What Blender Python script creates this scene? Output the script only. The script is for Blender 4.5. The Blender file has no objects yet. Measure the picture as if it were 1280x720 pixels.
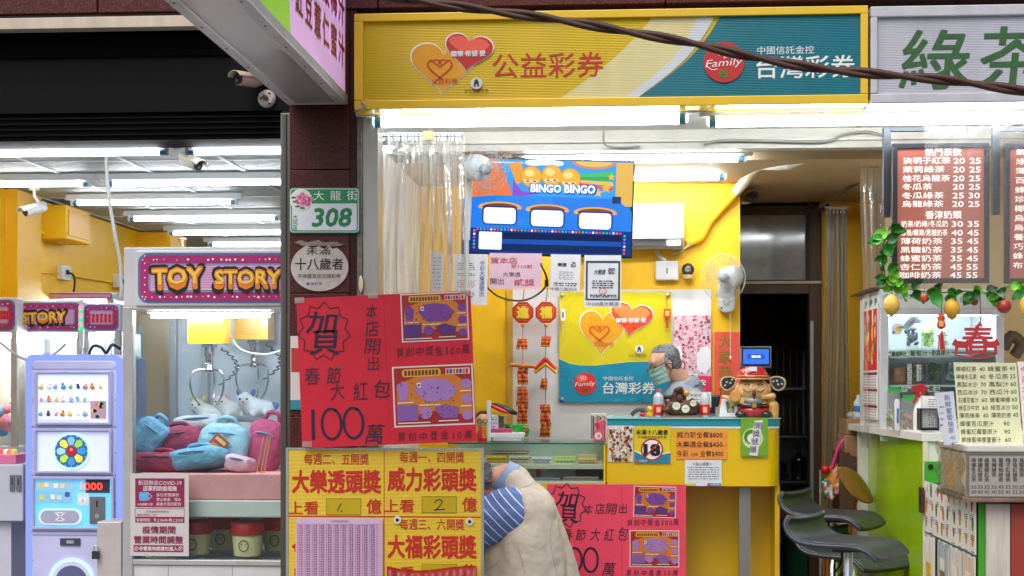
import bpy, math, random
from mathutils import Vector, Matrix, Euler
R = math.radians
random.seed(7)
SC = bpy.context.scene
COL = SC.collection

# ------------------------------------------------------------------ camera, sky, sun, exposure
FPX, HZ, CAMD, CAMZ, YAW = 1920.0, 480.0, 8.0, 1.45, R(3.9)
CAMX = CAMD * math.tan(YAW)
cam = bpy.data.cameras.new('camera')
cam.lens, cam.sensor_width = FPX / 1280 * 36, 36
cam.shift_y = (HZ - 360) / 1280
cam.clip_end = 3000
cam_o = bpy.data.objects.new('camera', cam)
cam_o.location = (CAMX, -CAMD, CAMZ)
cam_o.rotation_euler = (R(90), 0, YAW)
COL.objects.link(cam_o)
SC.camera = cam_o

SUN_EL, SUN_ROT = R(58), R(200)
w = bpy.data.worlds.new('World'); SC.world = w; w.use_nodes = True
nt = w.node_tree
sky = nt.nodes.new('ShaderNodeTexSky'); sky.sky_type = 'NISHITA'; sky.sun_disc = False
sky.sun_elevation = SUN_EL; sky.sun_rotation = SUN_ROT
sky.air_density = 1.0; sky.dust_density = 4.0
bg = nt.nodes['Background']; bg.inputs['Strength'].default_value = 0.115
nt.links.new(sky.outputs[0], bg.inputs['Color'])
sl = bpy.data.lights.new('sun', 'SUN'); sl.energy = 0.95; sl.angle = R(40); sl.color = (1, .97, .92)
so = bpy.data.objects.new('sun', sl); COL.objects.link(so)
so.rotation_euler = (R(38), 0, R(-22)); so.location = (4, -20, 20)
SC.view_settings.view_transform = 'Standard'
SC.view_settings.look = 'None'
SC.view_settings.exposure = 0.64
SC.view_settings.gamma = 1
SC.view_settings.use_curve_mapping = False
SC.cycles.use_denoising = True
SC.cycles.max_bounces = 8
SC.cycles.transparent_max_bounces = 24
SC.cycles.caustics_reflective = False
SC.cycles.caustics_refractive = False
TUBE = 62.0     # radiance of the fluorescent tubes

# ------------------------------------------------------------------ photo pixel -> point on the upright plane at depth Y
_f = Vector((-math.sin(YAW), math.cos(YAW), 0)); _r = Vector((math.cos(YAW), math.sin(YAW), 0))
CAMP = Vector((CAMX, -CAMD, CAMZ))
def ray(px, py): return _f * FPX + _r * (px - 640) + Vector((0, 0, HZ - py))
def P(px, py, Y):
    d = ray(px, py); return CAMP + d * ((Y + CAMD) / d.y)
def PX(px, py, X):
    d = ray(px, py); return CAMP + d * ((X - CAMX) / d.x)
def SCL(px, Y): return P(px + 1, HZ, Y).x - P(px, HZ, Y).x       # metres per pixel

# ------------------------------------------------------------------ materials
def lin(h):
    h = h.lstrip('#'); o = []
    for i in (0, 2, 4):
        c = int(h[i:i + 2], 16) / 255
        o.append(c / 12.92 if c <= .04045 else ((c + .055) / 1.055) ** 2.4)
    return (*o, 1)
MATS = {}
def M(key, hexc='808080', rough=.5, metal=0, var=.10, scale=6, bump=0, bscale=60, emit=0, coat=0, spec=.5, ribs=0, speck=None, streak=False, trans=0):
    if key in MATS: return MATS[key]
    m = bpy.data.materials.new(key); m.use_nodes = True; n = m.node_tree.nodes; l = m.node_tree.links
    b = n['Principled BSDF']; c = lin(hexc)
    b.inputs['Base Color'].default_value = c
    b.inputs['Roughness'].default_value = rough; b.inputs['Metallic'].default_value = metal
    b.inputs['Specular IOR Level'].default_value = spec
    if coat: b.inputs['Coat Weight'].default_value = coat; b.inputs['Coat Roughness'].default_value = .08
    if trans: b.inputs['Subsurface Weight'].default_value = trans; b.inputs['Subsurface Radius'].default_value = (.02, .01, .006)
    tc = n.new('ShaderNodeTexCoord'); src = tc.outputs['Object']
    if var:
        mp = n.new('ShaderNodeMapping'); l.new(src, mp.inputs[0])
        if streak: mp.inputs['Scale'].default_value = (1, 1, .12)
        no = n.new('ShaderNodeTexNoise'); no.inputs['Scale'].default_value = scale; no.inputs['Detail'].default_value = 6; no.inputs['Roughness'].default_value = .65
        l.new(mp.outputs[0], no.inputs['Vector'])
        mr = n.new('ShaderNodeMapRange'); mr.inputs[1].default_value = .3; mr.inputs[2].default_value = .7
        mr.inputs[3].default_value = 1 - var; mr.inputs[4].default_value = 1 + var * .5
        l.new(no.outputs[0], mr.inputs[0])
        mx = n.new('ShaderNodeMix'); mx.data_type = 'RGBA'; mx.blend_type = 'MULTIPLY'; mx.inputs[0].default_value = 1
        mx.inputs[6].default_value = c; l.new(mr.outputs[0], mx.inputs[7]); out = mx.outputs[2]
        if speck:
            v = n.new('ShaderNodeTexNoise'); v.inputs['Scale'].default_value = speck[1]; v.inputs['Detail'].default_value = 2
            l.new(src, v.inputs['Vector'])
            r2 = n.new('ShaderNodeMapRange'); r2.inputs[1].default_value = .56; r2.inputs[2].default_value = .68; l.new(v.outputs[0], r2.inputs[0])
            m2 = n.new('ShaderNodeMix'); m2.data_type = 'RGBA'; l.new(r2.outputs[0], m2.inputs[0]); l.new(out, m2.inputs[6]); m2.inputs[7].default_value = lin(speck[0]); out = m2.outputs[2]
        l.new(out, b.inputs['Base Color'])
        rr = n.new('ShaderNodeMapRange'); rr.inputs[3].default_value = max(0, rough - .08); rr.inputs[4].default_value = min(1, rough + .1)
        l.new(no.outputs[0], rr.inputs[0]); l.new(rr.outputs[0], b.inputs['Roughness'])
    h = None
    if bump:
        nb = n.new('ShaderNodeTexNoise'); nb.inputs['Scale'].default_value = bscale; nb.inputs['Detail'].default_value = 4; l.new(src, nb.inputs['Vector'])
        bp = n.new('ShaderNodeBump'); bp.inputs['Strength'].default_value = bump; bp.inputs['Distance'].default_value = .01
        l.new(nb.outputs[0], bp.inputs['Height']); h = bp
    if ribs:
        wv = n.new('ShaderNodeTexWave'); wv.bands_direction = 'Z'; wv.inputs['Scale'].default_value = ribs; l.new(src, wv.inputs['Vector'])
        b2 = n.new('ShaderNodeBump'); b2.inputs['Strength'].default_value = .35; b2.inputs['Distance'].default_value = .004
        l.new(wv.outputs[0], b2.inputs['Height'])
        if h: l.new(h.outputs[0], b2.inputs['Normal'])
        h = b2
    if h: l.new(h.outputs[0], b.inputs['Normal'])
    if emit:
        b.inputs['Emission Color'].default_value = c; b.inputs['Emission Strength'].default_value = emit
    MATS[key] = m; return m
def EM(key, hexc, s):
    m = M(key, hexc, .4, var=0, emit=s)
    m.node_tree.nodes['Principled BSDF'].inputs['Specular IOR Level'].default_value = .12
    if s > .6: m.node_tree.nodes['Principled BSDF'].inputs['Base Color'].default_value = (.02, .02, .02, 1)
    return m
def CLEAR(key, tint='ffffff', milky=.06, gloss=.10, rough=.06, bump=0, bscale=20):
    """thin clear sheet: mostly see-through, some sheen, a little milky"""
    if key in MATS: return MATS[key]
    m = bpy.data.materials.new(key); m.use_nodes = True; n = m.node_tree.nodes; l = m.node_tree.links
    n.remove(n['Principled BSDF']); out = n['Material Output']
    t = n.new('ShaderNodeBsdfTransparent'); t.inputs[0].default_value = lin(tint)
    g = n.new('ShaderNodeBsdfGlossy'); g.inputs['Roughness'].default_value = rough
    d = n.new('ShaderNodeBsdfDiffuse'); d.inputs[0].default_value = lin('eef0f0'); tr = n.new('ShaderNodeBsdfTranslucent'); tr.inputs[0].default_value = lin('eef0f0')
    dt = n.new('ShaderNodeMixShader'); l.new(d.outputs[0], dt.inputs[1]); l.new(tr.outputs[0], dt.inputs[2])
    a = n.new('ShaderNodeMixShader'); b = n.new('ShaderNodeMixShader')
    a.inputs[0].default_value = milky; l.new(t.outputs[0], a.inputs[1]); l.new(dt.outputs[0], a.inputs[2])
    lw = n.new('ShaderNodeLayerWeight'); lw.inputs[0].default_value = gloss
    mn = n.new('ShaderNodeMath'); mn.operation = 'MINIMUM'; mn.inputs[1].default_value = .42; l.new(lw.outputs['Fresnel'], mn.inputs[0])
    if bump:
        tc = n.new('ShaderNodeTexCoord'); nb = n.new('ShaderNodeTexNoise'); nb.inputs['Scale'].default_value = bscale; nb.inputs['Detail'].default_value = 3
        l.new(tc.outputs['Object'], nb.inputs['Vector'])
        bp = n.new('ShaderNodeBump'); bp.inputs['Strength'].default_value = bump; bp.inputs['Distance'].default_value = .02; l.new(nb.outputs[0], bp.inputs['Height'])
        l.new(bp.outputs[0], g.inputs['Normal'])
    l.new(mn.outputs[0], b.inputs[0]); l.new(a.outputs[0], b.inputs[1]); l.new(g.outputs[0], b.inputs[2]); l.new(b.outputs[0], out.inputs[0])
    MATS[key] = m; return m
def C(hexc, rough=.55, **k):
    """a plain paint or ink colour"""
    kk = 'ink_%s_%s_%s' % (hexc, rough, '_'.join('%s%s' % i for i in sorted(k.items())))
    return M(kk, hexc, rough, **{**dict(var=.06, scale=12), **k})

# ------------------------------------------------------------------ mesh collector
class MB:
    def __init__(s): s.v = []; s.f = []; s.m = []; s.sm = []; s.mats = []; s.M = None
    def mi(s, m):
        if isinstance(m, str): m = C(m)
        if m not in s.mats: s.mats.append(m)
        return s.mats.index(m)
    def add(s, vs, fs, m, smooth=False):
        o = len(s.v); i = s.mi(m)
        if s.M is not None: vs = [s.M @ Vector(v) for v in vs]
        s.v += [tuple(v) for v in vs]
        for f in fs: s.f.append([a + o for a in f]); s.m.append(i); s.sm.append(smooth)
        return s
    # -- turn the following additions about a photo point at depth Y (degrees clockwise in the picture)
    def roll(s, px, py, Y, deg, tilt=0, yaw=0):
        c = P(px, py, Y)
        s.M = Matrix.Translation(c) @ Euler((R(tilt), R(deg), R(yaw))).to_matrix().to_4x4() @ Matrix.Translation(-c); return s
    def frame(s, o, u, back):
        u = Vector(u).normalized(); b = Vector(back).normalized(); z = u.cross(b)
        s.M = Matrix.Translation(Vector(o)) @ Matrix((u, b, z)).transposed().to_4x4(); return s
    def flat(s): s.M = None; return s
    def box(s, x0, x1, y0, y1, z0, z1, m):
        x0, x1 = sorted((x0, x1)); y0, y1 = sorted((y0, y1)); z0, z1 = sorted((z0, z1))
        v = [(x, y, z) for x in (x0, x1) for y in (y0, y1) for z in (z0, z1)]
        return s.add(v, [(0, 1, 3, 2), (4, 6, 7, 5), (0, 4, 5, 1), (2, 3, 7, 6), (0, 2, 6, 4), (1, 5, 7, 3)], m)
    def rect(s, x0, y0, x1, y1, Y, t, m):
        a = P(x0, (y0 + y1) / 2, Y); b = P(x1, (y0 + y1) / 2, Y); c = P((x0 + x1) / 2, y0, Y); d = P((x0 + x1) / 2, y1, Y)
        return s.box(a.x, b.x, Y, Y + t, d.z, c.z, m)
    def rim(s, x0, y0, x1, y1, Y, t, wd, m):
        s.rect(x0, y0, x1, y0 + wd, Y, t, m); s.rect(x0, y1 - wd, x1, y1, Y, t, m)
        s.rect(x0, y0 + wd, x0 + wd, y1 - wd, Y, t, m); return s.rect(x1 - wd, y0 + wd, x1, y1 - wd, Y, t, m)
    def prism(s, pts, Y, t, m, smooth=False):
        """pts (x,z) in metres"""
        n = len(pts); v = [(x, Y, z) for x, z in pts] + [(x, Y + t, z) for x, z in pts]
        ar = sum(pts[i][0] * pts[(i + 1) % n][1] - pts[(i + 1) % n][0] * pts[i][1] for i in range(n))
        o = list(range(n)); 
        if ar < 0: o.reverse()
        f = [o, [a + n for a in reversed(o)]] + [[o[i], o[i] + n, o[(i + 1) % n] + n, o[(i + 1) % n]] for i in range(n)]
        return s.add(v, f, m, smooth)
    def poly(s, pts, Y, t, m): return s.prism([(P(x, y, Y).x, P(x, y, Y).z) for x, y in pts], Y, t, m)
    def rrect(s, x0, y0, x1, y1, r, Y, t, m, k=5):
        pts = []
        for cx, cy, a in ((x1 - r, y0 + r, -90), (x1 - r, y1 - r, 0), (x0 + r, y1 - r, 90), (x0 + r, y0 + r, 180)):
            for i in range(k + 1): b = R(a + 90 * i / k); pts.append((cx + r * math.cos(b), cy + r * math.sin(b)))
        return s.poly(pts, Y, t, m)
    def disc(s, px, py, r, Y, t, m, ry=None, k=24, a0=0, a1=360):
        full = abs(a1 - a0) >= 360; pts = [(px + r * math.cos(R(a0 + (a1 - a0) * i / k)), py + (ry or r) * math.sin(R(a0 + (a1 - a0) * i / k))) for i in range(k if full else k + 1)]
        if not full: pts.append((px, py))
        return s.poly(pts, Y, t, m)
    def heart(s, x0, y0, x1, y1, Y, t, m, rot=0):
        pts = []; cx, cy = (x0 + x1) / 2, (y0 + y1) / 2
        for i in range(48):
            a = 2 * math.pi * i / 48; x = 16 * math.sin(a) ** 3; y = -(13 * math.cos(a) - 5 * math.cos(2 * a) - 2 * math.cos(3 * a) - math.cos(4 * a))
            x = x / 32 * (x1 - x0); y = (y - 2.5) / 29 * (y1 - y0); c, q = math.cos(R(rot)), math.sin(R(rot)); pts.append((cx + x * c - y * q, cy + x * q + y * c))
        return s.poly(pts, Y, t, m)
    def stroke(s, pts, wd, Y, m, t=.0012, taper=False, sub=1):
        """flat ribbon along photo points"""
        q = [Vector(p) for p in pts]
        if sub > 1: q = spline(q, sub)
        L, Rr = [], []; n = len(q)
        for i, p in enumerate(q):
            d = (q[min(i + 1, n - 1)] - q[max(i - 1, 0)]); d = d.normalized() if d.length else Vector((1, 0)); k = Vector((-d.y, d.x))
            ww = wd / 2 * ((.35 + .65 * math.sin(math.pi * (i + .5) / n)) if taper else 1); L.append(p + k * ww); Rr.append(p - k * ww)
        for i in range(n - 1): s.poly([L[i], L[i + 1], Rr[i + 1], Rr[i]], Y, t, m)
        return s
    def text(s, txt, px, py, h, Y, m, w=None, bold=0, sp=1, vert=False, rot=0, skew=0, em=False, align='c', t=.0012, fix=False):
        k = SCL(px, Y); c = P(px, py, Y)
        return s.textm(txt, c.x, c.z, h * k, Y, m, w * k if w else None, bold, sp, vert, rot, skew, em, align, t)
    def textm(s, txt, x, z, h, Y, m, w=None, bold=0, sp=1, vert=False, rot=0, skew=0, em=False, align='c', t=.0012):
        if vert:
            step = h if not w else w / len(txt)
            for i, ch in enumerate(txt): s.textm(ch, x, z + step * (len(txt) / 2 - .5 - i), h, Y, m, None, bold, 1, False, rot, skew, True, 'c', t)
            return s
        c = bpy.data.curves.new('t', 'FONT'); c.body = txt; c.size = 1; c.offset = min(bold, 0) * .5; c.space_character = sp; c.resolution_u = 2
        o = bpy.data.objects.new('t', c); me = o.to_mesh()
        vs = [v.co.copy() for v in me.vertices]; fs = [list(p.vertices) for p in me.polygons]
        o.to_mesh_clear(); bpy.data.objects.remove(o); bpy.data.curves.remove(c)
        if not vs: return s
        x0, x1 = min(v.x for v in vs), max(v.x for v in vs); y0, y1 = min(v.y for v in vs), max(v.y for v in vs)
        if em: y0, y1 = -.09, .85
        sy = h / max(y1 - y0, .01); sx = (w / (x1 - x0)) if w else sy
        cx = {'c': (x0 + x1) / 2, 'l': x0, 'r': x1}[align]; cy = (y0 + y1) / 2; cr, sr = math.cos(R(-rot)), math.sin(R(-rot)); out = []
        for v in vs:
            a = (v.x - cx) * sx; b = (v.y - cy) * sy; a += b * skew
            out.append((x + a * cr - b * sr, Y - t, z + a * sr + b * cr))
        s.add(out, fs, m)
        if bold > 0:
            k = bold * .8; ds = ((k, k), (-k, k), (k, -k), (-k, -k)) if bold < .03 else ((k, k), (-k, k), (k, -k), (-k, -k), (1.3 * k, 0), (-1.3 * k, 0), (0, 1.3 * k), (0, -1.3 * k))
            for j, (dx, dz) in enumerate(ds): s.add([(a + dx * sx, b + .00012 * (j + 1), q + dz * sy) for a, b, q in out], fs, m)
        return s
    def tube(s, pts, r, m, seg=8, cap=True, sub=1):
        q = [Vector(p) for p in pts]
        if sub > 1: q = spline(q, sub)
        n = len(q); rs = r if isinstance(r, (list, tuple)) else [r] * n
        if len(rs) != n: rs = [rs[0] + (rs[-1] - rs[0]) * i / (n - 1) for i in range(n)]
        v = []; up = None
        for i, p in enumerate(q):
            d = (q[min(i + 1, n - 1)] - q[max(i - 1, 0)]).normalized()
            if up is None: up = Vector((0, 0, 1)) if abs(d.z) < .9 else Vector((1, 0, 0))
            a = d.cross(up).normalized(); b = a.cross(d).normalized(); up = b
            for k in range(seg): t = 2 * math.pi * k / seg; v.append(p + (a * math.cos(t) + b * math.sin(t)) * rs[i])
        f = [[i * seg + k, i * seg + (k + 1) % seg, (i + 1) * seg + (k + 1) % seg, (i + 1) * seg + k] for i in range(n - 1) for k in range(seg)]
        s.add(v, f, m, True)
        if cap: s.add(v[:seg], [list(range(seg))[::-1]], m); s.add(v[-seg:], [list(range(seg))], m)
        return s
    def lathe(s, prof, o, m, axis=(0, 0, 1), seg=20, smooth=True):
        o = Vector(o); ax = Vector(axis).normalized(); a = ax.cross(Vector((0, 1, 0)) if abs(ax.y) < .9 else Vector((1, 0, 0))).normalized(); b = ax.cross(a)
        v = [o + ax * h + (a * math.cos(2 * math.pi * k / seg) + b * math.sin(2 * math.pi * k / seg)) * max(r, .0003) for r, h in prof for k in range(seg)]
        n = len(prof); f = [[i * seg + k, i * seg + (k + 1) % seg, (i + 1) * seg + (k + 1) % seg, (i + 1) * seg + k] for i in range(n - 1) for k in range(seg)]
        s.add(v, f, m, smooth); s.add(v[:seg], [list(range(seg))[::-1]], m); return s.add(v[-seg:], [list(range(seg))], m)
    def ell(s, c, r, m, rot=(0, 0, 0), seg=14, rings=9):
        c = Vector(c); r = (r, r, r) if isinstance(r, (int, float)) else r; E = Euler([R(a) for a in rot]).to_matrix(); v = []
        for i in range(rings + 1):
            t = math.pi * i / rings
            for k in range(seg): p = 2 * math.pi * k / seg; v.append(c + E @ Vector((r[0] * math.sin(t) * math.cos(p), r[1] * math.sin(t) * math.sin(p), r[2] * math.cos(t))))
        f = [[i * seg + k, (i + 1) * seg + k, (i + 1) * seg + (k + 1) % seg, i * seg + (k + 1) % seg] for i in range(rings) for k in range(seg)]
        return s.add(v, f, m, True)
    def cap(s, p0, r0, p1, r1, m):
        p0, p1 = Vector(p0), Vector(p1); d = (p1 - p0); L = d.length; prof = []
        for i in range(7): a = R(-90 + 90 * i / 6); prof.append((r0 * math.cos(a), r0 * math.sin(a)))
        for i in range(7): a = R(90 * i / 6); prof.append((r1 * math.cos(a), L + r1 * math.sin(a)))
        return s.lathe(prof, p0, m, d if L > 1e-6 else (0, 0, 1), 16)
    def chain(s, pts, m):
        for (a, ra), (b, rb) in zip(pts, pts[1:]): s.cap(a, ra, b, rb, m)
        return s
    def sheet(s, fn, nu, nv, m, smooth=True):
        v = [fn(i / nu, j / nv) for j in range(nv + 1) for i in range(nu + 1)]
        f = [[j * (nu + 1) + i, j * (nu + 1) + i + 1, (j + 1) * (nu + 1) + i + 1, (j + 1) * (nu + 1) + i] for j in range(nv) for i in range(nu)]
        return s.add(v, f, m, smooth)
    def build(s, name, root=None, bev=0, remesh=0, soft=8, sub=0, solid=0, wrinkle=0):
        me = bpy.data.meshes.new(name)
        if root is not None:
            base = Vector((0, 0, 0)); p = root
            while p is not None: base += Vector(p.location); p = p.parent
        else:
            xs, ys, zs = zip(*s.v); base = Vector(((min(xs) + max(xs)) / 2, (min(ys) + max(ys)) / 2, min(zs)))
        me.from_pydata([Vector(v) - base for v in s.v], [], s.f)
        for m in s.mats: me.materials.append(m)
        me.polygons.foreach_set('material_index', s.m); me.polygons.foreach_set('use_smooth', s.sm); me.update()
        o = bpy.data.objects.new(name, me); COL.objects.link(o)
        if root is not None: o.parent = root
        else: o.location = base
        if solid: q = o.modifiers.new('solid', 'SOLIDIFY'); q.thickness = solid; q.offset = 0
        if remesh:
            q = o.modifiers.new('remesh', 'REMESH'); q.mode = 'VOXEL'; q.voxel_size = remesh; q.use_smooth_shade = True
            q = o.modifiers.new('smooth', 'SMOOTH'); q.iterations = soft; q.factor = .5
        for wk in ([wrinkle] if isinstance(wrinkle, tuple) else wrinkle or []):
            tx = bpy.data.textures.new('wrinkle', 'CLOUDS'); tx.noise_scale = wk[1]
            q = o.modifiers.new('wrinkle', 'DISPLACE'); q.texture = tx; q.strength = wk[0]; q.texture_coords = 'LOCAL'
        if sub: q = o.modifiers.new('sub', 'SUBSURF'); q.levels = q.render_levels = sub
        if bev: q = o.modifiers.new('bevel', 'BEVEL'); q.width = bev; q.segments = 2; q.limit_method = 'ANGLE'; q.angle_limit = R(50)
        return o
def spline(q, k):
    out = []
    for i in range(len(q) - 1):
        p0, p1, p2, p3 = q[max(i - 1, 0)], q[i], q[i + 1], q[min(i + 2, len(q) - 1)]
        for j in range(k):
            t = j / k; out.append(.5 * ((2 * p1) + (p2 - p0) * t + (2 * p0 - 5 * p1 + 4 * p2 - p3) * t * t + (3 * p1 - p0 - 3 * p2 + p3) * t ** 3))
    return out + [q[-1]]
def thing(name, label, cat, loc, group=None):
    o = bpy.data.objects.new(name, None); COL.objects.link(o); o.location = loc; o.empty_display_size = .1
    return tag(o, label, cat, group)
def tag(o, label, cat, group=None):
    o['label'] = label; o['category'] = cat
    if group: o['group'] = group
    return o
def struct(name, mb, **k):
    o = mb.build(name, **k); o['kind'] = 'structure'; return o
KIDS = {}
def dup(root, loc, label=None, rotz=None, scale=None):
    kids = [o for o in COL.objects if o.parent == root]
    r = root.copy(); COL.objects.link(r); r.location = loc
    if label: r['label'] = label
    if rotz is not None: r.rotation_euler = (0, 0, rotz)
    if scale: r.scale = scale
    for k in kids:
        c = k.copy(); COL.objects.link(c); c.parent = r
        for g in [o for o in COL.objects if o.parent == k]:
            d = g.copy(); COL.objects.link(d); d.parent = c
    return r

# ------------------------------------------------------------------ shared materials
GRANITE = M('maroon_granite', '4c2220', .35, var=.3, scale=30, speck=('7a4a42', 160), spec=.25)
STEEL = M('worn_steel', '757067', .38, metal=.85, var=.3, scale=10, streak=True)
ALU = M('aluminium', 'b9bcc0', .35, metal=.7, var=.12, scale=8)
WHITE = M('white_paint', 'dedfdd', .45, var=.06, scale=5)
DIRTY = M('dirty_white_paint', 'cfccc2', .5, var=.2, scale=5, streak=True)
CREAM = M('cream_paint', 'd8cfb4', .5, var=.15, scale=6)
YWALL = M('yellow_wall_paint', 'f7c004', .55, var=.13, scale=2.2, streak=True, bump=.15, bscale=40)
YSIGN = M('yellow_sign_film', 'e8be06', .3, var=.08, scale=5, coat=.3)
BLACK = M('black_plastic', '121315', .35, var=.1)
DARK = M('dark_grey_paint', '0f1010', .6, spec=.12, var=.25, scale=4, streak=True)
GLASS = CLEAR('thin_glass', 'f4fbfa', .015, .12, .02)
PLASTIC = CLEAR('clear_pvc', 'fbfbf8', .2, .22, .12, .3, 14); MILKY = CLEAR('cloudy_pvc', 'f6f6f2', .42, .2, .14, .3, 14)
LAMP = EM('fluorescent_tube', 'f6faff', TUBE); LAMPF = EM('front_tube', 'f6faff', 20); LAMPA = EM('arcade_tube', 'f2f7ff', 22)
LBLUE = M('lamp_end_blue', '5aa0c8', .4)
WOOD = M('dark_wood', '5b4330', .5, var=.3, scale=20, streak=True)
PAPER = M('white_paper', 'e6e6e2', .7, var=.04)
GOLD = M('gold_paint', 'd79a2b', .3, metal=.5, var=.15, scale=20)
# ------------------------------------------------------------------ ground, floors, ceilings
def X(px, Y): return P(px, HZ, Y).x
def Z(py, Y, px=640): return P(px, py, Y).z
b = MB(); b.box(-400, 400, -400, 400, -.2, -.02, M('asphalt', '3d3e40', .85, var=.3, scale=3, bump=.4)); struct('ground', b)
b = MB(); b.box(-12, 12, -2.2, 12, -.02, .0, M('pavement_tiles', '8d8a86', .7, var=.25, scale=5)); struct('pavement', b)
b = MB(); b.box(-5.6, -1.05, .3, 7.8, .0, .02, M('arcade_floor_tile', '8e8f92', .35, var=.15, scale=4)); struct('arcade_floor', b)
b = MB(); b.box(-.9, 4.2, .1, 7.2, .0, .02, M('brown_floor', '6a5340', .6, var=.3, scale=12, bump=.2)); struct('shop_floor', b)

# left arcade ceiling with its grid of bars
ACZ = 2.82
b = MB(); tile = M('ceiling_tile', 'a4aeaf', .6, var=.12, scale=14, bump=.2, bscale=90)
b.box(-5.6, -1.05, .45, 7.8, ACZ, ACZ + .06, tile)
bar = M('ceiling_bar', 'b9bfc0', .4, var=.05)
for i in range(8): b.box(-4.9 + i * .61, -4.875 + i * .61, .46, 7.75, ACZ - .008, ACZ + .01, bar)
for i in range(12): b.box(-5.55, -1.1, .6 + i * .61, .625 + i * .61, ACZ - .006, ACZ + .012, bar)
o = struct('arcade_ceiling', b)
SCZ = 2.745
b = MB(); b.box(-.9, 4.2, .70, .95, SCZ + .1, SCZ + .16, WHITE); b.box(-.9, 4.2, .95, 3.35, SCZ, SCZ + .16, M('shop_ceiling', 'cdb893', .6, var=.12, scale=3)); struct('shop_ceiling', b)

# building mass over the shops, so nothing is open to the sky behind the signs
b = MB(); b.box(-7, 7, .02, 9, 3.75, 7.5, M('upper_wall', 'a89f94', .8, var=.2, scale=2)); b.box(-7, 7, .32, .5, 3.02, 3.75, M('upper_wall'))
b.box(-7, 7, .5, 9, 3.3, 3.75, M('upper_wall'))
tag(b.build('upper_storey_wall'), 'plain upper wall of the building above the two shops', 'wall')
b = MB(); GY = -.02
gz0 = Z(14, 0); 
for i in range(7):
    b.box(-5.2 + i * 1.5, -3.706 + i * 1.5, GY, .3, 3.42, 3.75, GRANITE)
tag(b.build('granite_lintel', bev=.004), 'speckled maroon granite band along the top above both signs', 'lintel')
b = MB(); b.box(X(-200, 0), X(262, 0), .0, .3, Z(22, 0, 120), 3.419, C('2c1a18', .5)); b.box(X(-200, 0), X(262, 0), -.03, .06, Z(36.5, 0, 120), Z(22.5, 0, 120), M('cream_rail', 'c9bfa6', .45, var=.2, scale=8, streak=True))
tag(b.build('cream_rail', bev=.003), 'long cream metal rail above the black shutter housing', 'rail')

# pillar between the shops
pr = thing('granite_pillar', 'maroon granite pillar between the arcade and the lottery shop', 'pillar', (X(404, 0), .2, 0))
b = MB(); z0 = 0
for z1 in (.62, 1.28, 1.93, 2.58, 3.42): b.box(X(362, 0), X(437, 0), 0, .5, z0, z1 - .004, GRANITE); z0 = z1
b.build('granite_slabs', pr, bev=.003)
b = MB(); b.box(X(437.3, 0), X(446, 0), .004, .5, 0, 3.42, M('granite_edge', '381a18', .35, spec=.25, var=.2, scale=30))
b.build('granite_edge', pr, bev=.002)
b = MB(); b.box(X(349, 0), X(361.6, 0), .03, .16, 0, Z(140, 0, 355), STEEL); b.box(X(353, 0), X(357, 0), .02, .03, 0, Z(142, 0, 355), M('steel_groove', '5d5c58', .4, metal=.7))
tag(b.build('steel_door_jamb', bev=.002), 'worn steel shutter track on the arcade side of the granite pillar', 'jamb')
jr = thing('steel_shop_jamb', 'scuffed pale steel jamb on the lottery shop side of the pillar', 'jamb', (X(459, 0), .1, 0))
b = MB(); b.box(X(446.3, 0), X(452, 0), .0, .08, 0, Z(143, 0, 450), M('flaking_paint', '7a766e', .7, var=.5, scale=25)); b.build('flaking_edge', jr)
b = MB(); b.box(X(452.4, 0), X(472, 0), .02, .2, 0, Z(140, 0, 460), M('jamb_steel', 'b5b3ad', .32, metal=.75, var=.2, scale=6, streak=True)); b.build('steel_face', jr, bev=.003)

# shutter housing of the arcade
sr = thing('rolling_shutter', 'black rolled-up shutter housing over the claw machine arcade', 'shutter', (X(150, 0), .3, Z(175, .2)))
b = MB(); b.box(-5.2, X(362, .1), .10, .35, Z(70, .1, 180), Z(37, .1, 180), M('shutter_black', '040404', .8, spec=.08, var=.2)); b.build('top_box', sr)
b = MB(); b.box(-5.2, X(362, .1), .12, .44, Z(140, .12, 180), Z(69, .12, 180), DARK); b.build('cover_panel', sr)
b = MB(); b.box(-5.2, X(350, .1), .14, .42, Z(175, .14, 180), Z(140, .14, 180), M('shutter_black'))
for i in range(4): b.box(-5.2, X(350, .1), .132, .139, Z(148 + i * 7, .14, 180), Z(146 + i * 7, .14, 180), M('shutter_rib', '0c0b0a', .6, spec=.1))
b.build('bottom_bar', sr)

# walls of the arcade
LWX = P(80, 262, 3.6).x
b = MB(); b.box(LWX - .15, LWX, 1.2, 7.8, 0, ACZ - .01, YWALL)
tag(b.build('arcade_side_wall'), 'yellow side wall of the arcade carrying conduit and a square box', 'wall')
b = MB(); b.box(LWX - .8, X(22, 2.45), 2.45, 2.9, 0, ACZ - .01, M('yellow_pier_paint', 'f2b606', .55, var=.07, scale=3))
tag(b.build('yellow_pier', bev=.004), 'yellow pier at the left edge beside the hanging white camera', 'pier')
b = MB(); b.box(LWX, X(213, 5.4), 5.4, 5.9, 0, ACZ - .02, M('yellow_block_paint', 'f0b204', .55, var=.07, scale=3))
tag(b.build('yellow_pier', bev=.004), 'yellow block deep in the arcade just left of the big machine header', 'pier')
b = MB(); b.box(-5.6, -.9, 7.6, 7.8, 0, ACZ, M('arcade_back_paint', 'c9cdd0', .6, var=.1)); tag(b.build('arcade_back_wall'), 'pale back wall of the claw machine arcade', 'wall')
b = MB(); b.box(X(362, 0) + .02, X(437, 0) - .05, .502, 7.7, 0, 3.3, M('party_wall_paint', 'd8d8d4', .6, var=.1)); tag(b.build('party_wall'), 'pale wall dividing the arcade from the lottery shop', 'wall')
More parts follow.
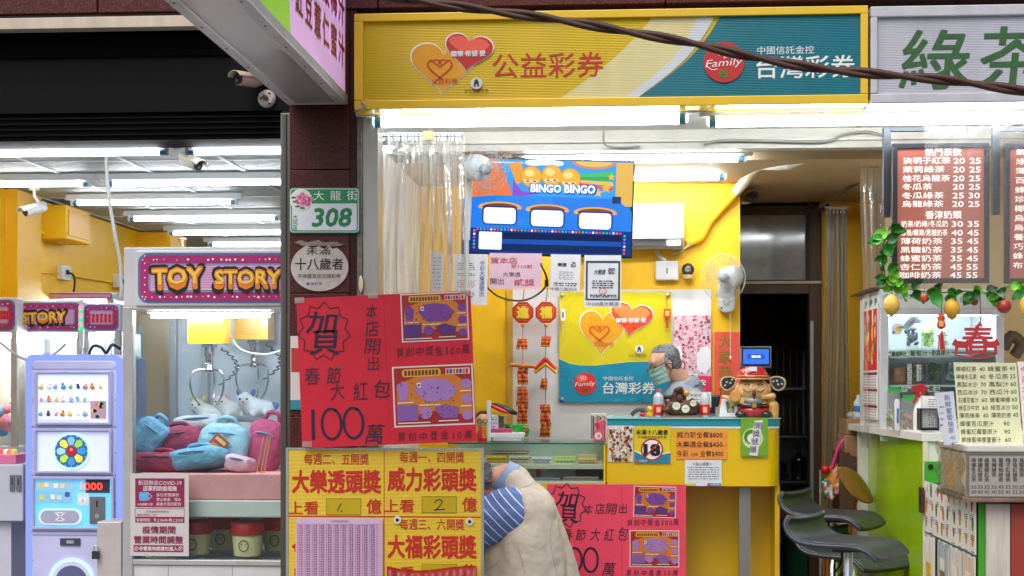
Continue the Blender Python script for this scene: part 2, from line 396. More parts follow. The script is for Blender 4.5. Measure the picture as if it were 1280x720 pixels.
b = MB(); b.box(-5.75, -5.6, .35, 7.8, 0, 3.3, M('party_wall_paint')); tag(b.build('party_wall'), 'pale outer wall on the far side of the arcade', 'wall')

eb = thing('electrical_box', 'square yellow painted electrical box on the arcade side wall', 'electrical box', tuple(P(64, 300, 3.2)))
b = MB(); p = P(64, 300, 3.2); q = P(64, 258, 3.2); b.box(LWX, LWX + .2, 3.1, 3.62, p.z, q.z, YWALL); b.build('box', eb, bev=.006)
b = MB(); b.box(LWX + .201, LWX + .207, 3.14, 3.58, p.z + .03, q.z - .03, M('yellow_lid', 'e6a900', .5)); b.build('lid', eb)
b = MB(); zz = p.z
for k in range(2):
    y = 3.0 - k * .07; b.tube([(LWX + .03, 3.3, zz + .05), (LWX + .03, y + .1, zz + .04), (LWX + .03, y, zz - .08), (LWX + .03, y, .9)], .014, YWALL, sub=5)
tag(b.build('conduit_pipes'), 'pair of yellow painted conduits bending down under the square box', 'conduit')
def outlet(px, py, Y, label):
    t = thing('wall_outlet', label, 'outlet', (LWX, Y, PX(px, py, LWX).z), 'outlets on the arcade wall')
    z = PX(px, py, LWX).z; b = MB(); b.box(LWX, LWX + .05, Y - .09, Y + .09, z - .055, z + .055, WHITE); b.build('cover', t, bev=.006)
    b = MB(); b.box(LWX + .05, LWX + .053, Y - .05, Y + .06, z - .03, z + .03, C('c8c9c6')); b.box(LWX + .053, LWX + .07, Y - .03, Y + .0, z - .015, z + .02, BLACK); b.build('socket', t)
    b = MB(); b.tube([(LWX + .07, Y - .01, z), (LWX + .12, Y - .03, z - .05), (LWX + .1, Y - .02, z - .25), (LWX + .1, Y, z - .5)], .008, BLACK, sub=5)
    tag(b.build('outlet_cable'), 'thin black cable hanging from the %s' % ('outlet under the electrical box' if py < 345 else 'outlet by the hanging white cable'), 'cable')
y1 = PX(76, 341, LWX).y; y2 = PX(145, 352, LWX).y
outlet(76, 341, y1, 'white outlet with black plug under the yellow electrical box'); outlet(145, 352, y2, 'farther white outlet just left of the hanging white cable')
b = MB(); b.tube([(LWX + .012, PX(42, 341, LWX).y, PX(42, 341, LWX).z), (LWX + .012, y1 - .1, PX(70, 341, LWX).z)], .008, YWALL); b.tube([(LWX + .012, y1 + .1, PX(76, 343, LWX).z), (LWX + .012, y2 - .1, PX(140, 353, LWX).z)], .008, YWALL)
tag(b.build('surface_cable'), 'yellow painted cable running along the arcade wall between outlets', 'cable')
# white cable hanging in front
b = MB(); b.tube([P(134, 178, 1.0), P(133, 205, 1.0), P(136, 245, 1.0), P(143, 290, 1.02), P(150, 330, 1.05), P(152, 372, 1.05)], .011, WHITE, sub=6)
tag(b.build('hanging_cable'), 'white cable hanging from the arcade ceiling beside the yellow wall', 'cable')

# ------------------------------------------------------------------ fluorescent lamps
def batten(cx, Y, z, L, label, group, rail=.05, fix='down', r=.014, lamp=None):
    t = thing('fluorescent_lamp', label, 'lamp', (cx, Y, z), group)
    b = MB(); b.box(cx - L / 2, cx + L / 2, Y - rail / 2, Y + rail / 2, z + .022, z + .062, WHITE); b.build('fixture', t, bev=.003)
    b = MB(); b.tube([(cx - L / 2 + .05, Y, z), (cx + L / 2 - .05, Y, z)], r, lamp or LAMP, 12); b.build('tube', t)
    for s in (-1, 1):
        b = MB(); b.tube([(cx + s * (L / 2 - .05), Y, z), (cx + s * (L / 2 - .085), Y, z)], r + .001, LBLUE, 12); b.box(cx + s * (L / 2 - .035), cx + s * (L / 2 - .05), Y - .016, Y + .016, z - .018, z + .022, WHITE); b.build('lamp_holder', t)
    return t
AZ = 2.745
rows = [(190, 'first row'), (228, 'second row'), (252, 'third row'), (272, 'fourth row'), (290, 'fifth row'), (304.5, 'sixth row')]
lamp0 = batten(0, 0, 0, 1.28, 'x', 'lamps on the arcade ceiling', lamp=LAMPA)
def yrow(py): return CAMD and (AZ - CAMZ) * FPX / (HZ - py)
first = True
for k, (py, nm) in enumerate(rows):
    dep = (AZ - CAMZ) * FPX / (HZ - py)
    # depth along the view axis -> Y at mid picture
    Y = dep / math.cos(YAW) - CAMD - .15
    lefts = {0: (-60, 133), 1: (-120, 30), 2: (83,), 3: (155,), 4: (205,), 5: (255,)}[k]
    for j, lx in enumerate(lefts):
        x = X(lefts[0], Y) + .64 + j * 1.31
        lab = 'long lit tube lamp in the %s of the arcade ceiling' % nm if len(lefts) == 1 else '%s lit tube lamp of the %s of the arcade ceiling' % (('outer', 'inner')[j], nm)
        if first: o = lamp0; o.location = (x, Y, AZ); o['label'] = lab; first = False
        else: dup(lamp0, (x, Y, AZ), lab)

# ------------------------------------------------------------------ security cameras
def bullet_cam(loc, label, body='d2cfc4', rot=0, pitch=20, mount=True, group='white bullet cameras'):
    t = thing('security_camera', label, 'camera', loc, group); x, y, z = loc; m = M('cam_' + body, body, .4, var=.15, scale=20)
    a = Euler((0, 0, R(rot))).to_matrix() @ Vector((0, -math.cos(R(pitch)), -math.sin(R(pitch))))
    c = Vector(loc); b = MB(); b.lathe([(.002, -.09), (.03, -.085), (.034, -.06), (.034, .07), (.03, .075)], c, m, a, 16); b.build('housing', t)
    b = MB(); b.lathe([(.029, .0), (.029, .004), (.012, .006), (.012, .004), (.002, .003)], c + a * .073, BLACK, a, 16); b.build('lens', t)
    up = Vector((0, 0, 1)); si = a.cross(up).normalized(); u2 = si.cross(a)
    b = MB()
    def hood(u, v): th = R(-75 + 150 * u); return c + a * (-.08 + .19 * v) + (si * math.sin(th) + u2 * math.cos(th)) * .041
    b.sheet(hood, 10, 2, m); b.build('hood', t, solid=.003)
    if mount:
        b = MB(); b.tube([c + a * -.05 + u2 * .03, c + Vector((0, 0, .09)), c + Vector((0, 0, .13))], .011, m); b.lathe([(.035, .13), (.035, .142)], c, m); b.build('bracket', t)
    return t
p = P(43, 262, 2.1); bullet_cam(tuple(p), 'white bullet camera hanging beside the left yellow pier', 'e0e0dc', -35, 18)
p = P(239, 203, .62); bullet_cam(tuple(p), 'beige bullet camera under the first arcade lamp row', 'c9c1b2', 50, 20)
p = P(228, 318, 5.2); bullet_cam(tuple(p), 'small far white camera above the big machine header', 'e3e3e0', 10, 20)
p = P(309, 100, .0); t = bullet_cam(tuple(p), 'weathered cream bullet camera under the projecting sign', 'b9b193', -25, 5, False)
b = MB(); b.tube([p + Vector((.02, .06, -.01)), p + Vector((.05, .10, .0)), p + Vector((.08, .13, .03))], .012, C('a49c80')); b.build('bracket', t)
p = P(333, 123, .1); t = thing('camera_mount', 'round white camera base without a camera on the dark housing', 'camera mount', tuple(p))
b = MB(); b.lathe([(.048, 0), (.048, .012), (.03, .02)], p + Vector((0, .02, 0)), M('mount_white', 'c8c5ba', .5, var=.2, scale=30), (0, -1, 0), 24); b.build('base', t)
b = MB(); b.tube([p, p + Vector((-.02, -.05, .01))], .014, C('8e8873')); b.build('stub', t)
b = MB()
for a in (60, 180, 300): b.ell(p + Vector((.032 * math.cos(R(a)), -.001, .032 * math.sin(R(a)))), (.006, .003, .006), BLACK)
b.build('bolt', t)

# ------------------------------------------------------------------ projecting sign over the pavement
p0 = P(360.5, 131, -.02); p1 = P(435.5, 133, -.02)
SW = p1.x - p0.x; SL = 3.6
ps = thing('projecting_sign', 'white framed projecting sign with green and pink face over the pillar', 'sign', (p0.x + SW / 2, -1.8, p0.z))
zb = p0.z; fr = M('sign_frame_white', 'c6c6cc', .4, var=.15, scale=8); xa, xb = p0.x, p1.x
b = MB(); b.box(xa + .02, xb - .02, -SL, -.03, zb + .004, zb + .02, M('sign_underside', 'a9a7a6', .3, metal=.15, var=.08, scale=3, streak=False)); b.build('underside', ps)
b = MB()
for x0, x1 in ((xa, xa + .05), (xb - .055, xb)): b.box(x0, x1, -SL, -.03, zb - .004, zb + .045, fr)
b.box(xa + .05, xb - .055, -.075, -.03, zb - .004, zb + .04, fr); b.box(xa, xb, -SL - .03, -SL, zb - .004, zb + 1.4, fr); b.box(xa, xb, -SL, -.03, zb + 1.36, zb + 1.4, fr)
for s in (xa + .01, xb - .045): b.box(s, s + .035, -.06, -.03, zb + .045, zb + 1.36, fr)
b.build('frame', ps, bev=.003)
b = MB(); rnd = random.Random(3)
for x in (xa + .025, xb - .03):
    for i in range(9): b.ell((x, -.2 - i * .4, zb - .004), (.006, .006, .004), C('55504c'))
b.build('screw', ps)
pts_x = xb - .012
b = MB(); b.box(xa + .012, pts_x, -SL, -.061, zb + .045, zb + 1.36, M('sign_face_pink', 'd7aede', .35, var=.03, emit=.35)); b.build('face_panel', ps)
b = MB(); b.frame((pts_x, -SL, zb), (0, 1, 0), (-1, 0, 0))     # local x runs towards the wall
gm = C('3fae2e', .35, emit=.25); lg = C('93cf45', .35, emit=.3); e = .0016
b.prism([(.0, .046), (.9, .046), (1.5, .046), (2.2, .046), (2.1, .50), (2.15, 1.0), (2.35, 1.359), (0, 1.359)], -e, .001, lg)
b.prism([(0, .7), (1.0, .046), (1.45, .046), (1.0, .5), (1.1, 1.0), (0.9, 1.359), (0, 1.359)], -2 * e, .001, gm)
b.prism([(2.5, 1.05), (3.535, .83), (3.535, 1.359), (2.4, 1.359)], -2 * e, .001, gm)
for (cx, cz, a) in ((2.12, .42, 10), (1.75, .5, -15)):
    pts = [(cx + .05 * math.cos(t * .4) * (1 if math.cos(t * .4) > 0 else 1) , cz + .16 * math.sin(t * .4)) for t in range(16)]; b.prism(pts, -3 * e, .001, C('f0a52c', .3))
red = C('d8333a', .4); wh = C('f4f0f2', .4)
for row, (zt, ln) in enumerate(((.46, '洛神花酸梅汁'), (.25, '紅豆薏仁蜜汁'))):
    for i, ch in enumerate(ln):
        xx = 2.36 + i * .21
        b.textm(ch, xx, zt, .165, -3 * e, wh, bold=.05, em=True, w=None); b.textm(ch, xx, zt, .16, -4 * e, red, bold=.01, em=True)
b.build('lettering', ps)
# ------------------------------------------------------------------ arcade machines
MACH = M('machine_white', 'cfcfd0', .35, var=.12, scale=6, coat=.2); MAG = C('b0246e', .35); BLUEF = C('5a6f9e', .35); PINKS = C('e3b9d6', .35); STAR = C('f6eef4', .4)
ORG = M('letter_orange', 'f08a1c', .3, var=.1); YEL = M('letter_yellow', 'ffd24a', .3, var=.05); INK = C('141012', .5)
def cartoon(mb, s, px, py, h, w, Y, rot=0):
    """fat two-tone letters with a dark outline"""
    mb.text(s, px, py + .4, h + 4, Y, INK, w + 4, bold=.10, rot=rot); mb.text(s, px, py, h, Y - .003, ORG, w, bold=.055, rot=rot); mb.text(s, px - .4, py - h * .10, h * .72, Y - .006, YEL, w * .985, bold=.022, rot=rot)
def header(t, x0, y0, x1, y1, Y, words, seed=1):
    b = MB(); b.rect(x0, y0, x1, y1, Y, .12, MACH); b.build('header_box', t, bev=.01)
    g = min((y1 - y0) * .10, 7); b = MB(); e = .003
    b.rrect(x0 + g * .5, y0 + g * .6, x1 - g * .5, y1 - g * .6, g * 1.8, Y - e, e, BLUEF)
    b.rrect(x0 + g * .9, y0 + g, x1 - g * .9, y1 - g, g * 1.6, Y - 2 * e, e, MAG)
    b.rrect(x0 + g * 2.4, y0 + g * 2.5, x1 - g * 2.4, y1 - g * 2.5, g * .8, Y - 3 * e, e, C('8a97bd', .35)); b.rect(x0 + g * 2.8, y0 + g * 2.9, x1 - g * 2.8, y1 - g * 2.9, Y - 4 * e, e, PINKS)
    n = 9
    for i in range(n): yy = y0 + g * 3.1 + (y1 - y0 - g * 6.2) * i / n; b.rect(x0 + g * 2.9, yy, x1 - g * 2.9, yy + (y1 - y0) * .018, Y - 4.4 * e, .001, C('d68fbd', .35))
    r = random.Random(seed)
    for i in range(int((x1 - x0) / 7)):
        for yy in (y0 + g * 1.75, y1 - g * 1.75):
            if r.random() < .75: b.disc(x0 + 8 + i * 7 + r.uniform(-2, 2), yy + r.uniform(-.8, .8), r.choice((.5, .7, 1.1)) * g / 5, Y - 3.2 * e, .001, STAR, k=8)
    for i in range(int((y1 - y0) / 9)): b.disc(x0 + g * 1.7, y0 + 8 + i * 9, .7 * g / 5, Y - 3.2 * e, .001, STAR, k=8)
    b.build('sign_panel', t); b = MB(); words(b, Y - 5 * e); b.build('lettering', t); return t

# --- the big claw machine by the pillar
CY = .55
cm = thing('claw_machine', 'big white claw machine full of bags beside the pillar', 'claw machine', tuple(P(255, 720, CY + .5)[:2]) + (.02,))
xL, xR = X(153, CY), X(352, CY) + .12; D = .95; zt = Z(308, CY, 255); zf = .02
FR = M('machine_frame_grey', 'b9b8b6', .35, metal=.35, var=.12, scale=8)
b = MB(); z2 = Z(383, CY, 255); b.box(xL, xR, CY + .02, CY + D, z2, zt, MACH)
b.build('roof_box', cm, bev=.008)
b = MB(); zb_ = Z(700, CY, 255)
b.box(xL, X(166, CY), CY, CY + .06, zf, z2, FR); b.box(xR - .05, xR, CY, CY + .06, zf, z2, FR)
b.box(xL, xL + .05, CY + D - .06, CY + D, zf, z2, FR); b.box(xR - .05, xR, CY + D - .06, CY + D, zf, z2, FR)
b.box(X(166, CY), xR - .05, CY, CY + .05, z2 - .02, z2, FR); b.box(X(166, CY), xR - .05, CY, CY + .06, zb_ - .03, zb_ , FR)
mx_ = X(232, CY + .45)
b.box(mx_ - .02, mx_ + .02, CY + D - .08, CY + D - .04, Z(600, CY + .9), z2, FR)
b.build('frame', cm, bev=.004)
b = MB(); b.box(xL + .004, xR - .004, CY + .012, CY + D, zf, zb_ - .031, MACH); b.build('base_cabinet', cm, bev=.006)
b = MB(); b.box(X(167, CY), xR - .052, CY + .02, CY + .026, zb_, z2 - .02, GLASS); b.build('front_glass', cm)
b = MB(); b.box(xL + .01, xL + .016, CY + .07, CY + D - .07, zb_, z2, GLASS); b.build('side_glass', cm)
b = MB(); b.box(xL + .05, xR - .05, CY + D - .02, CY + D - .012, zb_, z2, M('machine_back_film', 'dfe6ee', .25, var=.06, scale=3)); b.build('back_panel', cm)
b = MB(); zz = Z(391, CY + .2, 255); b.box(X(176, CY), X(335, CY), CY + .12, CY + .16, z2 - .03, z2 - .005, WHITE); b.tube([(X(180, CY), CY + .14, z2 - .045), (X(330, CY), CY + .14, z2 - .045)], .012, EM('machine_lamp', 'eaf2ff', 90)); b.build('lamp_bar', cm)
header(cm, 169, 312, 374, 383, CY - .01, lambda q, Y: (cartoon(q, 'TOY', 222, 348, 25, 62, Y, -2), cartoon(q, 'STORY', 310, 349, 22, 82, Y, 0)))
# claw units
def claw(px, py, Y, label):
    c = P(px, py, Y); t = thing('claw_unit', label, 'claw', tuple(c), 'yellow claw units')
    b = MB(); w = .105; b.box(c.x - w, c.x + w, Y - .09, Y + .09, c.z + .0, c.z + .19, M('claw_yellow', 'f3b400', .3, coat=.3)); b.box(c.x - w * .55, c.x + w * .55, Y - .095, Y - .0905, c.z + .03, c.z + .15, C('e0a400', .3)); b.build('motor_cover', t, bev=.012)
    ch = M('chrome', 'c9ccd0', .15, metal=1, var=.08)
    b = MB(); b.lathe([(.045, 0), (.045, -.02), (.03, -.02), (.03, -.07), (.022, -.075), (.022, -.14), (.03, -.145), (.03, -.165), (.012, -.17)], c, ch); b.build('claw_shaft', t)
    b = MB()
    for k in range(3):
        a = R(90 + 120 * k); u = Vector((math.cos(a), math.sin(a), 0)); b.tube([c + Vector((0, 0, -.15)) + u * .02, c + u * .09 + Vector((0, 0, -.16)), c + u * .115 + Vector((0, 0, -.22)), c + u * .10 + Vector((0, 0, -.30)), c + u * .055 + Vector((0, 0, -.36))], [.008, .005], ch, sub=4)
    b.build('prong', t)
    b = MB(); pts = []
    for i in range(60): a = i * .9; u = i / 59; pts.append(c + Vector((.055 + .10 * math.sin(u * math.pi), .03, -.02 - .22 * u)) + Vector((.012 * math.cos(a), .012 * math.sin(a), 0)))
    b.tube(pts, .004, C('3c4048'), 5); b.build('coil_cord', t); return t
claw(262, 430, CY + .35, 'yellow claw unit with chrome claw over the bags'); claw(318, 425, CY + .72, 'farther yellow claw unit partly behind the first')
b = MB(); b.tube([P(283, 410, CY + .5), P(300, 436, CY + .5), P(330, 443, CY + .5), P(352, 438, CY + .5)], .008, C('c9c6bc'), sub=6); tag(b.build('claw_cable'), 'pale cable looping between the two claw units', 'cable')
# pink platform and what lies on it
PY = CY + .10; pz = Z(592, PY, 290); b = MB(); b.box(xL + .055, xR - .055, PY, CY + D - .03, pz - .15, pz, M('pink_felt', 'f0a4a6', .8, var=.12, scale=12, bump=.3)); b.box(xL + .05, xR - .05, PY - .01, CY + D - .03, pz - .25, pz - .151, C('d6d3cf', .4)); b.build('prize_shelf', cm, bev=.008)
FAB = dict(var=.22, scale=14, bump=.8, bscale=38)
MAROON = M('bag_maroon', '94284c', .75, **FAB); SKY = M('bag_sky_blue', '6fa3c2', .75, **FAB); LSKY = M('bag_pale_blue', '94bccf', .75, **FAB); PALE = M('bag_pale_pink', 'e5b3c4', .75, **FAB)
def bag(px, py, Y, w, h, d, mat, rot, label, tagc=None, strap=True, tri=False, lid=None):
    c = P(px, py, Y); t = thing('plush_bag', label, 'bag', tuple(c), 'bags piled in the claw machine'); E = Euler((R(-8), R(rot), R(random.uniform(-12, 12)))).to_matrix().to_4x4()
    b = MB(); b.M = Matrix.Translation(c) @ E
    def sup(r0):
        return lambda u, v: None
    n = 12; vs = []; fs = []
    for i in range(n + 1):
        for k in range(24):
            a = 2 * math.pi * k / 24; s = i / n * 2 - 1; pr = (1 - abs(s) ** 3.2) ** (1 / 3.2)
            cx, cz = math.cos(a), math.sin(a); q = (abs(cx) ** 3.6 + abs(cz) ** 3.6) ** (-1 / 3.6)
            f = 1 - (.22 * (cz * q + 1) / 2 if tri else 0)
            vs.append((cx * q * w / 2 * (.35 + .65 * pr) * f * (1 + .04 * math.sin(5 * a + i)), s * d / 2, cz * q * h / 2 * (.35 + .65 * pr)))
    for i in range(n):
        for k in range(24): fs.append((i * 24 + k, i * 24 + (k + 1) % 24, (i + 1) * 24 + (k + 1) % 24, (i + 1) * 24 + k))
    fs += [tuple(range(24))[::-1], tuple(range(n * 24, n * 24 + 24))]
    b.add(vs, fs, mat, True); b.build('body', t, wrinkle=[(.024, .07), (.012, .028)], sub=2)
    b = MB(); b.M = Matrix.Translation(c) @ E; b.tube([(-w * .42, -d * .32, h * .2), (0, -d * .54, h * .24), (w * .42, -d * .32, h * .2)], .006, C('5c2740' if mat is MAROON else '5a8cab'), 6, sub=6); b.build('zip_seam', t)
    if strap: b = MB(); b.M = Matrix.Translation(c) @ E; b.tube([(-w * .2, 0, h * .45), (-w * .12, -.02, h * .62), (w * .14, -.02, h * .62), (w * .22, 0, h * .45)], .013, lid or mat, 6, sub=5); b.build('handle', t)
    if tagc:
        b = MB(); b.M = Matrix.Translation(c) @ E @ Matrix.Rotation(R(35), 4, 'Y'); b.box(-.055, .045, -d * .56 - .004, -d * .56, -.075, .035, C('9a3c22', .4)); b.box(-.04, .03, -d * .56 - .006, -d * .56 - .0045, -.0, .02, C('e7b06a')); b.box(-.04, .03, -d * .56 - .006, -d * .56 - .0045, -.055, -.02, C('d8804a')); b.build('swing_tag', t)
    return t
bag(203, 579, CY + .28, .36, .12, .26, MAROON, 0, 'flat maroon bag at the bottom left of the pile'); bag(250, 574, CY + .25, .36, .13, .26, SKY, -7, 'flat sky blue bag at the bottom of the pile')
bag(222, 553, CY + .40, .36, .17, .22, MAROON, -10, 'upright maroon bag with carrying handle left of the tagged blue bag', lid=MAROON); bag(189, 546, CY + .33, .2, .22, .16, SKY, 32, 'small sky blue bag leaning at the left end of the pile')
bag(281, 556, CY + .36, .30, .25, .2, LSKY, 4, 'pale blue bag with a brown square swing tag', True); bag(331, 560, CY + .45, .22, .34, .22, M('bag_dark_pink', 'b03a68', .7, **FAB), 14, 'dark pink bag standing at the right end of the pile'); bag(301, 580, CY + .24, .16, .1, .2, PALE, 10, 'small pale pink bag tucked under the tagged blue bag', strap=False)
bag(250, 530, CY + .6, .32, .1, .2, M('bag_white', 'cfd3dc', .7, **FAB), -4, 'white and blue bag lying on top at the back of the pile', strap=False)
b = MB()
for dx, dy in ((0, 0), (6, -2), (10, 0)): b.tube([P(318 + dx, 605 + dy, CY + .16), P(330 + dx * .8, 545, CY + .2)], .004, C('c79a5e'))
tag(b.build('wooden_sticks'), 'few thin wooden sticks leaning on the dark pink bag', 'sticks')
def doll(px, py, Y, body, acc, label, s=1):
    c = P(px, py, Y); t = thing('plush_doll', label, 'plush toy', tuple(c), 'plush toys on the back shelf'); m = M('plush_' + body, body, .85, var=.1, bump=.5, bscale=90); a = M('plush_' + acc, acc, .85, var=.1)
    b = MB(); b.cap(c, .075 * s, c + Vector((.11 * s, 0, -.01)), .06 * s, m)
    for q in (-.04, .05): b.cap(c + Vector((.05 + q, -.04, -.04 * s)), .03 * s, c + Vector((.06 + q, -.09 * s, -.05 * s)), .024 * s, m)
    b.ell(c + Vector((-.05 * s, -.02, .05 * s)), .062 * s, m)
    b.build('body', t, remesh=.01)
    b = MB(); 
    for q in (-.1, .0): b.ell(c + Vector((q * s, -.0, .105 * s)), (.018 * s, .014 * s, .034 * s), a, (0, -15 if q < -.05 else 20, 0))
    b.ell(c + Vector((.16 * s, 0, .01)), .03 * s, a); b.build('ear', t)
    b = MB(); 
    for q in (-.075, -.025): b.ell(c + Vector((q * s, -.078 * s, .06 * s)), .008 * s, INK)
    b.ell(c + Vector((-.05 * s, -.082 * s, .04 * s)), (.012 * s, .008 * s, .008 * s), C('d99a4a')); b.build('face', t)
doll(255, 515, CY + .78, 'e9e6df', 'd8d06a', 'white plush toy with yellow ears behind the bags', .75); doll(284, 511, CY + .78, 'ece8e6', 'e6b6c0', 'white plush toy with pink ears behind the bags', .75); doll(316, 509, CY + .72, 'dfe4ea', '5b7fae', 'white plush toy with blue ears behind the bags', .85)
b = MB(); q = P(300, 530, CY + .78); b.box(xL + .3, xR - .06, CY + .7, CY + .92, pz, Z(528, CY + .78), C('e3e3e6')); tag(b.build('prize_riser', bev=.005), 'white riser under the plush toys inside the big machine', 'riser')
# paper cups on the machine floor
def cup(px, Y, label, src=None):
    c = Vector((X(px, Y), Y, zb_ + .002))
    if src: return dup(src, c, label)
    t = thing('toy_cup', label, 'cup', tuple(c), 'cream cups with red lids'); b = MB(); b.lathe([(.075, 0), (.077, .01), (.088, .12), (.086, .125)], c, M('cup_cream', 'e0cf9b', .5), seg=28); b.build('body', t)
    b = MB(); b.lathe([(.094, .12), (.098, .125), (.095, .19), (.09, .196), (.01, .197)], c, M('cup_red', 'c92a22', .4), seg=28); b.build('lid', t)
    b = MB(); e = []
    for k in range(14): a = 2 * math.pi * k / 14; e.append((c.x + .028 * math.cos(a), c.z + .062 + .032 * math.sin(a)))
    for k in range(14): b.tube([(e[k][0], c.y - .0885, e[k][1]), (e[(k + 1) % 14][0], c.y - .0885, e[(k + 1) % 14][1])], .0025, INK, 4)
    for s in (-.01, .012): b.ell((c.x + s, c.y - .089, c.z + .07), .004, INK, seg=6, rings=4)
    b.build('drawing', t); return t
c0 = cup(309, CY + .24, 'cream cup with red lid in the middle of the machine floor'); cup(245, CY + .3, 'cream cup with red lid just right of the health notice', c0); cup(347, CY + .55, 'cream cup with red lid nearest the pillar', c0); cup(280, CY + .62, 'cream cup with red lid at the back of the machine floor', c0)
# health notice
t = thing('health_notice', 'white and maroon pandemic notice stuck on the claw machine glass', 'notice', tuple(P(199, 695, CY)))
b = MB(); b.rect(163, 592, 236, 695, CY - .012, .004, M('notice_board', 'c9c5c2', .5, var=.05)); b.build('board', t)
b = MB(); Yn = CY - .0132; mr = C('8c1a4c', .5); b.rect(169, 598, 230.5, 634, Yn, .001, mr); b.rect(169, 646.5, 230.5, 653.3, Yn, .001, mr); b.rect(167, 681.5, 229, 690, Yn, .001, mr)
b.rim(168.5, 635.5, 230.5, 646.4, Yn, .001, .5, mr)
wt = C('ece2e6'); y = Yn - .001
b.text('新冠肺炎COVID-19', 200, 603.5, 6, y, wt, 54); b.text('店家的防疫措施', 200, 610.5, 6, y, wt, 42, bold=.02); b.text('各位老闆請勿', 209.5, 618.5, 4.3, y, wt, 28); b.text('禁止飲食、喝水', 211, 624.3, 4.3, y, wt, 31); b.text('謝謝大家的配合', 211, 630, 4.3, y, wt, 31); b.text('入內請戴口罩', 181, 630.3, 3.2, y, wt, 20)
b.rrect(174, 615, 186, 626, 2, y, .001, C('5fa9d8')); b.stroke([(186, 617), (190, 620), (186, 624)], .7, y, wt); b.rect(175.5, 618.5, 184.5, 619.2, y - .001, .001, C('8fc4e6'))
b.text('店家負責的管理人', 197, 639.4, 2.8, y, mr, 30); b.text('聯絡電話：09', 183, 643.4, 2.8, y, mr, 24); b.text('營業時間：早上06:00-晚上22:00', 199.7, 650, 4, y, wt, 58)
b.text('疫情期間', 198.5, 662.2, 9, y, mr, 41, bold=.025); b.text('營業時間調整', 198, 674.6, 9, y, mr, 61, bold=.025); b.text('非營業時間請勿進入', 198, 685.8, 5, y, wt, 48, bold=.02)
for xx in (170.5, 225.5): b.disc(xx, 685.8, 2.6, y, .001, wt, k=16); b.disc(xx, 685.8, 1.9, y - .001, .001, mr, k=16); b.stroke([(xx - 2, 687.6), (xx + 2, 684)], .6, y - .002, wt)
b.build('lettering', t)

# --- lavender prize machine with blue edge light
KY = .85
kt = thing('prize_machine', 'lavender prize machine with glowing blue edge and wheel', 'prize machine', (X(91, KY), KY + .3, .02))
LAV = M('machine_lavender', 'c3c2e6', .35, var=.12, scale=4, coat=.3); GLOW = EM('edge_glow', '8496f6', .85)
x0, x1, yt = 32, 151, 443
b = MB(); 
def rr(x0, y0, x1, y1, r): 
    pts = []
    for cx, cy, a in ((x0 + r, y0 + r, 180), (x1 - r, y0 + r, -90)):
        for i in range(6): q = R(a + 90 * i / 5); pts.append((cx + r * math.cos(q), cy + r * math.sin(q)))
    zf_ = HZ + (CAMZ - .02) * FPX / (KY + CAMD) ; pts.append((x1, zf_)); pts.append((x0, zf_)); return pts
b.poly(rr(x0 + 8, yt + 8, x1 - 6, 0, 6), KY, .55, LAV); b.build('cabinet', kt, bev=.004)
b = MB(); b.poly(rr(x0, yt, x1, 0, 9), KY + .004, .05, GLOW); b.build('edge_light', kt)
b = MB(); b.poly(rr(x0 + .5, yt + .5, x1 - .5, 0, 9), KY + .056, .5, M('machine_blue_side', '8f9be0', .35)); b.build('side_shell', kt)
b = MB(); Yk = KY - .02
fr2 = M('machine_lilac_trim', 'b3b2dc', .35, metal=.2)
for q_ in ((43, 464, 139, 531), (42, 536, 139, 592), (39, 596, 142, 662)): b = MB(); b.rim(*q_, Yk, .02, 3.2, fr2); b.build('window_frame', kt, bev=.002)
b = MB(); b.rect(47, 468, 135, 528, KY - .003, .003, M('display_back', 'd4e0fa', .4, var=0, emit=.45)); b.build('display_case', kt)
b = MB(); rnd = random.Random(5)
for row, yy in enumerate((500, 524)):
    b.rect(48, yy, 112, yy + 1, KY - .018, .015, wh)
cols = ['e8d44a', '5fa7d8', 'e78a9c', 'f1efe8', '6fbf7a', 'e08a3a', '8fb6e6', '333a48']
for row, yy in enumerate((487, 503, 521)):
    for i in range(9):
        x = 51 + i * 9.3 + rnd.uniform(-1, 1); c = P(x, yy - 3, KY - .012); m = M('trinket_' + cols[(i * 3 + row * 2) % 8], cols[(i * 3 + row * 2) % 8], .4)
        if x > 112 and yy > 495: continue
        k = rnd.uniform(.8, 1.25); tk = MB(); tk.ell(c, (.014 * k, .007, .012 * k), m, seg=8, rings=6); tk.ell(c + Vector((rnd.uniform(-.005, .005), 0, .016 * k)), (.009, .006, .009), m if i % 2 else wh, seg=8, rings=6)
        tag(tk.build('toy_trinket'), 'tiny %s toy %son the %s shelf of the lavender prize machine' % (('yellow', 'blue', 'pink', 'cream', 'green', 'orange', 'pale blue', 'dark')[(i * 3 + row * 2) % 8], {0: 'at the left end ', 8: 'at the right end '}.get(i, ''), ('top', 'middle', 'bottom')[row]), 'toy', 'toys in the prize machine window')
b.rect(113, 501, 132, 523, KY - .012, .008, C('c8a0b0')); 
for i in range(14): b.disc(115 + rnd.random() * 15, 503 + rnd.random() * 18, rnd.uniform(1, 2.6), KY - .0135, .001, C(rnd.choice(cols)), k=8)
b.build('toy_card', kt)
b = MB(); b.rect(46, 540, 136, 589, KY - .002, .002, EM('wheel_back', 'ccd6f4', .3)); b.build('wheel_panel', kt)
b = MB(); b.disc(89, 564, 23, KY - .012, .01, EM('wheel_ring', 'b8e4f4', .9), k=36); b.disc(89, 564, 20.5, KY - .014, .004, C('2f6fb8'), k=36)
wc = ['f0e04a', '3f8fd0', 'b6d84a', '9ad0f0', 'f0e04a', '7fb8e8', '8fcf4a', '3f8fd0']
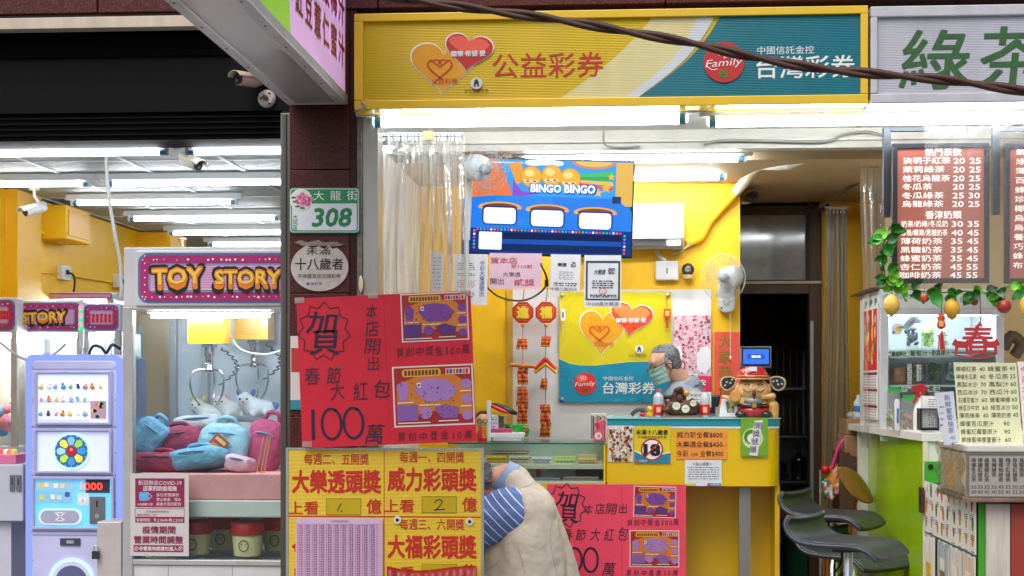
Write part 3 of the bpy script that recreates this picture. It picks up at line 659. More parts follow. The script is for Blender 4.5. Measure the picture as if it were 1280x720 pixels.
for i in range(8):
    a = 45 * i + 22.5; b.poly([(89 + r_ * math.cos(R(q)), 564 + r_ * math.sin(R(q))) for r_, q in ((8, a + 4), (15, a + 4), (18, a + 14), (18, a + 30), (15, a + 40), (8, a + 40))], KY - .016, .002, EM('wheel_' + wc[i], wc[i], .25))
for i in range(16): b.disc(89 + 19.5 * math.cos(R(22.5 * i)), 564 + 19.5 * math.sin(R(22.5 * i)), .7, KY - .0175, .001, wh, k=6)
b.disc(89, 564, 6.5, KY - .018, .004, C('b8232c'), k=20); b.disc(89, 562, 2.2, KY - .0195, .001, C('f08a8a'), k=10); b.build('prize_wheel', kt)
b = MB(); b.rect(41, 599, 141, 660, KY - .004, .004, EM('panel_cyan', '6cc0ea', .35))
for (a_, b_, c_, d_, cc) in ((45, 602, 93, 612, 'a8dcf4'), (45, 614, 90, 628, '8fd0f0'), (97, 616, 111, 632, 'd8ecf6'), (45, 643, 70, 657, '9fd8f4')): b.rrect(a_, b_, c_, d_, 2, KY - .006, .001, C(cc))
for (xx, yy, cc) in ((52, 607, 'f0d860'), (58, 606, 'f4f0e0'), (70, 607, 'f8f8f4'), (78, 607, 'f2e8c8'), (52, 622, 'e8e060'), (66, 621, 'f6f6f0'), (74, 622, 'd8e8f4'), (84, 618, '4a5aa8'), (101, 625, 'f6f6f0'), (106, 627, 'e0e8f0')): b.rrect(xx - 3, yy - 3, xx + 3, yy + 3, 1.5, KY - .0075, .001, C(cc))
b.rect(107, 599, 137, 616, KY - .008, .005, C('2c2c38')); b.text('000', 117, 608, 9, KY - .0085, EM('led_red', 'ff3020', 3.5), 22); b.rect(100, 602, 104, 612, KY - .0085, .002, C('d8dce4'))
b.rect(112, 621, 131, 655, KY - .012, .01, M('coin_metal', '8f949c', .3, metal=.8)); b.rect(120, 626, 122, 634, KY - .013, .001, INK); b.disc(121, 645, 3, KY - .014, .002, ALU)
b.rrect(48, 636, 102, 656, 9.8, KY - .012, .01, EM('button_rim', 'cfe4ff', .8)); b.rrect(50.5, 638, 99, 654.5, 8, KY - .016, .01, C('a7abc4', .35)); 
for sgn in (-1, 1): b.stroke([(75 - 6, 646 - 5 * sgn), (75 + 6, 646 + 5 * sgn)], 1.6, KY - .017, wh); b.stroke([(75 - 7, 646 - 5 * sgn), (75 + 7, 646 - 5 * sgn)], 1.2, KY - .017, wh)
b.build('control_panel', kt)
b = MB(); b.rect(40, 668, 141, 669, KY - .004, .004, fr2); b.rect(75, 673, 100, 682, KY - .008, .006, C('3c3e4c')); b.rect(83, 675.5, 92, 679.5, KY - .01, .002, ALU); b.build('slot_plate', kt)
b = MB(); b.disc(89, 726, 28, KY - .01, .008, EM('hole_glow', '7fc4ff', 2.2), k=36); b.disc(89, 726, 24.5, KY - .016, .012, C('d4d8f0'), k=36); b.disc(89, 727, 20, KY - .018, .01, C('5a5c86'), k=36); b.build('prize_hole', kt)
b = MB(); gap = C('6e6c96', .5)
for yy in (461, 533.5, 594, 664): b.rect(38, yy, 146, yy + .6, KY - .0015, .001, gap)
for xx in (40.5, 144):
    for yy in (459, 500, 533, 566, 594, 630, 664, 700): b.disc(xx, yy, .8, KY - .003, .002, C('8c8aa6', .3, metal=.6), k=8)
b.disc(130, 697, 3, KY - .003, .002, ALU, k=14); b.rect(129.6, 695.5, 130.4, 698.5, KY - .004, .001, INK); b.build('panel_gap', kt)
b = MB(); g2 = C('7a7876', .5); Yg = CY + .0105
for xx in (210, 290): b.rect(xx, 703, xx + .6, 790, Yg, .001, g2)
b.rect(168, 705, 350, 705.6, Yg, .001, g2); b.build('panel_gap', cm)
# cables over it and the locked box in front
b = MB(); b.tube([P(110, 446, KY + .2), P(116, 433, KY + .2), P(126, 434, KY + .2), P(133, 441, KY + .2), P(140, 431, KY + .2), P(150, 436, KY + .25)], .01, BLACK, sub=6); tag(b.build('black_cable'), 'black cables coiled on top of the lavender prize machine', 'cable')
lb = thing('coin_box', 'pale metal box with a padlock in front of the prize machine', 'box', tuple(P(136, 720, .62)))
b = MB(); q = P(121, 652, .62); r_ = P(152, 652, .62); b.box(q.x, r_.x, .62, .84, .02, q.z, M('box_beige', 'c3bcb8', .4, metal=.2, var=.12)); b.build('body', lb, bev=.006)
b = MB(); c = P(119, 692, .6); b.box(c.x - .015, c.x + .02, .585, .615, c.z - .03, c.z + .015, C('4a4a4c', .3, metal=.7)); b.tube([c + Vector((-.008, 0, .012)), c + Vector((-.006, 0, .04)), c + Vector((.012, 0, .04)), c + Vector((.014, 0, .012))], .004, ALU, sub=4); b.build('padlock', lb)

# --- row of claw machines farther back
def far_machine(x0, x1, yt, yh, Y, label, words, seed, side=True, stuff=True):
    t = thing('claw_machine', label, 'claw machine', (X((x0 + x1) / 2, Y), Y + .4, .02), 'row of machines at the left')
    header(t, x0, yt, x1, yh, Y, words, seed)
    xa, xb = X(x0 + .5, Y), X(x1 - .5, Y); zh = Z(yh, Y, (x0 + x1) / 2); zc = Z(560, Y)
    b = MB(); b.box(xa, xb, Y + .005, Y + .5, .02, zc - .001, MACH); b.build('base_cabinet', t, bev=.006)
    b = MB()
    for x in (xa, xb - .04):
        for y in (Y + .005, Y + .46): b.box(x, x + .04, y, y + .04, zc, zh - .001, FR)
    b.box(xa, xb, Y + .125, Y + .5, zh, zh + .06, MACH); b.build('frame', t)
    b = MB(); b.box(xa + .04, xb - .04, Y + .02, Y + .025, zc, zh, GLASS); b.build('front_glass', t)
    b = MB(); b.box(xa + .01, xb - .01, Y + .47, Y + .475, zc, zh, C('dfe2ea', .4, bump=.5, bscale=14)); b.build('back_panel', t)
    b = MB(); b.tube([(xa + .06, Y + .1, zh - .02), (xb - .06, Y + .1, zh - .02)], .012, EM('machine_lamp', 'eaf2ff', 90)); b.build('lamp_bar', t)
    r = random.Random(seed)
    cc = ['e88aa8', '58b07a', 'e6c24a', '6aa0d8', 'd84a5a', 'f0ede6']
    for i in range(6 if stuff else 0):
        b = MB(); k = r.uniform(.05, .09); b.ell((r.uniform(xa + .1, xb - .1), r.uniform(Y + .12, Y + .38), zc + k * .8 + r.random() * .12), (k, k, k * 1.1), M('toy_' + cc[i % 6], cc[i % 6], .6, var=.2, scale=15), seg=10, rings=7)
        b.ell(Vector(b.v[0]) + Vector((0, 0, k * .4)), k * .6, M('toy_' + cc[i % 6], cc[i % 6]), seg=10, rings=7); tag(b.build('prize_toy'), '%s toy lying in the %s' % (('pink', 'green', 'yellow', 'blue', 'red', 'white')[i], label.split(' with ')[0].replace('claw machine hidden', 'hidden claw machine').split(' right of')[0]) + {11: ' with orange letters', 12: ' with red lettering'}.get(seed, ''), 'toy', 'prizes in the far machines')
    return t
redp = C('e0243c', .4)
def barsword(q, Y, x0, x1, yc):
    for i in range(7):
        xx = x0 + (x1 - x0) * (i + .5) / 7; q.rect(xx - 1.6, yc - 5.5, xx + 1.2, yc + 5.5, Y, .001, redp); q.rect(xx - 2.2, yc - 5.5 + (i % 3), xx + 2, yc - 3.8 + (i % 3), Y - .001, .001, redp); q.rect(xx - 2.2, yc + 1 + (i % 2) * 2, xx + 2, yc + 2.4 + (i % 2) * 2, Y - .001, .001, redp)
far_machine(23, 103, 376, 416, 2.1, 'claw machine with fat orange letters behind the lavender machine', lambda q, Y: cartoon(q, 'STORY', 55, 397, 13, 54, Y, -2), 11)
far_machine(103, 150, 379, 415, 2.0, 'narrow claw machine with red lettering right of the orange lettered one', lambda q, Y: barsword(q, Y, 109, 145, 398), 12)
far_machine(-60, 21, 372, 416, 1.9, 'claw machine at the left frame edge with grey coin cabinet', lambda q, Y: barsword(q, Y, -10, 14, 394), 13)
far_machine(20, 140, 366, 374, 3.3, 'claw machine hidden behind the front row with starred pink header', lambda q, Y: q.rect(70, 368.5, 71, 369.5, Y, .001, STAR), 14, stuff=False)
# green light column and looping cable between machines
b = MB(); c = P(100, 412, 1.95); 
for i in range(6): b.ell(P(101, 385 + i * 5, 1.95), (.018, .012, .02), EM('green_led' if i % 2 else 'pink_led', '40e08a' if i % 2 else 'f0a0c0', .8), seg=8, rings=6)
b.box(c.x - .01, c.x + .018, 1.96, 1.98, c.z - .12, c.z + .2, WHITE); tag(b.build('light_strip'), 'strip of small green and pink lights between two headers', 'light strip')
b = MB(); b.tube([P(0, 428, 1.7), P(30, 449, 1.7), P(60, 447, 1.7), P(82, 430, 1.7)], .008, C('c8c8cc'), sub=6); tag(b.build('looping_cable'), 'pale cable looping in front of the far machines', 'cable')
# coin cabinet at the far left
t = thing('coin_cabinet', 'light grey coin cabinet with two silver slots at the left edge', 'cabinet', tuple(P(10, 720, 1.2)))
b = MB(); q = P(-40, 580, 1.2); r_ = P(29, 652, 1.2); b.box(q.x, r_.x, 1.2, 1.6, r_.z, q.z, M('cabinet_grey', 'c9cad2', .4, var=.1)); b.build('body', t, bev=.008)
b = MB()
for xx in (15, 23): b.rect(xx - 3, 594, xx + 3, 614, 1.19, .01, M('coin_metal')); b.rect(xx - .6, 598, xx + .6, 606, 1.188, .002, INK)
b.build('coin_slot', t)
b = MB(); q = P(-40, 660, 1.25); r_ = P(14, 720, 1.25); b.box(q.x, r_.x, 1.25, 1.55, .02, P(10, 652.5, 1.25).z, M('cabinet_grey')); b.build('stand', t)
t = thing('prize_crate', 'small open crate of pink and yellow prizes on the coin cabinet', 'crate', tuple(P(8, 580, 1.3)))
b = MB(); q = P(-20, 568, 1.22); r_ = P(20, 580, 1.22); b.box(q.x, r_.x, 1.22, 1.5, r_.z, q.z, C('e878a0', .5)); b.build('box', t, bev=.005)
for i in range(5):
    b = MB(); b.ell(P(-2 + i * 5, 567, 1.3), .03, C(('f0c83c', 'e85a6a', 'f4efe6', 'f0963c', 'e9e06a')[i], .5), seg=10, rings=7); tag(b.build('toy_ball'), '%s ball in the small pink crate' % ('deep yellow', 'red', 'white', 'orange', 'pale yellow')[i], 'toy', 'balls in the pink crate')
t = thing('side_poster', 'small starry poster with orange letters beside the grey stand', 'poster', tuple(P(24, 720, 1.7)))
b = MB(); b.rect(15, 655, 33, 730, 1.7, .02, C('c23a7c', .4)); b.build('board', t); b = MB(); cartoon(b, 'TOY', 24, 676, 12, 17, 1.697); b.build('lettering', t)
# ------------------------------------------------------------------ light boxes over the shop
SY = -.16
def z7(x, y): return 440 + x / 3.6, y / 3.6
lb = thing('lottery_signboard', 'wide yellow and teal light box sign with two hearts', 'signboard', (X(764, SY), 0, Z(134, SY, 764)))
zt, zb_ = Z(13, SY, 764), Z(134, SY, 764); xa, xb = X(443.5, SY), X(1084.5, SY)
b = MB(); wd = .047
b.box(xa, xb, SY - .02, SY + .15, zt - wd + .006, zt, YSIGN); b.box(xa, xb, SY - .02, SY + .15, zb_, zb_ + wd, YSIGN); b.box(xa, xa + wd, SY - .021, SY + .15, zb_ + wd, zt - wd + .006, YSIGN); b.box(xb - wd * .8, xb, SY - .021, SY + .15, zb_ + wd, zt - wd + .006, YSIGN); b.build('frame', lb, bev=.004)
RIB = dict(ribs=38, var=.09, scale=5, streak=True, spec=.22)
b = MB(); b.box(xa + wd, xb - wd * .8, SY, SY + .01, zb_ + wd, zt - wd + .006, M('sign_face_yellow', 'd2b20c', .22, **RIB))
pf = (xa + wd, xb - wd * .8, zb_ + wd, zt - wd + .006)
def clip(pts): return [(min(max(x, pf[0]), pf[1]), min(max(z, pf[2]), pf[3])) for x, z in pts]
def curve(x0, x1, bow):
    pts = []
    for i in range(13): u = i / 12; pts.append((X(x0 + (x1 - x0) * u + bow * math.sin(u * math.pi), SY), pf[2] + (pf[3] - pf[2]) * u))
    return pts
def fill(l, r, Y, m): b.prism(clip(l + r[::-1]), Y, .001, m)
PALEY = M('sign_face_pale', 'd9cf96', .22, **RIB); SWH = M('sign_face_white', 'cfd6da', .22, **RIB); TEAL = M('sign_face_teal', '14707f', .2, **RIB)
fill(curve(700, 815, 10), curve(785, 893, 14), SY - .002, PALEY)
fill(curve(780, 872, 16), curve(797, 893, 14), SY - .003, SWH)
fill(curve(798, 900, 14), [(pf[1], pf[2] + (pf[3] - pf[2]) * i / 12) for i in range(13)], SY - .004, TEAL); b.build('face_panel', lb)
sred = M('sign_red', 'c22a22', .3, var=.03); swht = M('sign_ink_white', 'e8ecec', .35, var=.02); gold = M('heart_gold', 'e5a11c', .25, var=.1, scale=10)
def hearts(b, Y, gx0, gy0, gx1, gy1, rx0, ry0, rx1, ry1, redm, scale=1):
    e = .002; s = scale
    b.heart(gx0 - 1.6 * s, gy0 - 1.6 * s, gx1 + 1.6 * s, gy1 + 2 * s, Y - e, e, swht, 2); b.heart(gx0, gy0, gx1, gy1, Y - 2 * e, e, gold, 2)
    b.heart(rx0 - 1.4 * s, ry0 - 1.4 * s, rx1 + 1.4 * s, ry1 + 1.6 * s, Y - 3 * e, e, swht, 8); b.heart(rx0, ry0, rx1, ry1, Y - 4 * e, e, redm, 8)
    b.heart(rx0 + 4 * s, ry0 + 2.5 * s, rx1 - 4 * s, ry1 - 18 * s, Y - 4.4 * e, .0005, C('e8604a' if redm is sred else 'ff8a4a', .25), 8)
    cx, cy = (gx0 + gx1) / 2 - 4 * s, (gy0 + gy1) / 2 - 1 * s
    for sg in (-1, 1):
        b.stroke([(cx + sg * 1, cy - 2 * s), (cx + sg * 6 * s, cy - 6.5 * s), (cx + sg * 12 * s, cy - 10 * s), (cx + sg * 15 * s, cy - 3 * s), (cx + sg * 8 * s, cy + 5 * s), (cx - sg * 1 * s + 0, cy + 12 * s), (cx - 7 * s if sg > 0 else cx + 5 * s, cy + 18 * s - (4 * s if sg < 0 else 0))], 2.2 * s, Y - 3 * e, C('c8381c', .35), taper=True, sub=4)
        b.stroke([(cx + sg * 10 * s, cy - 9 * s), (cx + sg * 3 * s, cy - 11 * s), (cx - sg * 2 * s, cy - 5 * s), (cx, cy - 1 * s)], 1.6 * s, Y - 3.2 * e, C('c8381c', .35), taper=True, sub=4)
    b.text('關懷·希望·愛', (rx0 + rx1) / 2, (ry0 + ry1) / 2 - 0 * s, 7 * s, Y - 5 * e, swht, (rx1 - rx0) * .72, bold=.03, t=.002)
    b.text('公益彩券', (gx0 + gx1) / 2 + 2 * s, gy0 + (gy1 - gy0) * .74, 7.2 * s, Y - 2 * e, C('c8381c', .35), 33 * s, t=.002)
b = MB(); hearts(b, SY, 513.5, 55, 594, 118, 556, 44, 615, 90, sred)
b.text('公益彩券', 685, 81.5, 31, SY, sred, 139, bold=.004, t=.003)
b.disc(595.5, 104, 7.4, SY - .012, .002, C('d8d6cf'), k=24)
b.poly([(592, 108), (593, 101), (595.5, 98.5), (598, 101), (599, 108), (596.5, 108), (596.5, 105), (594.5, 105), (594.5, 108)], SY - .014, .001, C('2c2a4a')); b.text('財政部國庫署', 595.5, 113.3, 4.2, SY - .011, INK, 30, t=.002)
b.disc(905, 77.5, 25.5, SY - .010, .004, sred, k=40)
b.text('We', 903, 64, 10, SY - .011, swht, 14, skew=.3, rot=-14); b.text('are', 909, 70, 5, SY - .011, swht, 9, skew=.3, rot=-10)
b.text('Family', 905, 79.5, 12, SY - .011, swht, 45, skew=.35, rot=-4); b.stroke([(883, 82), (890, 87), (897, 86)], 1, SY - .012, swht, sub=3); b.rrect(899, 87.5, 909.5, 97, 1.5, SY - .012, .001, C('4f7a2a')); b.rect(903.6, 89.5, 905, 95, SY - .0135, .001, sred); b.rect(901.5, 91.7, 907, 93, SY - .0137, .001, sred)
b.text('中國信託金控', 982, 62.5, 10, SY - .004, swht, 71, t=.002); b.text('台灣彩券', 1007, 83.5, 28, SY - .004, swht, 123, bold=.012, t=.002)
b.build('lettering', lb)
b = MB(); b.tube([P(452, 128, SY - .03), P(456, 132, SY - .03), P(449, 137, SY - .03), P(444, 139, SY)], .006, C('a8a49a'), sub=4); b.build('loose_film', lb)
# tea light box
tb = thing('tea_signboard', 'pale grey light box sign with two green brushed characters', 'signboard', (X(1230, SY), 0, Z(133, SY, 1180)))
zt, zb_ = Z(6.5, SY, 1240), Z(128.5, SY, 1240); xa, xb = X(1087.5, SY), X(1480, SY); fm = M('sign_frame_pale', 'c2c2c8', .4, var=.15, scale=8)
b = MB(); b.box(xa, xb, SY - .02, SY + .15, zt - .055, zt, fm); b.box(xa, xb, SY - .02, SY + .15, zb_, zb_ + .05, fm); b.box(xa, xa + .035, SY - .021, SY + .15, zb_ + .05, zt - .055, fm); b.box(xb - .04, xb, SY - .021, SY + .15, zb_ + .05, zt - .055, fm); b.build('frame', tb, bev=.006)
b = MB(); b.box(xa + .035, xb - .04, SY, SY + .01, zb_ + .05, zt - .055, M('sign_face_lavender', 'b9bac4', .2, **RIB)); b.build('face_panel', tb)
b = MB(); g = M('brush_green', '30602f', .45, var=.3, scale=30); b.text('綠', 1170, 74.5, 75, SY, g, 85, bold=.012, skew=.10, t=.002); b.text('茶', 1269, 72, 78, SY, g, 86, bold=.012, skew=.10, t=.002); b.text('鋪', 1370, 72, 76, SY, g, 86, bold=.012, skew=.10, t=.002); b.build('lettering', tb)
# rail under the boxes and the two long lamps
b = MB(); b.box(X(446.3, .02), X(1500, .02), -.02, .12, Z(141, .0, 860), Z(134.5, .0, 860), M('soffit_white', 'c9cdcc', .4, var=.12, scale=5, streak=True)); b.box(X(452, .02), X(1500, .02), .10, .66, Z(141, .0, 860) + .012, Z(135, .0, 860) + .006, WHITE)
tag(b.build('white_soffit', bev=.002), 'white strip of soffit directly under the light box signs', 'soffit')
zl = Z(151, .02, 660); L1 = X(872, .02) - X(458, .02)
t = batten((X(458, .02) + X(868, .02)) / 2, .02, Z(150.5, .02, 660), X(868, .02) - X(456, .02), 'long lit tube lamp under the yellow sign', 'lamps over the shop opening', r=.029, lamp=LAMPF)
batten((X(874, .02) + X(1320, .02)) / 2, .02, Z(149.5, .02, 1090), X(1320, .02) - X(874, .02), 'long lit tube lamp under the teal and green signs', 'lamps over the shop opening', r=.029, lamp=LAMPF)

# ------------------------------------------------------------------ shop shell
BY = 2.0
bx1 = X(925, BY)
b = MB(); b.box(-.9, bx1, BY, BY + .15, 0, SCZ, YWALL); b.box(bx1 - .15, bx1, BY + .151, 3.1, 0, SCZ, YWALL)
tag(b.build('yellow_back_wall'), 'yellow back wall behind the lottery counter', 'wall')
WB = M('shop_white_beam', 'c9c6ba', .55, var=.14, scale=4)
b = MB(); b.box(-.9, 4.2, .60, .70, SCZ + .012, 3.1, WB); b.box(-.9, 4.2, .57, .599, SCZ + .05, SCZ + .068, WB)
tag(b.build('white_beam', bev=.003), 'white ceiling beam with thin cables across the shop opening', 'beam')
b = MB(); b.tube([P(880, 181, .56), P(900, 176, .56), P(960, 176, .56), P(1030, 177, .56), P(1055, 168, .56), P(1085, 165, .56), P(1105, 170, .56)], .008, C('8f938e'), sub=5); b.tube([P(755, 160, .56), P(756, 180, .56), P(775, 184, .56), P(800, 183, .56)], .005, C('8f938e'), sub=4)
tag(b.build('thin_cable'), 'thin grey cable looping along the white beam', 'cable')
b = MB(); b.box(X(440, 0) - .02, X(471, .2), .21, 1.99, .02, 2.74, M('inner_wall_white', 'dcdbd6', .55, var=.1, scale=3)); tag(b.build('inner_side_wall'), 'white inner side wall of the lottery shop behind the strip curtain', 'wall')
# door wall deeper in
DY = 3.1; dx0, dx1 = X(925, DY) - .1, X(1026, DY); fw = WOOD
zt_top, zt_bot = Z(258, DY, 975), Z(350, DY, 975)
b = MB(); b.box(dx1, 4.2, DY, DY + .12, 0, SCZ, YWALL); b.box(dx0, dx1, DY, DY + .12, Z(252, DY, 975), SCZ, CREAM)
tag(b.build('door_wall'), 'yellow wall around the dark rear doorway', 'wall')
dr = thing('doorway', 'dark wood door frame with a grey glass transom above the open doorway', 'doorway', ((dx0 + dx1) / 2, DY, 0))
b = MB(); fx = X(1011, DY); b.box(fx, dx1, DY - .03, DY + .1, 0, zt_top, WOOD); b.box(dx0, fx - .001, DY - .03, DY + .1, zt_top - .06, zt_top, WOOD); b.box(dx0, fx - .001, DY - .03, DY + .1, zt_bot - .10, zt_bot, WOOD); b.box(fx - .02, fx - .001, DY - .04, DY, zt_bot, zt_top - .06, C('3c2c20')); b.build('frame', dr, bev=.004)
b = MB(); b.box(dx0, dx1, DY - .06, DY - .031, zt_bot - .03, zt_bot - .012, CREAM); b.build('ledge', dr)
b = MB(); b.box(dx0, fx - .021, DY + .02, DY + .03, zt_bot + .001, zt_top - .061, M('transom_glass', '9aa2a4', .06, var=.3, scale=4, spec=1)); b.build('transom_pane', dr)
b = MB(); b.box(X(1012, DY), X(1016, DY), DY - .045, DY - .031, 0.5, 1.9, ALU); b.build('sliding_edge', dr)
# dark room behind
b = MB(); dk = M('dim_room_paint', 'a8a298', .8, var=.3); b.box(dx0 - .8, dx1 + .8, 6.8, 6.9, 0, 3, dk); b.box(dx0 - .9, dx0 - .8, DY + .13, 6.9, 0, 3, dk); b.box(dx1 + .8, dx1 + .9, DY + .13, 6.9, 0, 3, dk); b.box(dx0 - .8, dx1 + .8, DY + .13, 6.8, 2.6, 2.7, dk)
tag(b.build('dark_room_walls'), 'dark walls of the unlit room behind the doorway', 'wall')
t = thing('kitchen_rack', 'dim metal rack with pots in the dark back room', 'rack', ((dx0 + dx1) / 2, 5.2, 0)); RK = M('rack_metal', '9a9d9f', .35, metal=.8)
b = MB(); ra, rb = X(940, 5.2), X(1008, 5.2)
for x in (ra, rb): 
    for y in (5.0, 5.4): b.box(x - .012, x + .012, y - .012, y + .012, 0, 1.75, RK)
for z in (.25, .62, 1.0, 1.4): b.box(ra, rb, 5.0, 5.4, z, z + .015, RK)
for i in range(9): b.box(ra, rb, 5.41, 5.415, .3 + i * .16, .305 + i * .16, RK); b.box(ra + i * (rb - ra) / 8, ra + i * (rb - ra) / 8 + .005, 5.41, 5.415, 0, 1.75, RK)
b.build('frame', t)
def pot(x, y, z, r, h, label, m):
    q = thing('cooking_pot', label, 'pot', (x, y, z), 'pots on the dim rack'); b = MB(); b.lathe([(r * .9, 0), (r, .02), (r, h), (r * 1.05, h + .005), (r * .6, h + .04), (.02, h + .05)], (x, y, z), m, seg=18); b.build('body', q); b = MB(); b.ell((x, y, z + h + .065), .02, BLACK); b.build('lid_knob', q)
pm = M('pot_steel', '9a9c9e', .25, metal=.9); pot((ra + rb) / 2 - .06, 5.15, .64, .12, .12, 'wide steel pot on the rack under the dark shelves', pm); pot((ra + rb) / 2 + .16, 5.15, .64, .07, .16, 'narrow steel pot right of the wide pot', pm); pot((ra + rb) / 2 + .1, 5.12, .27, .14, .14, 'dark pot on the lowest shelf of the rack', M('pot_dark', '2c2e32', .3, metal=.6))
t = thing('storage_box', 'red box with white lettering on the back room floor', 'box', tuple(P(990, 690, 3.9)))
b = MB(); q = P(960, 638, 3.9); r_ = P(1012, 676, 3.9); b.box(q.x, r_.x, 3.9, 4.3, r_.z, q.z, M('box_red', 'a8442e', .6, var=.15)); b.build('box', t, bev=.004)
b = MB(); b.text('OC', 994, 645, 6, 3.9, C('c8b0a0'), 14, bold=.06); b.build('lettering', t)
b = MB(); b.lathe([(.16, 0), (.2, .42), (.215, .43), (.2, .44), (.02, .43)], (X(1010, 3.4), 3.4, .02), M('bin_green', '1f5a38', .45, var=.1), seg=20); tag(b.build('waste_bin'), 'dark green bin beside the bar stools in front of the back room', 'bin')
b = MB(); b.box(X(960, 3.9) - .05, X(1012, 3.9) + .05, 3.88, 4.4, .4, P(985, 678, 3.9).z - .002, WOOD); tag(b.build('low_bench'), 'low dark bench under the red box', 'bench')
# right-hand side wall of the shop
RX = PX(1060, 400, X(1062, 3.0)).x
b = MB(); b.box(4.2, 4.35, .3, 7, 0, 3.1, YWALL); tag(b.build('yellow_right_wall'), 'yellow wall at the far right of the tea stall', 'wall')

# ------------------------------------------------------------------ ceiling services
batten((X(640, .82) + X(941, .82)) / 2, .82, Z(199, .82, 880), X(941, .82) - X(640, .82), 'lit tube lamp in a white batten above the television', 'lamps on the shop ceiling', rail=.10, r=.016)
batten((X(700, 1.55) + X(890, 1.55)) / 2, 1.55, Z(221, 1.55, 850), X(890, 1.55) - X(650, 1.55), 'shorter lit tube lamp behind the television near the yellow wall', 'lamps on the shop ceiling', rail=.08, r=.022)
pm_ = M('pipe_cream', 'ded9cb', .5, var=.12, scale=12); wp = [P(1135, 167, .75), P(1105, 170, .8), P(1040, 185, 1.0), P(985, 205, 1.2), P(950, 207, 1.4), P(935, 222, 1.7), P(920, 240, 1.93)]
b = MB(); b.tube(wp, .032, pm_, 12, sub=6); b.tube([P(920, 240, 1.93), P(888, 275, 1.96), P(875, 297, 1.965), P(858, 303, 1.965)], .03, YWALL, 12, sub=6)
for q in (P(985, 205, 1.2), P(930, 228, 1.82)): b.ell(q, .036, pm_)
tag(b.build('refrigerant_pipe'), 'wrapped air conditioner pipe, cream on the ceiling and yellow on the wall', 'pipe')
t = thing('air_conditioner', 'white wall air conditioner partly hidden by the television', 'air conditioner', tuple(P(800, 312, BY)))
ax0, ax1 = X(712, 1.8), X(855, 1.8); az0, az1 = Z(309, 1.8, 800), Z(254, 1.8, 800); ACW = M('ac_white', 'b9bab7', .35, var=.04)
b = MB(); pr = [(1.995, az0), (1.84, az0), (1.79, az0 + .06), (1.785, az1 - .03), (1.80, az1), (1.995, az1)]
v = [(ax0, y, z) for y, z in pr] + [(ax1, y, z) for y, z in pr]; n = len(pr); b.add(v, [list(range(n))[::-1], [n + i for i in range(n)]] + [[i, (i + 1) % n, n + (i + 1) % n, n + i] for i in range(n)], ACW); b.build('body', t, bev=.006)
b = MB(); b.box(ax0 + .002, ax1 - .002, 1.782, 1.786, az1 - .06, az1 - .056, C('8a8c8a')); b.box(ax0 + .03, ax1 - .04, 1.776, 1.7845, az0 + .052, az0 + .06, C('9a9c9a')); b.box(ax0 + .02, ax1 - .12, 1.79, 1.80, az0 + .008, az0 + .045, C('2a2a2a')); b.box(ax1 - .11, ax1 - .02, 1.785, 1.80, az0 + .008, az0 + .045, ACW); b.build('vent', t)
b = MB(); b.tube([P(820, 311, 1.95), P(824, 320, 1.95), P(832, 326, 1.95)], .013, ACW, sub=4); b.tube([P(840, 312, 1.95), P(845, 318, 1.95), P(860, 308, 1.95), P(875, 300, 1.95)], .008, C('c8b88a'), sub=4); b.build('drain_hose', t)
t = thing('junction_box', 'white square wall box under the air conditioner', 'junction box', tuple(P(833, 350, BY))); b = MB(); b.rect(819.5, 326, 848, 350, 1.93, .069, WHITE); b.build('cover', t, bev=.008); b = MB(); b.rect(833, 335, 834.5, 342, 1.928, .002, C('55585a')); b.build('switch', t)
t = thing('wall_camera', 'small dark ball camera on the yellow wall beside the white box', 'camera', tuple(P(860, 350, BY))); b = MB(); b.lathe([(.03, 0), (.03, .02), (.02, .04), (.018, .07)], P(860, 348, 1.94) , C('c8b27a', .5)); b.build('base', t); b = MB(); b.ell(P(860, 337, 1.94), .042, C('2c2a26', .4)); b.lathe([(.022, 0), (.02, .012), (.01, .012), (.003, .008)], P(860, 337, 1.905), C('6a665c', .3), (0, -1, 0)); b.build('head', t)
t = bullet_cam(tuple(P(940, 247, 2.2)), 'brown camera on a corner bracket by the transom', '6f5c46', 0, 5, False); b = MB(); b.tube([P(940, 247, 2.3), P(935, 253, 2.25), P(926, 253, 2.22)], .012, CREAM, sub=3); b.build('bracket', t)

# television
tvr = thing('television', 'tilted flat television showing a blue lottery game with three gold balls', 'television', tuple(P(683, 320, .7)))
TY = .7; b = MB().roll(685, 258, TY, 1.9); b.rect(578, 198, 792, 320, TY + .004, .05, BLACK); b.rect(640, 225, 730, 290, TY + .055, .05, BLACK); b.build('case', tvr, bev=.004)
b = MB(); c = P(681, 225, TY + .12); b.tube([c, P(681, 150, TY + .12)], .019, C('2a2c2e', .4, metal=.5), 12); b.box(c.x - .06, c.x + .06, TY + .106, TY + .17, c.z - .12, c.z + .02, BLACK); b.build('ceiling_pole', tvr)
b = MB().roll(685, 258, TY, 1.9); S = TY
def em(h, s=.66): return EM('screen_%s_%s' % (h, s), h, s)
b.rect(581.5, 201, 788, 317, S + .002, .001, em('0f7cec'))
e = .0012
b.rect(580, 200.5, 790, 250, S - e, .001, em('2aa0f4'))
b.poly([(580, 200.5), (622, 200.5), (640, 245), (580, 262)], S - 2 * e, .001, em('f07a3c')); b.rect(769, 200.5, 790, 255, S - 2 * e, .001, em('e8b84a')); b.rect(580, 228, 590, 262, S - 2.5 * e, .001, em('f2c860'))
b.poly([(580, 250), (622, 246), (770, 246), (790, 262), (790, 290), (580, 290)], S - 3 * e, .001, em('127ef0')); b.poly([(622, 246), (690, 246), (700, 282), (600, 282)], S - 3.5 * e, .001, em('1a88f2'))
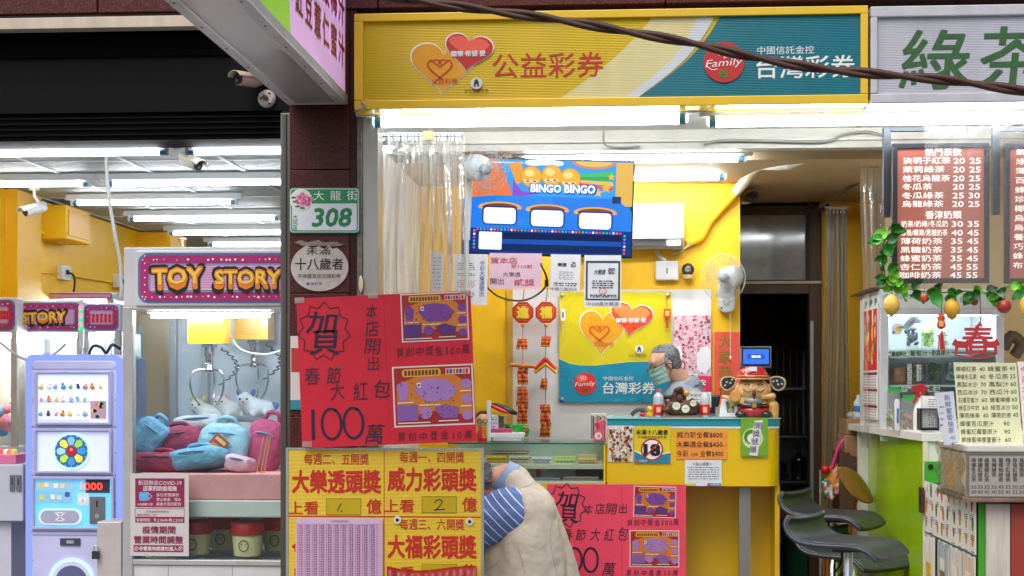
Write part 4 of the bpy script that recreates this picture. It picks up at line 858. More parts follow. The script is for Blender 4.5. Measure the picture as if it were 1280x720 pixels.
b.rect(580, 287, 790, 318, S - 3.6 * e, .001, em('0a2a6a', .6)); b.rect(600, 292, 778, 300, S - 3.8 * e, .001, em('0a1a40', .4)); b.rect(600, 300, 778, 306, S - 3.9 * e, .001, em('123f8a', .6)); b.rect(600, 306, 778, 315, S - 3.9 * e, .001, em('0a2048', .5))
# banner
b.poly([(634, 205), (650, 203), (655, 225), (645, 232)], S - 4 * e, .001, em('f0a030')); b.poly([(640, 226), (652, 240), (672, 243), (655, 246), (640, 246)], S - 4 * e, .001, em('8a4ad0'))
for (xx, yy, rx, ry) in ((666, 204, 12, 4), (680, 202, 14, 5), (694, 204, 9, 3.5)): b.disc(xx, yy, rx, S - 4.2 * e, .001, em('eef4fa'), ry)
b.disc(741, 200.5, 27, S - 4 * e, .001, em('f08030'), 9, 24, 0, 180); b.disc(741, 200.5, 23, S - 4.2 * e, .001, em('e8c45a'), 6.5, 24, 0, 180)
for i, cc in enumerate(('38c84a', '1fae3c', 'f0c838', 'e8502a')): b.poly([(722, 217 + i * 3.4), (765, 212 + i * 6.5), (766, 218 + i * 6), (722, 220 + i * 3.4)], S - 4.4 * e, .001, em(cc))
def star(cx, cy, r, m, Y): b.poly([(cx + (r if i % 2 == 0 else r * .42) * math.sin(R(36 * i)), cy - (r if i % 2 == 0 else r * .42) * math.cos(R(36 * i))) for i in range(10)], Y, .001, m)
star(763, 219, 5, em('f8c030'), S - 4.8 * e); star(757, 233, 7, em('f8b828'), S - 4.8 * e); star(747, 239, 6, em('f8c848'), S - 4.9 * e)
for cx, cy in ((663, 221.5), (688.5, 219.5), (711.5, 222.5)):
    b.disc(cx, cy, 13.4, S - 5 * e, .001, em('8a5a10', .5), k=28); b.disc(cx, cy, 12.7, S - 5.4 * e, .001, em('f0b62c'), k=28); b.disc(cx - 2.5, cy - 4.5, 6, S - 5.8 * e, .001, em('fbe08a'), 4.4)
    for sg in (-5, 3.5): b.disc(cx + sg, cy + 4.5, 4.2, S - 6 * e, .001, em('f8f4e0'), 3, 16, 0, 180); b.disc(cx + sg + .5, cy + 5, 2.4, S - 6.3 * e, .001, em('3a2a10', .4), 1.8, 12, 0, 180)
b.text('BINGO BINGO', 703.5, 236, 11, S - 5 * e, em('103a8a', .6), 83, bold=.075); b.text('BINGO BINGO', 703, 235.5, 9.4, S - 7 * e, em('fafafa', 1.1), 80, bold=.03)
b.rect(610, 204, 652, 205.5, S - 4 * e, .001, em('b8c8f0', .6))
for i, (cx, cy) in enumerate(((625, 272), (684.5, 273.5), (744.5, 275))):
    b.disc(cx, cy - 11, 27, S - 6 * e, .001, em('e8a860', .7), 7, 30); b.disc(cx, cy - 11, 22, S - 6.4 * e, .001, em('6a3818', .5), 5, 30); b.rect(cx - 30, cy - 9, cx + 30, cy, S - 6.8 * e, .001, em('127ef0'))
    b.rrect(cx - 22, cy - 12.5, cx + 22, cy + 11, 6, S - 7.2 * e, .001, em('10306e', .5)); b.rrect(cx - 20, cy - 10.5, cx + 20, cy + 9.5, 4.5, S - 7.8 * e, .001, em('e6ecf8', .95))
b.rrect(600, 292, 628.5, 314, 1.5, S - 7 * e, .001, em('dfe6f2', .9))
bc = ['f03a6a', '3ad060', '3aa8f0', 'b048e0', 'f0f0f0', 'f08038']
path = [(594, 312 - i * 4.2) for i in range(6)] + [(598 + i * 4.25, 289) for i in range(43)] + [(782, 292 + i * 4.4) for i in range(6)]
for i, (xx, yy) in enumerate(path): b.disc(xx, yy, 1.55, S - 8 * e, .001, em(bc[i % 6]), k=8)
b.rect(765, 243, 776, 252, S - 5 * e, .001, em('1c2c58', .5)); b.build('screen', tvr)

# slips of paper hanging under the television
def marks(b, x0, y0, x1, y1, Y, rows, m, seed=0, h=.9):
    r = random.Random(seed); dy = (y1 - y0) / rows
    for i in range(rows):
        x = x0 + r.random() * 2; y = y0 + dy * (i + .5)
        while x < x1 - 1: 
            wv = r.uniform(1, 5); b.rect(x, y - h / 2, min(x + wv, x1), y + h / 2, Y, .0008, m); x += wv + r.uniform(.6, 2)
ink = C('3a3a40'); rink = C('c0404a'); bink = C('3c56a0')
def slip(x0, y0, x1, y1, Y, label, col, rot, fn, name='paper_slip'):
    t = thing(name, label, 'paper', tuple(P((x0 + x1) / 2, y1, Y)), 'papers hanging under the television')
    b = MB().roll((x0 + x1) / 2, y0, Y, rot, 0); b.rect(x0, y0, x1, y1, Y, .002, C(col, .6)); b.build('sheet', t); b = MB().roll((x0 + x1) / 2, y0, Y, rot); fn(b, Y - .001); b.build('writing', t); return t
def f1(b, Y):
    marks(b, 572, 328, 594, 338, Y, 4, ink, 1); marks(b, 572, 350, 594, 360, Y, 4, rink, 2); marks(b, 572, 341, 594, 345, Y, 2, ink, 3); marks(b, 572, 365, 594, 372, Y, 3, ink, 4); b.text('今彩大樂透開出', 603, 348, 6.4, Y, bink, vert=True, w=None)
slip(567, 317.5, 610, 381, .66, 'white paper with vertical blue writing at the left under the television', 'e8e8ea', 1, f1)
def f2(b, Y):
    b.text('賀本店', 630, 326, 8, Y, rink, 34); b.text('第110期', 652, 333, 5, Y, rink, 26); b.text('大樂透', 640, 343, 6, Y, ink, 22); b.text('開出', 622, 352, 8, Y, ink, 17); b.text('貳獎', 656, 353, 9, Y, rink, 26)
slip(612, 316.5, 677.5, 361.5, .655, 'pink handwritten paper under the television', 'ecc6d6', 1, f2)
def f3(b, Y):
    b.text('樂透', 703, 331, 4.5, Y, ink, 11, bold=.03); marks(b, 714, 327, 720, 334, Y, 5, ink, 5, 1); marks(b, 698, 339, 718, 350, Y, 5, ink, 6, .6); marks(b, 693, 353, 722, 358, Y, 2, ink, 8, 1.6); b.text('中獎二獎20元', 706, 361.5, 4.2, Y, ink, 33)
slip(688.5, 318, 726, 364, .66, 'white receipt between the pink paper and the framed receipt', 'e9e9ea', 1.5, f3)
def f4(b, Y):
    b.rect(732.5, 326, 775.5, 375.5, Y, .004, C('3c4a50', .4)); b.rect(735, 329, 773, 373.5, Y - .003, .002, C('e2e3e8', .5)); Y -= .005
    b.text('大樂透', 750, 340, 6, Y, ink, 14, skew=.2, bold=.02); marks(b, 760, 335, 769, 343, Y, 6, ink, 9, 1); marks(b, 740, 350, 768, 361, Y, 4, ink, 10, 1.5); b.disc(754, 364, 5, Y, .0006, rink, 4.2); b.disc(754, 364, 4.2, Y - .001, .0006, C('e2c8cc'), 3.4); marks(b, 737, 368, 771, 372, Y, 2, ink, 12, 1.4); b.text('中100萬大樂透', 754, 380, 5, Y + .005, ink, 40)
slip(730.5, 319, 776.5, 384, .65, 'framed receipt in a dark border at the right under the television', 'e9e9ec', .6, f4)
b = MB(); b.tube([P(676, 330, .56), P(684, 352, .75), P(672, 368, .9), P(650, 376, 1.2), P(622, 370, 1.5), P(600, 350, 1.7)], .006, BLACK, sub=6); b.box(P(683, 352, .75).x - .01, P(683, 352, .75).x + .012, .74, .76, P(683, 354, .75).z - .02, P(683, 354, .75).z + .02, BLACK); tag(b.build('television_cable'), 'black cord with plug drooping below the television', 'cord')

# clear strip curtain at the left, on a rail of hooks
def strips(x0, x1, y0, y1, Y, label, n, amp, group, seed=0, tail=0, pvc=None):
    t = thing('strip_curtain', label, 'curtain', tuple(P((x0 + x1) / 2, y1, Y)), group); r = random.Random(seed)
    b = MB(); b.tube([P(x0 - 1, y0 - 3, Y), P(x1 + 1, y0 - 3, Y)], .008, ALU); b.build('rail', t)
    for k in range(n):
        a = x0 + (x1 - x0) * k / n; c = x0 + (x1 - x0) * (k + 1.25) / n; ph = r.random() * 6; fr_ = r.uniform(1.2, 2.6); yo = .03 * (k % 2)
        b = MB()
        def fn(u, v):
            drift = r_ * v; q = P(a + (c - a) * u + tail * v, y0 + (y1 - y0) * v, Y); return q + Vector((.012 * math.sin(v * 5 + ph), yo + amp * math.sin(u * fr_ * 6.28 + ph + v * 1.3), 0))
        r_ = 0; b.sheet(fn, 22, 14, pvc or PLASTIC); b.build('strip', t)
    b = MB()
    for i in range(int((x1 - x0) / 4.5)):
        q = P(x0 + 2 + i * 4.5, y0 + 1, Y - .012); b.box(q.x - .004, q.x + .004, Y - .02, Y - .01, q.z - .02, q.z + .02, ALU); b.ell(q + Vector((0, -.01, 0)), .006, C('6a6c6c', .3, metal=.8), seg=6, rings=4)
    b.build('hook', t); return t
strips(474, 578, 170, 420, .22, 'clear plastic strip curtain hanging beside the steel jamb', 5, .028, 'clear plastic curtains', 4)
b = MB(); q = P(535, 169, .17); b.rrect(528, 164, 542, 174, 3, .17, .012, C('e8a012', .4)); tag(b.build('curtain_clip'), 'small yellow clip on the rail of the strip curtain', 'clip')
b = MB(); b.poly([(538, 312), (538, 366), (554, 366), (554, 318)], .3, .003, PAPER); marks(b, 540, 320, 552, 362, .2985, 9, bink, 20, 1.2); tag(b.build('paper_slip'), 'small white paper with blue notes seen through the strip curtain', 'paper')

# fans
def wall_fan(px, py, Y, label, face, s=1.0, tilt=0):
    c = P(px, py, Y); t = thing('wall_fan', label, 'fan', tuple(c), 'white wall fans'); m = M('fan_white', 'd9dad6', .4, var=.1, scale=12); a = Vector(face).normalized(); u = a.cross(Vector((0, 0, 1))).normalized(); v = u.cross(a)
    b = MB(); b.lathe([(.02, -.16), (.065, -.15), (.075, -.08), (.07, -.01), (.05, .0), (.02, .012)], c, m, a, 20); b.build('motor_housing', t)
    b = MB(); b.lathe([(.028, 0), (.032, .02), (.028, .045), (.01, .055)], c + a * .01, C('8d9094', .4), a, 16); b.build('hub', t)
    b = MB(); R0 = .19 * s
    for k in range(3):
        th = k * 2.094
        def fn(i, j): an = th + i * 1.25 - .2; rr_ = .03 + (R0 - .05) * j; return c + a * (.03 + .02 * (i - .5)) + (u * math.cos(an) + v * math.sin(an)) * rr_
        b.sheet(fn, 6, 4, CLEAR('fan_blade', 'e8eef2', .16, .12, .1))
    b.build('blade', t)
    b = MB(); wire = C('a4a8aa', .5)
    for z_, q in ((-.01, .82), (.05, 1.0), (.085, .72), (.095, .36)): b.tube([c + a * z_ + (u * math.cos(k * .3142) + v * math.sin(k * .3142)) * R0 * q for k in range(21)], .002, wire, 4, cap=False)
    for k in range(20):
        d = u * math.cos(k * .3142) + v * math.sin(k * .3142); b.tube([c + a * .098 + d * .03, c + a * .095 + d * R0 * .4, c + a * .085 + d * R0 * .72, c + a * .05 + d * R0, c + a * -.01 + d * R0 * .82], .001, wire, 3, cap=False)
    b.build('guard', t); return t, c, a, m
t, c, a, m = wall_fan(603, 211, .44, 'white wall fan pointing right beside the television', (.55, -.8, -.22), .72)
b = MB(); b.tube([c - a * .1, c - a * .2 + Vector((0, .05, .02)), P(586, 232, .60), P(583, 300, .62)], .02, m, sub=5); b.build('neck', t)
b = MB(); b.tube([P(583, 262, .62), P(583, 470, .62)], .014, m); b.build('stand', t)
t, c, a, m = wall_fan(908, 347, 1.78, 'white wall fan by the red spring couplet', (-.45, -.85, -.1), .8)
b = MB(); b.tube([c - a * .08, c - a * .1 + Vector((.02, .05, -.04)), P(911, 360, 1.92)], .032, m, sub=5); b.build('neck', t)
b = MB(); b.rrect(898, 347, 919, 391, 9, 1.90, .095, m); b.build('base', t, bev=.012)
b = MB(); b.disc(908, 377, 5, 1.893, .006, C('c2c4c0')); b.disc(908, 377, 2, 1.888, .005, WHITE); b.disc(902, 385, 1.2, 1.894, .006, INK); b.build('knob', t)
b = MB(); b.tube([P(913, 391, 1.9), P(913, 446, 1.9)], .002, C('d8d4c8'), 5); b.ell(P(913, 447, 1.9), (.008, .008, .012), wh); b.build('pull_cord', t)

# lottery poster, white boards, pink poster, couplet
b = MB(); b.rect(641, 362, 700, 552, BY - .012, .011, M('board_white', 'dcdcda', .4, var=.05)); b.rect(634, 362, 641, 552, BY - .011, .01, C('cfa63a')); tag(b.build('white_board'), 'white board behind the hanging firecracker ornaments', 'board')
b = MB(); b.rect(700, 362, 889, 556, BY - .011, .01, M('board_white')); tag(b.build('white_board'), 'white board behind the yellow and teal hearts poster', 'board')
ap = thing('lottery_poster', 'acrylic yellow and teal hearts poster behind the counter', 'poster', tuple(P(768, 503, BY)))
AY = BY - .03; e = .0015
b = MB(); b.rect(699, 365, 839, 503, AY, .012, M('poster_yellow', 'd8c612', .25, coat=.3, var=.04)); 
pts = [(699, 503), (839, 503), (839, 455)] + [(839 - i * 10, 452 - (5 * math.sin((i - 3) / 11 * math.pi * 1.5) if True else 0)) for i in range(0, 15)]
b.poly([(699, 503), (839, 503), (839, 456), (825, 453.5), (805, 452), (785, 452.5), (765, 455), (745, 457), (728, 457), (712, 454.5), (699, 449)], AY - e, .001, M('poster_teal', '0e8aa8', .25, coat=.3, var=.04))
b.stroke([(839, 455.5), (825, 453), (805, 451.5), (785, 452), (765, 454.5), (745, 456.5), (728, 456.5), (712, 454), (699, 448.5)], 1, AY - 2 * e, C('d0dc6a')); b.build('panel', ap)
b = MB(); hearts(b, AY, 724.5, 389, 781, 445, 763, 380, 815, 420.5, M('heart_orange_red', 'e8481c', .25), .8)
b.disc(799, 436.5, 5.5, AY - .012, .001, C('e6e6e0')); b.poly([(796.5, 440), (797, 435), (799, 432.5), (801, 435), (801.5, 440), (799.8, 440), (799.8, 437.5), (798.2, 437.5), (798.2, 440)], AY - .014, .001, C('2c2a4a')); b.text('財政部國庫署', 797, 444.5, 3.6, AY - .01, C('8a4a1c'), 22)
b.disc(731.5, 479.5, 14, AY - .006, .002, C('d8281f', .3), k=32); b.disc(728, 473, 7, AY - .0075, .001, C('ee5a48', .3), 5); b.text('We', 729, 472.5, 6, AY - .008, swht, 8, skew=.3, rot=-14); b.text('Family', 731.5, 480.5, 7, AY - .008, swht, 25, skew=.35, rot=-4); b.rrect(728.5, 486, 734.5, 491, 1, AY - .008, .001, C('6a4a28'))
b.text('中國信託金控', 773, 473, 5, AY - .004, swht, 38, t=.002); b.text('台灣彩券', 786, 485, 14.5, AY - .004, swht, 65, bold=.014, t=.002); b.build('lettering', ap)
for xx, yy in ((703, 369), (703, 499), (835, 369), (835, 499)): b = MB(); b.lathe([(.012, 0), (.012, .012), (.009, .016), (.002, .017)], P(xx, yy, AY), ALU, (0, -1, 0), 14); b.build('standoff', ap)
t = thing('hanging_charm', 'red and yellow paper charm with tassel on the poster edge', 'charm', tuple(P(834, 410, AY - .03))); b = MB(); b.tube([P(833, 368, AY - .03), P(834, 386, AY - .03)], .002, rink, 5); b.tube([P(834, 396, AY - .03), P(834, 410, AY - .03)], [.004, .009], redp, 8); b.build('tassel_cord', t); b = MB(); b.rrect(829.5, 386, 838.5, 397, 1.5, AY - .04, .014, C('d83a20', .5)); b.rect(831.5, 388.5, 836.5, 394.5, AY - .042, .002, YEL); b.build('plaque', t)
t = thing('hanging_charm', 'small white tag on a cord at the left edge of the poster', 'charm', tuple(P(703.5, 418, AY - .03))); b = MB(); b.tube([P(703, 372, AY - .03), P(703.5, 418, AY - .03)], .0015, C('d8d4c0'), 5); b.build('cord', t); b = MB(); b.rrect(701, 386, 706.5, 401, 1, AY - .038, .012, wh); b.rect(702.6, 390, 704.6, 397, AY - .04, .002, C('5a5c60')); b.build('tag', t)
pk = thing('flower_poster', 'pink flower poster with white note shapes beside the hearts poster', 'poster', tuple(P(865, 516, BY)))
b = MB(); FY = BY - .02; b.rect(842, 394, 889, 516, FY, .003, C('e9c6cc', .6)); r = random.Random(9)
for i in range(330):
    xx, yy = 843 + r.random() * 45, 395 + r.random() * 78
    if 842 < xx < 852 and 425 < yy: continue
    b.disc(xx, yy, r.uniform(.7, 2.2), FY - .001 - .00001 * i, .0004, C(r.choice(['d0566e', 'e88aa0', 'f0c2c8', 'b83a50', 'f6e8ea', '6a3a4a', 'e7a0b0', 'c9c0c8']), .6), k=7)
b.rect(842, 470, 889, 516, FY - .004, .001, C('d42a54', .6)); b.poly([(842, 434), (850, 432), (853, 440), (852, 463), (842, 468)], FY - .0055, .001, wh); b.poly([(871, 443), (876, 434), (884, 433), (888.5, 438), (888.5, 457), (882, 468), (871, 462)], FY - .0055, .001, wh); b.disc(850, 457, 7, FY - .0066, .001, C('c83a44')); b.disc(850, 457, 5.2, FY - .0077, .001, C('ecd8d4')); b.build('sheet', pk)
b = MB(); b.text('福氣', 866, 470.5, 7.5, FY - .005, wh, 14, bold=.03); b.text('平安', 874, 478, 7, FY - .005, wh, 16, bold=.03); b.text('迎春', 855, 487, 8, FY - .005, C('f0c860'), 16, bold=.03); b.stroke([(850.5, 453), (850, 461)], 1.2, FY - .009, rink); b.build('lettering', pk)
cp = thing('spring_couplet', 'red spring couplet with gold brushed characters beside the doorway', 'couplet', tuple(P(907, 500, BY))); b = MB(); b.rect(893, 415, 924.6, 506, BY - .006, .005, M('couplet_red', 'ec5646', .6, var=.12, scale=40)); b.rect(889.5, 415, 893, 506, BY - .008, .007, C('e89a18', .5)); r = random.Random(4)
for i in range(40): b.disc(894 + r.random() * 30, 416 + r.random() * 86, r.uniform(.2, .45), BY - .0072, .0008, C('e8a848'), k=5)
b.build('strip', cp); b = MB(); b.text('大家恭禧', 906.5, 456, 17, BY - .0065, M('couplet_gold', '8f7a1c', .4, metal=.4, var=.2), w=78, vert=True, bold=.02); b.build('lettering', cp)
# octagonal plaques with firecracker strings
def firecrackers(t, px, py, Y, n, wd, seed):
    b = MB()
    r = random.Random(seed); rd = M('cracker_red', 'c23018', .45, var=.15); gd = M('cracker_gold', 'e0a030', .3, metal=.4)
    for i in range(n):
        c = P(px + (i % 3 - 1) * wd + r.uniform(-.8, .8), py + i // 3 * 11, Y - .012 * (i % 2)); a = Vector((r.uniform(-.25, .25), 0, 1)).normalized()
        b.lathe([(.008, -.034), (.0125, -.033), (.0125, .033), (.008, .034)], c, rd, a, 10)
        for q in (-.026, .0, .022): b.lathe([(.0131, q - .004), (.0134, q), (.0131, q + .004)], c, gd, a, 10)
    b.build('cracker_bundle', t)
YO = 1.86
def plaque(px, word, label, group='octagonal plaques'):
    t = thing('octagonal_plaque', label, 'plaque', tuple(P(px, 404, YO)), group)
    def octo(r_): return [(px + r_ * math.cos(R(22.5 + 45 * i)), 390.5 + r_ * math.sin(R(22.5 + 45 * i))) for i in range(8)]
    b = MB(); b.poly(octo(14.2), YO, .02, C('c22a18', .45)); b.poly(octo(12), YO - .003, .003, C('e07a30', .45))
    for i in range(-5, 6): 
        b.stroke([(px + i * 2.2, 390.5 - 11.4 + abs(i) * .8), (px + i * 2.2, 390.5 + 11.4 - abs(i) * .8)], .7, YO - .005, C('c22a18', .45)); b.stroke([(px - 11.4 + abs(i) * .8, 390.5 + i * 2.2), (px + 11.4 - abs(i) * .8, 390.5 + i * 2.2)], .7, YO - .0052, C('c22a18', .45))
    b.build('board', t); b = MB(); b.text(word, px, 390.5, 14, YO - .006, C('e8c838', .4), 14, bold=.05); b.build('lettering', t); b = MB(); b.tube([P(px + 2, 360, YO), P(px, 377, YO)], .003, C('7a4a28'), 5); b.ell(P(px, 406.5, YO), .014, GOLD); b.build('cord', t)
plaque(653.5, '進', 'left octagonal red and gold plaque on the white board'); plaque(682.5, '福', 'right octagonal red and gold plaque on the white board')
t = thing('firecracker_string', 'firecracker string under the left octagonal plaque with a crossbar', 'ornament', tuple(P(654, 550, YO)), 'firecracker strings'); b = MB(); firecrackers(t, 653, 430, YO, 3, 4, 1); firecrackers(t, 653, 463, YO, 6, 4, 2); firecrackers(t, 653, 490, YO, 12, 4, 3); firecrackers(t, 655, 538, YO, 3, 3.5, 4); b.tube([P(638, 456, YO - .02), P(669, 458.5, YO - .02)], .012, C('c8702a', .4)); b.build('crossbar', t); b = MB(); b.tube([P(653.5, 408, YO), P(653, 540, YO)], .0025, C('b03a20'), 5); b.build('cord', t)
t = thing('firecracker_string', 'firecracker string under the right octagonal plaque with a roof shape', 'ornament', tuple(P(682, 552, YO)), 'firecracker strings'); b = MB(); firecrackers(t, 682, 427, YO, 3, 3.4, 5); firecrackers(t, 680, 480, YO, 3, 2.4, 6); firecrackers(t, 682, 512, YO, 9, 3.6, 7); firecrackers(t, 682, 540, YO, 3, 3.6, 8)
for sg in (-1, 1): b.tube([P(682, 448, YO - .02), P(682 + 13 * sg, 462, YO - .02)], .014, M('cracker_red')); b.tube([P(682, 455, YO - .022), P(682 + 14 * sg, 466, YO - .022)], .012, M('cracker_gold'))
b.build('roof_shape', t); b = MB(); b.tube([P(682, 408, YO), P(682, 545, YO)], .0025, C('b03a20'), 5); b.build('cord', t)
# ------------------------------------------------------------------ lottery counter
QY = .95
def s8(x, y): return 740 + x / 3.273, 500 + y / 3.273
ct = thing('lottery_counter', 'yellow lottery counter with teal top edge and rounded right end', 'counter', (X(860, QY), QY + .3, .02))
cz1, czb = Z(522.5, QY, 860), Z(607.5, QY, 860); CYEL = M('counter_yellow', 'e6bd0a', .3, coat=.3, var=.06, scale=3); CTEAL = M('counter_teal', '1f93a8', .3, var=.05)
xl, xr = X(759, QY), X(977, QY); xc = X(956, QY); rr_ = xr - xc
def plan(o=0):
    pts = [(xl - o * 0, QY - o)]; 
    for i in range(9): a = R(-90 + 90 * i / 8); pts.append((xc + (rr_ + o) * math.cos(a), QY + .14 + (.14 + o) * math.sin(a)))
    pts += [(xr + o, QY + .62), (xl, QY + .62)]; return pts
def slab(b, pts, z0, z1, m):
    n = len(pts); v = [(x, y, z0) for x, y in pts] + [(x, y, z1) for x, y in pts]
    b.add(v, [list(range(n))[::-1], [n + i for i in range(n)]], m); b.add(v, [[i, (i + 1) % n, n + (i + 1) % n, n + i] for i in range(n)], m)
b = MB(); slab(b, plan(.004), cz1 - .048, cz1 - .006, CTEAL); slab(b, plan(.012), cz1 - .006, cz1, M('counter_top', '8fc0c4', .25, var=.05)); b.build('top', ct)
b = MB(); slab(b, plan(.003), cz1 - .06, cz1 - .049, wh); slab(b, plan(), czb, cz1 - .061, CYEL); b.build('apron', ct)
b = MB(); b.box(X(700, QY + .35), xr - .004, QY + .33, QY + .36, .02, czb - .001, CYEL); b.box(xr - .03, xr - .003, QY + .08, QY + .329, .02, czb - .001, CYEL); b.build('recessed_panel', ct)
b = MB(); b.box(X(924, QY + .05), X(938, QY + .05), QY + .05, QY + .10, .02, czb - .001, M('leg_grey', '8e8f8a', .4, metal=.5, var=.15, streak=True)); b.build('leg', ct)
# glass showcase
sc = thing('glass_showcase', 'low glass showcase left of the yellow counter', 'showcase', (X(678, QY), QY + .3, .02))
zt = Z(553.5, QY, 678); zb2 = Z(604, QY, 678); x0, x1 = X(560, QY), X(757, QY)
b = MB(); b.box(x0, x1, QY - .005, QY + .55, zt - .008, zt, CLEAR('glass_green', 'dff0ea', .06, .2, .03)); b.box(x0, x1, QY - .006, QY - .004, zt - .009, zt + .001, C('2f6a5c', .2)); b.build('top_glass', sc)
b = MB(); b.box(x0, x1, QY, QY + .005, zb2, zt - .009, GLASS); b.build('front_glass', sc)
b = MB(); b.box(x0, x1, QY + .01, QY + .5, Z(585, QY + .1, 678), Z(579.5, QY + .1, 678), CREAM); b.box(x0, x1, QY + .01, QY + .53, zb2, zb2 + .012, WHITE); b.box(x0, x1, QY + .52, QY + .53, zb2 + .013, zt - .01, C('d9dbd6')); b.build('shelf', sc)
b = MB(); b.box(x0, x1, QY - .01, QY + .55, zb2 - .035, zb2 - .001, CYEL); b.box(x1 - .012, x1, QY - .004, QY + .54, zb2, zt - .009, CYEL); b.box(x0, x1, QY + .03, QY + .55, .02, zb2 - .036, M('cabinet_teal', '2e8fa0', .4)); b.build('frame', sc)
def card(px0, py0, px1, py1, Y, col, label, band=None, depth=.12, group='tickets in the showcase'):
    t = thing('ticket_stack', label, 'tickets', tuple(P((px0 + px1) / 2, py1, Y)), group); b = MB(); b.rect(px0, py0, px1, py1, Y, depth, C(col, .5)); b.build('stack', t, bev=.002)
    b = MB(); Yb = Y - .001
    if band: b.rect(px0 + 1, py0 + (py1 - py0) * .3, px1 - 1, py0 + (py1 - py0) * .55, Yb, .001, C(band, .5))
    marks(b, px0 + 2, py0 + (py1 - py0) * .6, px1 - 2, py1, Yb - .0015, 2, ink, int(px0), .7); b.build('print', t)
card(606, 570, 634, 579, 1.1, 'e8c83a', 'yellow ticket stack at the left on the showcase shelf', 'c8502a'); card(637, 570.5, 662, 579, 1.05, 'd8c0a0', 'beige ticket stack left of the white ones on the showcase shelf', '8a5a6a'); card(664, 572, 690, 579, 1.05, 'e6e2e8', 'white ticket stack in the middle of the showcase shelf', 'b06a9a'); card(692, 571, 720, 579, 1.15, 'c8cc6a', 'pale green ticket stack on the showcase shelf', 'e0e0c0'); card(722, 569, 746, 579, 1.05, 'e8b074', 'orange ticket stack at the right end of the showcase shelf', 'e8d8a0')
card(660, 597, 700, 602.5, 1.05, 'dedbe2', 'white ticket stack on the lower showcase shelf', 'a0a0c0'); card(704, 596, 748, 602.5, 1.05, 'e2dccf', 'cream ticket stack on the lower showcase shelf', 'd07a8a'); card(615, 564, 660, 568, 1.2, 'c87a70', 'red and white ticket stack at the back of the showcase', 'ece6e0')
b = MB(); q = P(745, 590, 1.15); b.box(q.x - .12, q.x + .05, 1.15, 1.4, zb2 + .014, q.z + .02, M('box_black', '1b1b1e', .5)); tag(b.build('dark_box', bev=.01), 'dark box at the right end of the lower showcase shelf', 'box')
b = MB(); b.box(X(670, 1.2), X(676, 1.2), 1.2, 1.22, zb2 + .015, Z(586, 1.2), C('b5453a')); tag(b.build('red_divider'), 'thin red upright in the middle of the lower showcase shelf', 'divider')
# notices on the counter front
NY = QY - .006
def notice(x0, y0, x1, y1, name, label, col, fn, cat='notice', rot=0, Y=NY):
    t = thing(name, label, cat, tuple(P((x0 + x1) / 2, y1, Y))); b = MB().roll((x0 + x1) / 2, (y0 + y1) / 2, Y, rot); b.rect(x0, y0, x1, y1, Y, .003, C(col, .5)); b.build('sheet', t); b = MB().roll((x0 + x1) / 2, (y0 + y1) / 2, Y, rot); fn(b, Y - .0012); b.build('print', t); return t
def collage(b, Y):
    r = random.Random(8)
    for i in range(150):
        c = r.choice(['d8c0a0', '8a5a3a', '5a3a2a', 'e8e2d8', 'b07a4a', '3a2c28', 'c8a060', 'e0b890', 'f0ece4', 'a04a3a']); x, y = 762 + r.random() * 27, 534 + r.random() * 41; b.disc(x, y, r.uniform(.8, 2.3), Y - i * .00002, .0005, C(c, .6), r.uniform(1, 3), 8)
notice(760.5, 532, 791, 577, 'photo_sheet', 'sheet crowded with small photos at the left end of the counter front', 'e4dfd6', collage, 'photo sheet')
def age(b, Y):
    b.rect(793, 532.5, 838, 579, Y, .001, C('e3c81e', .4)); b.poly([(793, 579), (838, 579), (838, 566), (828, 568), (815, 571), (803, 569), (793, 564)], Y - .0015, .001, C('1d86a8', .4)); b.stroke([(793, 563.5), (803, 568.5), (815, 570.5), (828, 567.5), (838, 565.5)], 1.2, Y - .0025, wh)
    b.text('未滿十八歲者', 815, 540.3, 6.5, Y - .001, INK, 40, bold=.025); b.text('不得購買或兌領彩券', 815, 546.6, 3.6, Y - .001, INK, 36)
    b.disc(815, 562, 14, Y - .003, .001, C('b02a26'), k=36); b.disc(815, 562, 12, Y - .0042, .001, wh, k=36); b.text('18', 815, 562.5, 13.5, Y - .005, INK, 18.5, bold=.06); b.stroke([(806.5, 570.5), (823.5, 553.5)], 1.8, Y - .0075, C('b02a26')); b.disc(797.5, 576, 1.8, Y - .003, .001, C('d8423a')); b.text('台灣彩券', 804, 576, 2.8, Y - .002, wh, 10)
notice(793, 532.5, 838, 579, 'age_notice', 'yellow and blue over eighteen notice with a red ringed number', 'e3c81e', age)
def prices(b, Y):
    b.rect(845, 556.6, 909, 557.1, Y, .0008, C('b86a20'))
    for y, s in ((543.6, '威力彩全餐$800'), (555.4, '大樂透全餐$450')): b.text(s, 874.5, y, 8, Y, INK, 57)
    b.text('今彩', 853, 567, 8, Y, INK, 14); b.text('539', 868, 568, 4, Y, INK, 8); b.text('全餐$400', 889.5, 567, 8, Y, INK, 29)
notice(845.3, 538, 909, 574, 'price_notice', 'orange price notice with three lines on the counter front', 'f0973a', prices)
def care(b, Y):
    b.text('＊貼心提醒＊', 878, 580, 4.2, Y, INK, 24); marks(b, 859, 583, 899, 600, Y, 6, ink, 31, .8); b.rect(857, 604, 870, 607, Y, .001, C('d8cf50')); b.rect(884, 604, 901, 607.5, Y, .001, C('1d86a8')); b.disc(886, 605.5, 1.5, Y - .0015, .001, C('d8423a')); b.text('台灣彩券', 894, 605.7, 2.6, Y - .001, wh, 11)
notice(856, 575, 902, 607.5, 'care_notice', 'white notice with small print under the orange price notice', 'dfe3ea', care)
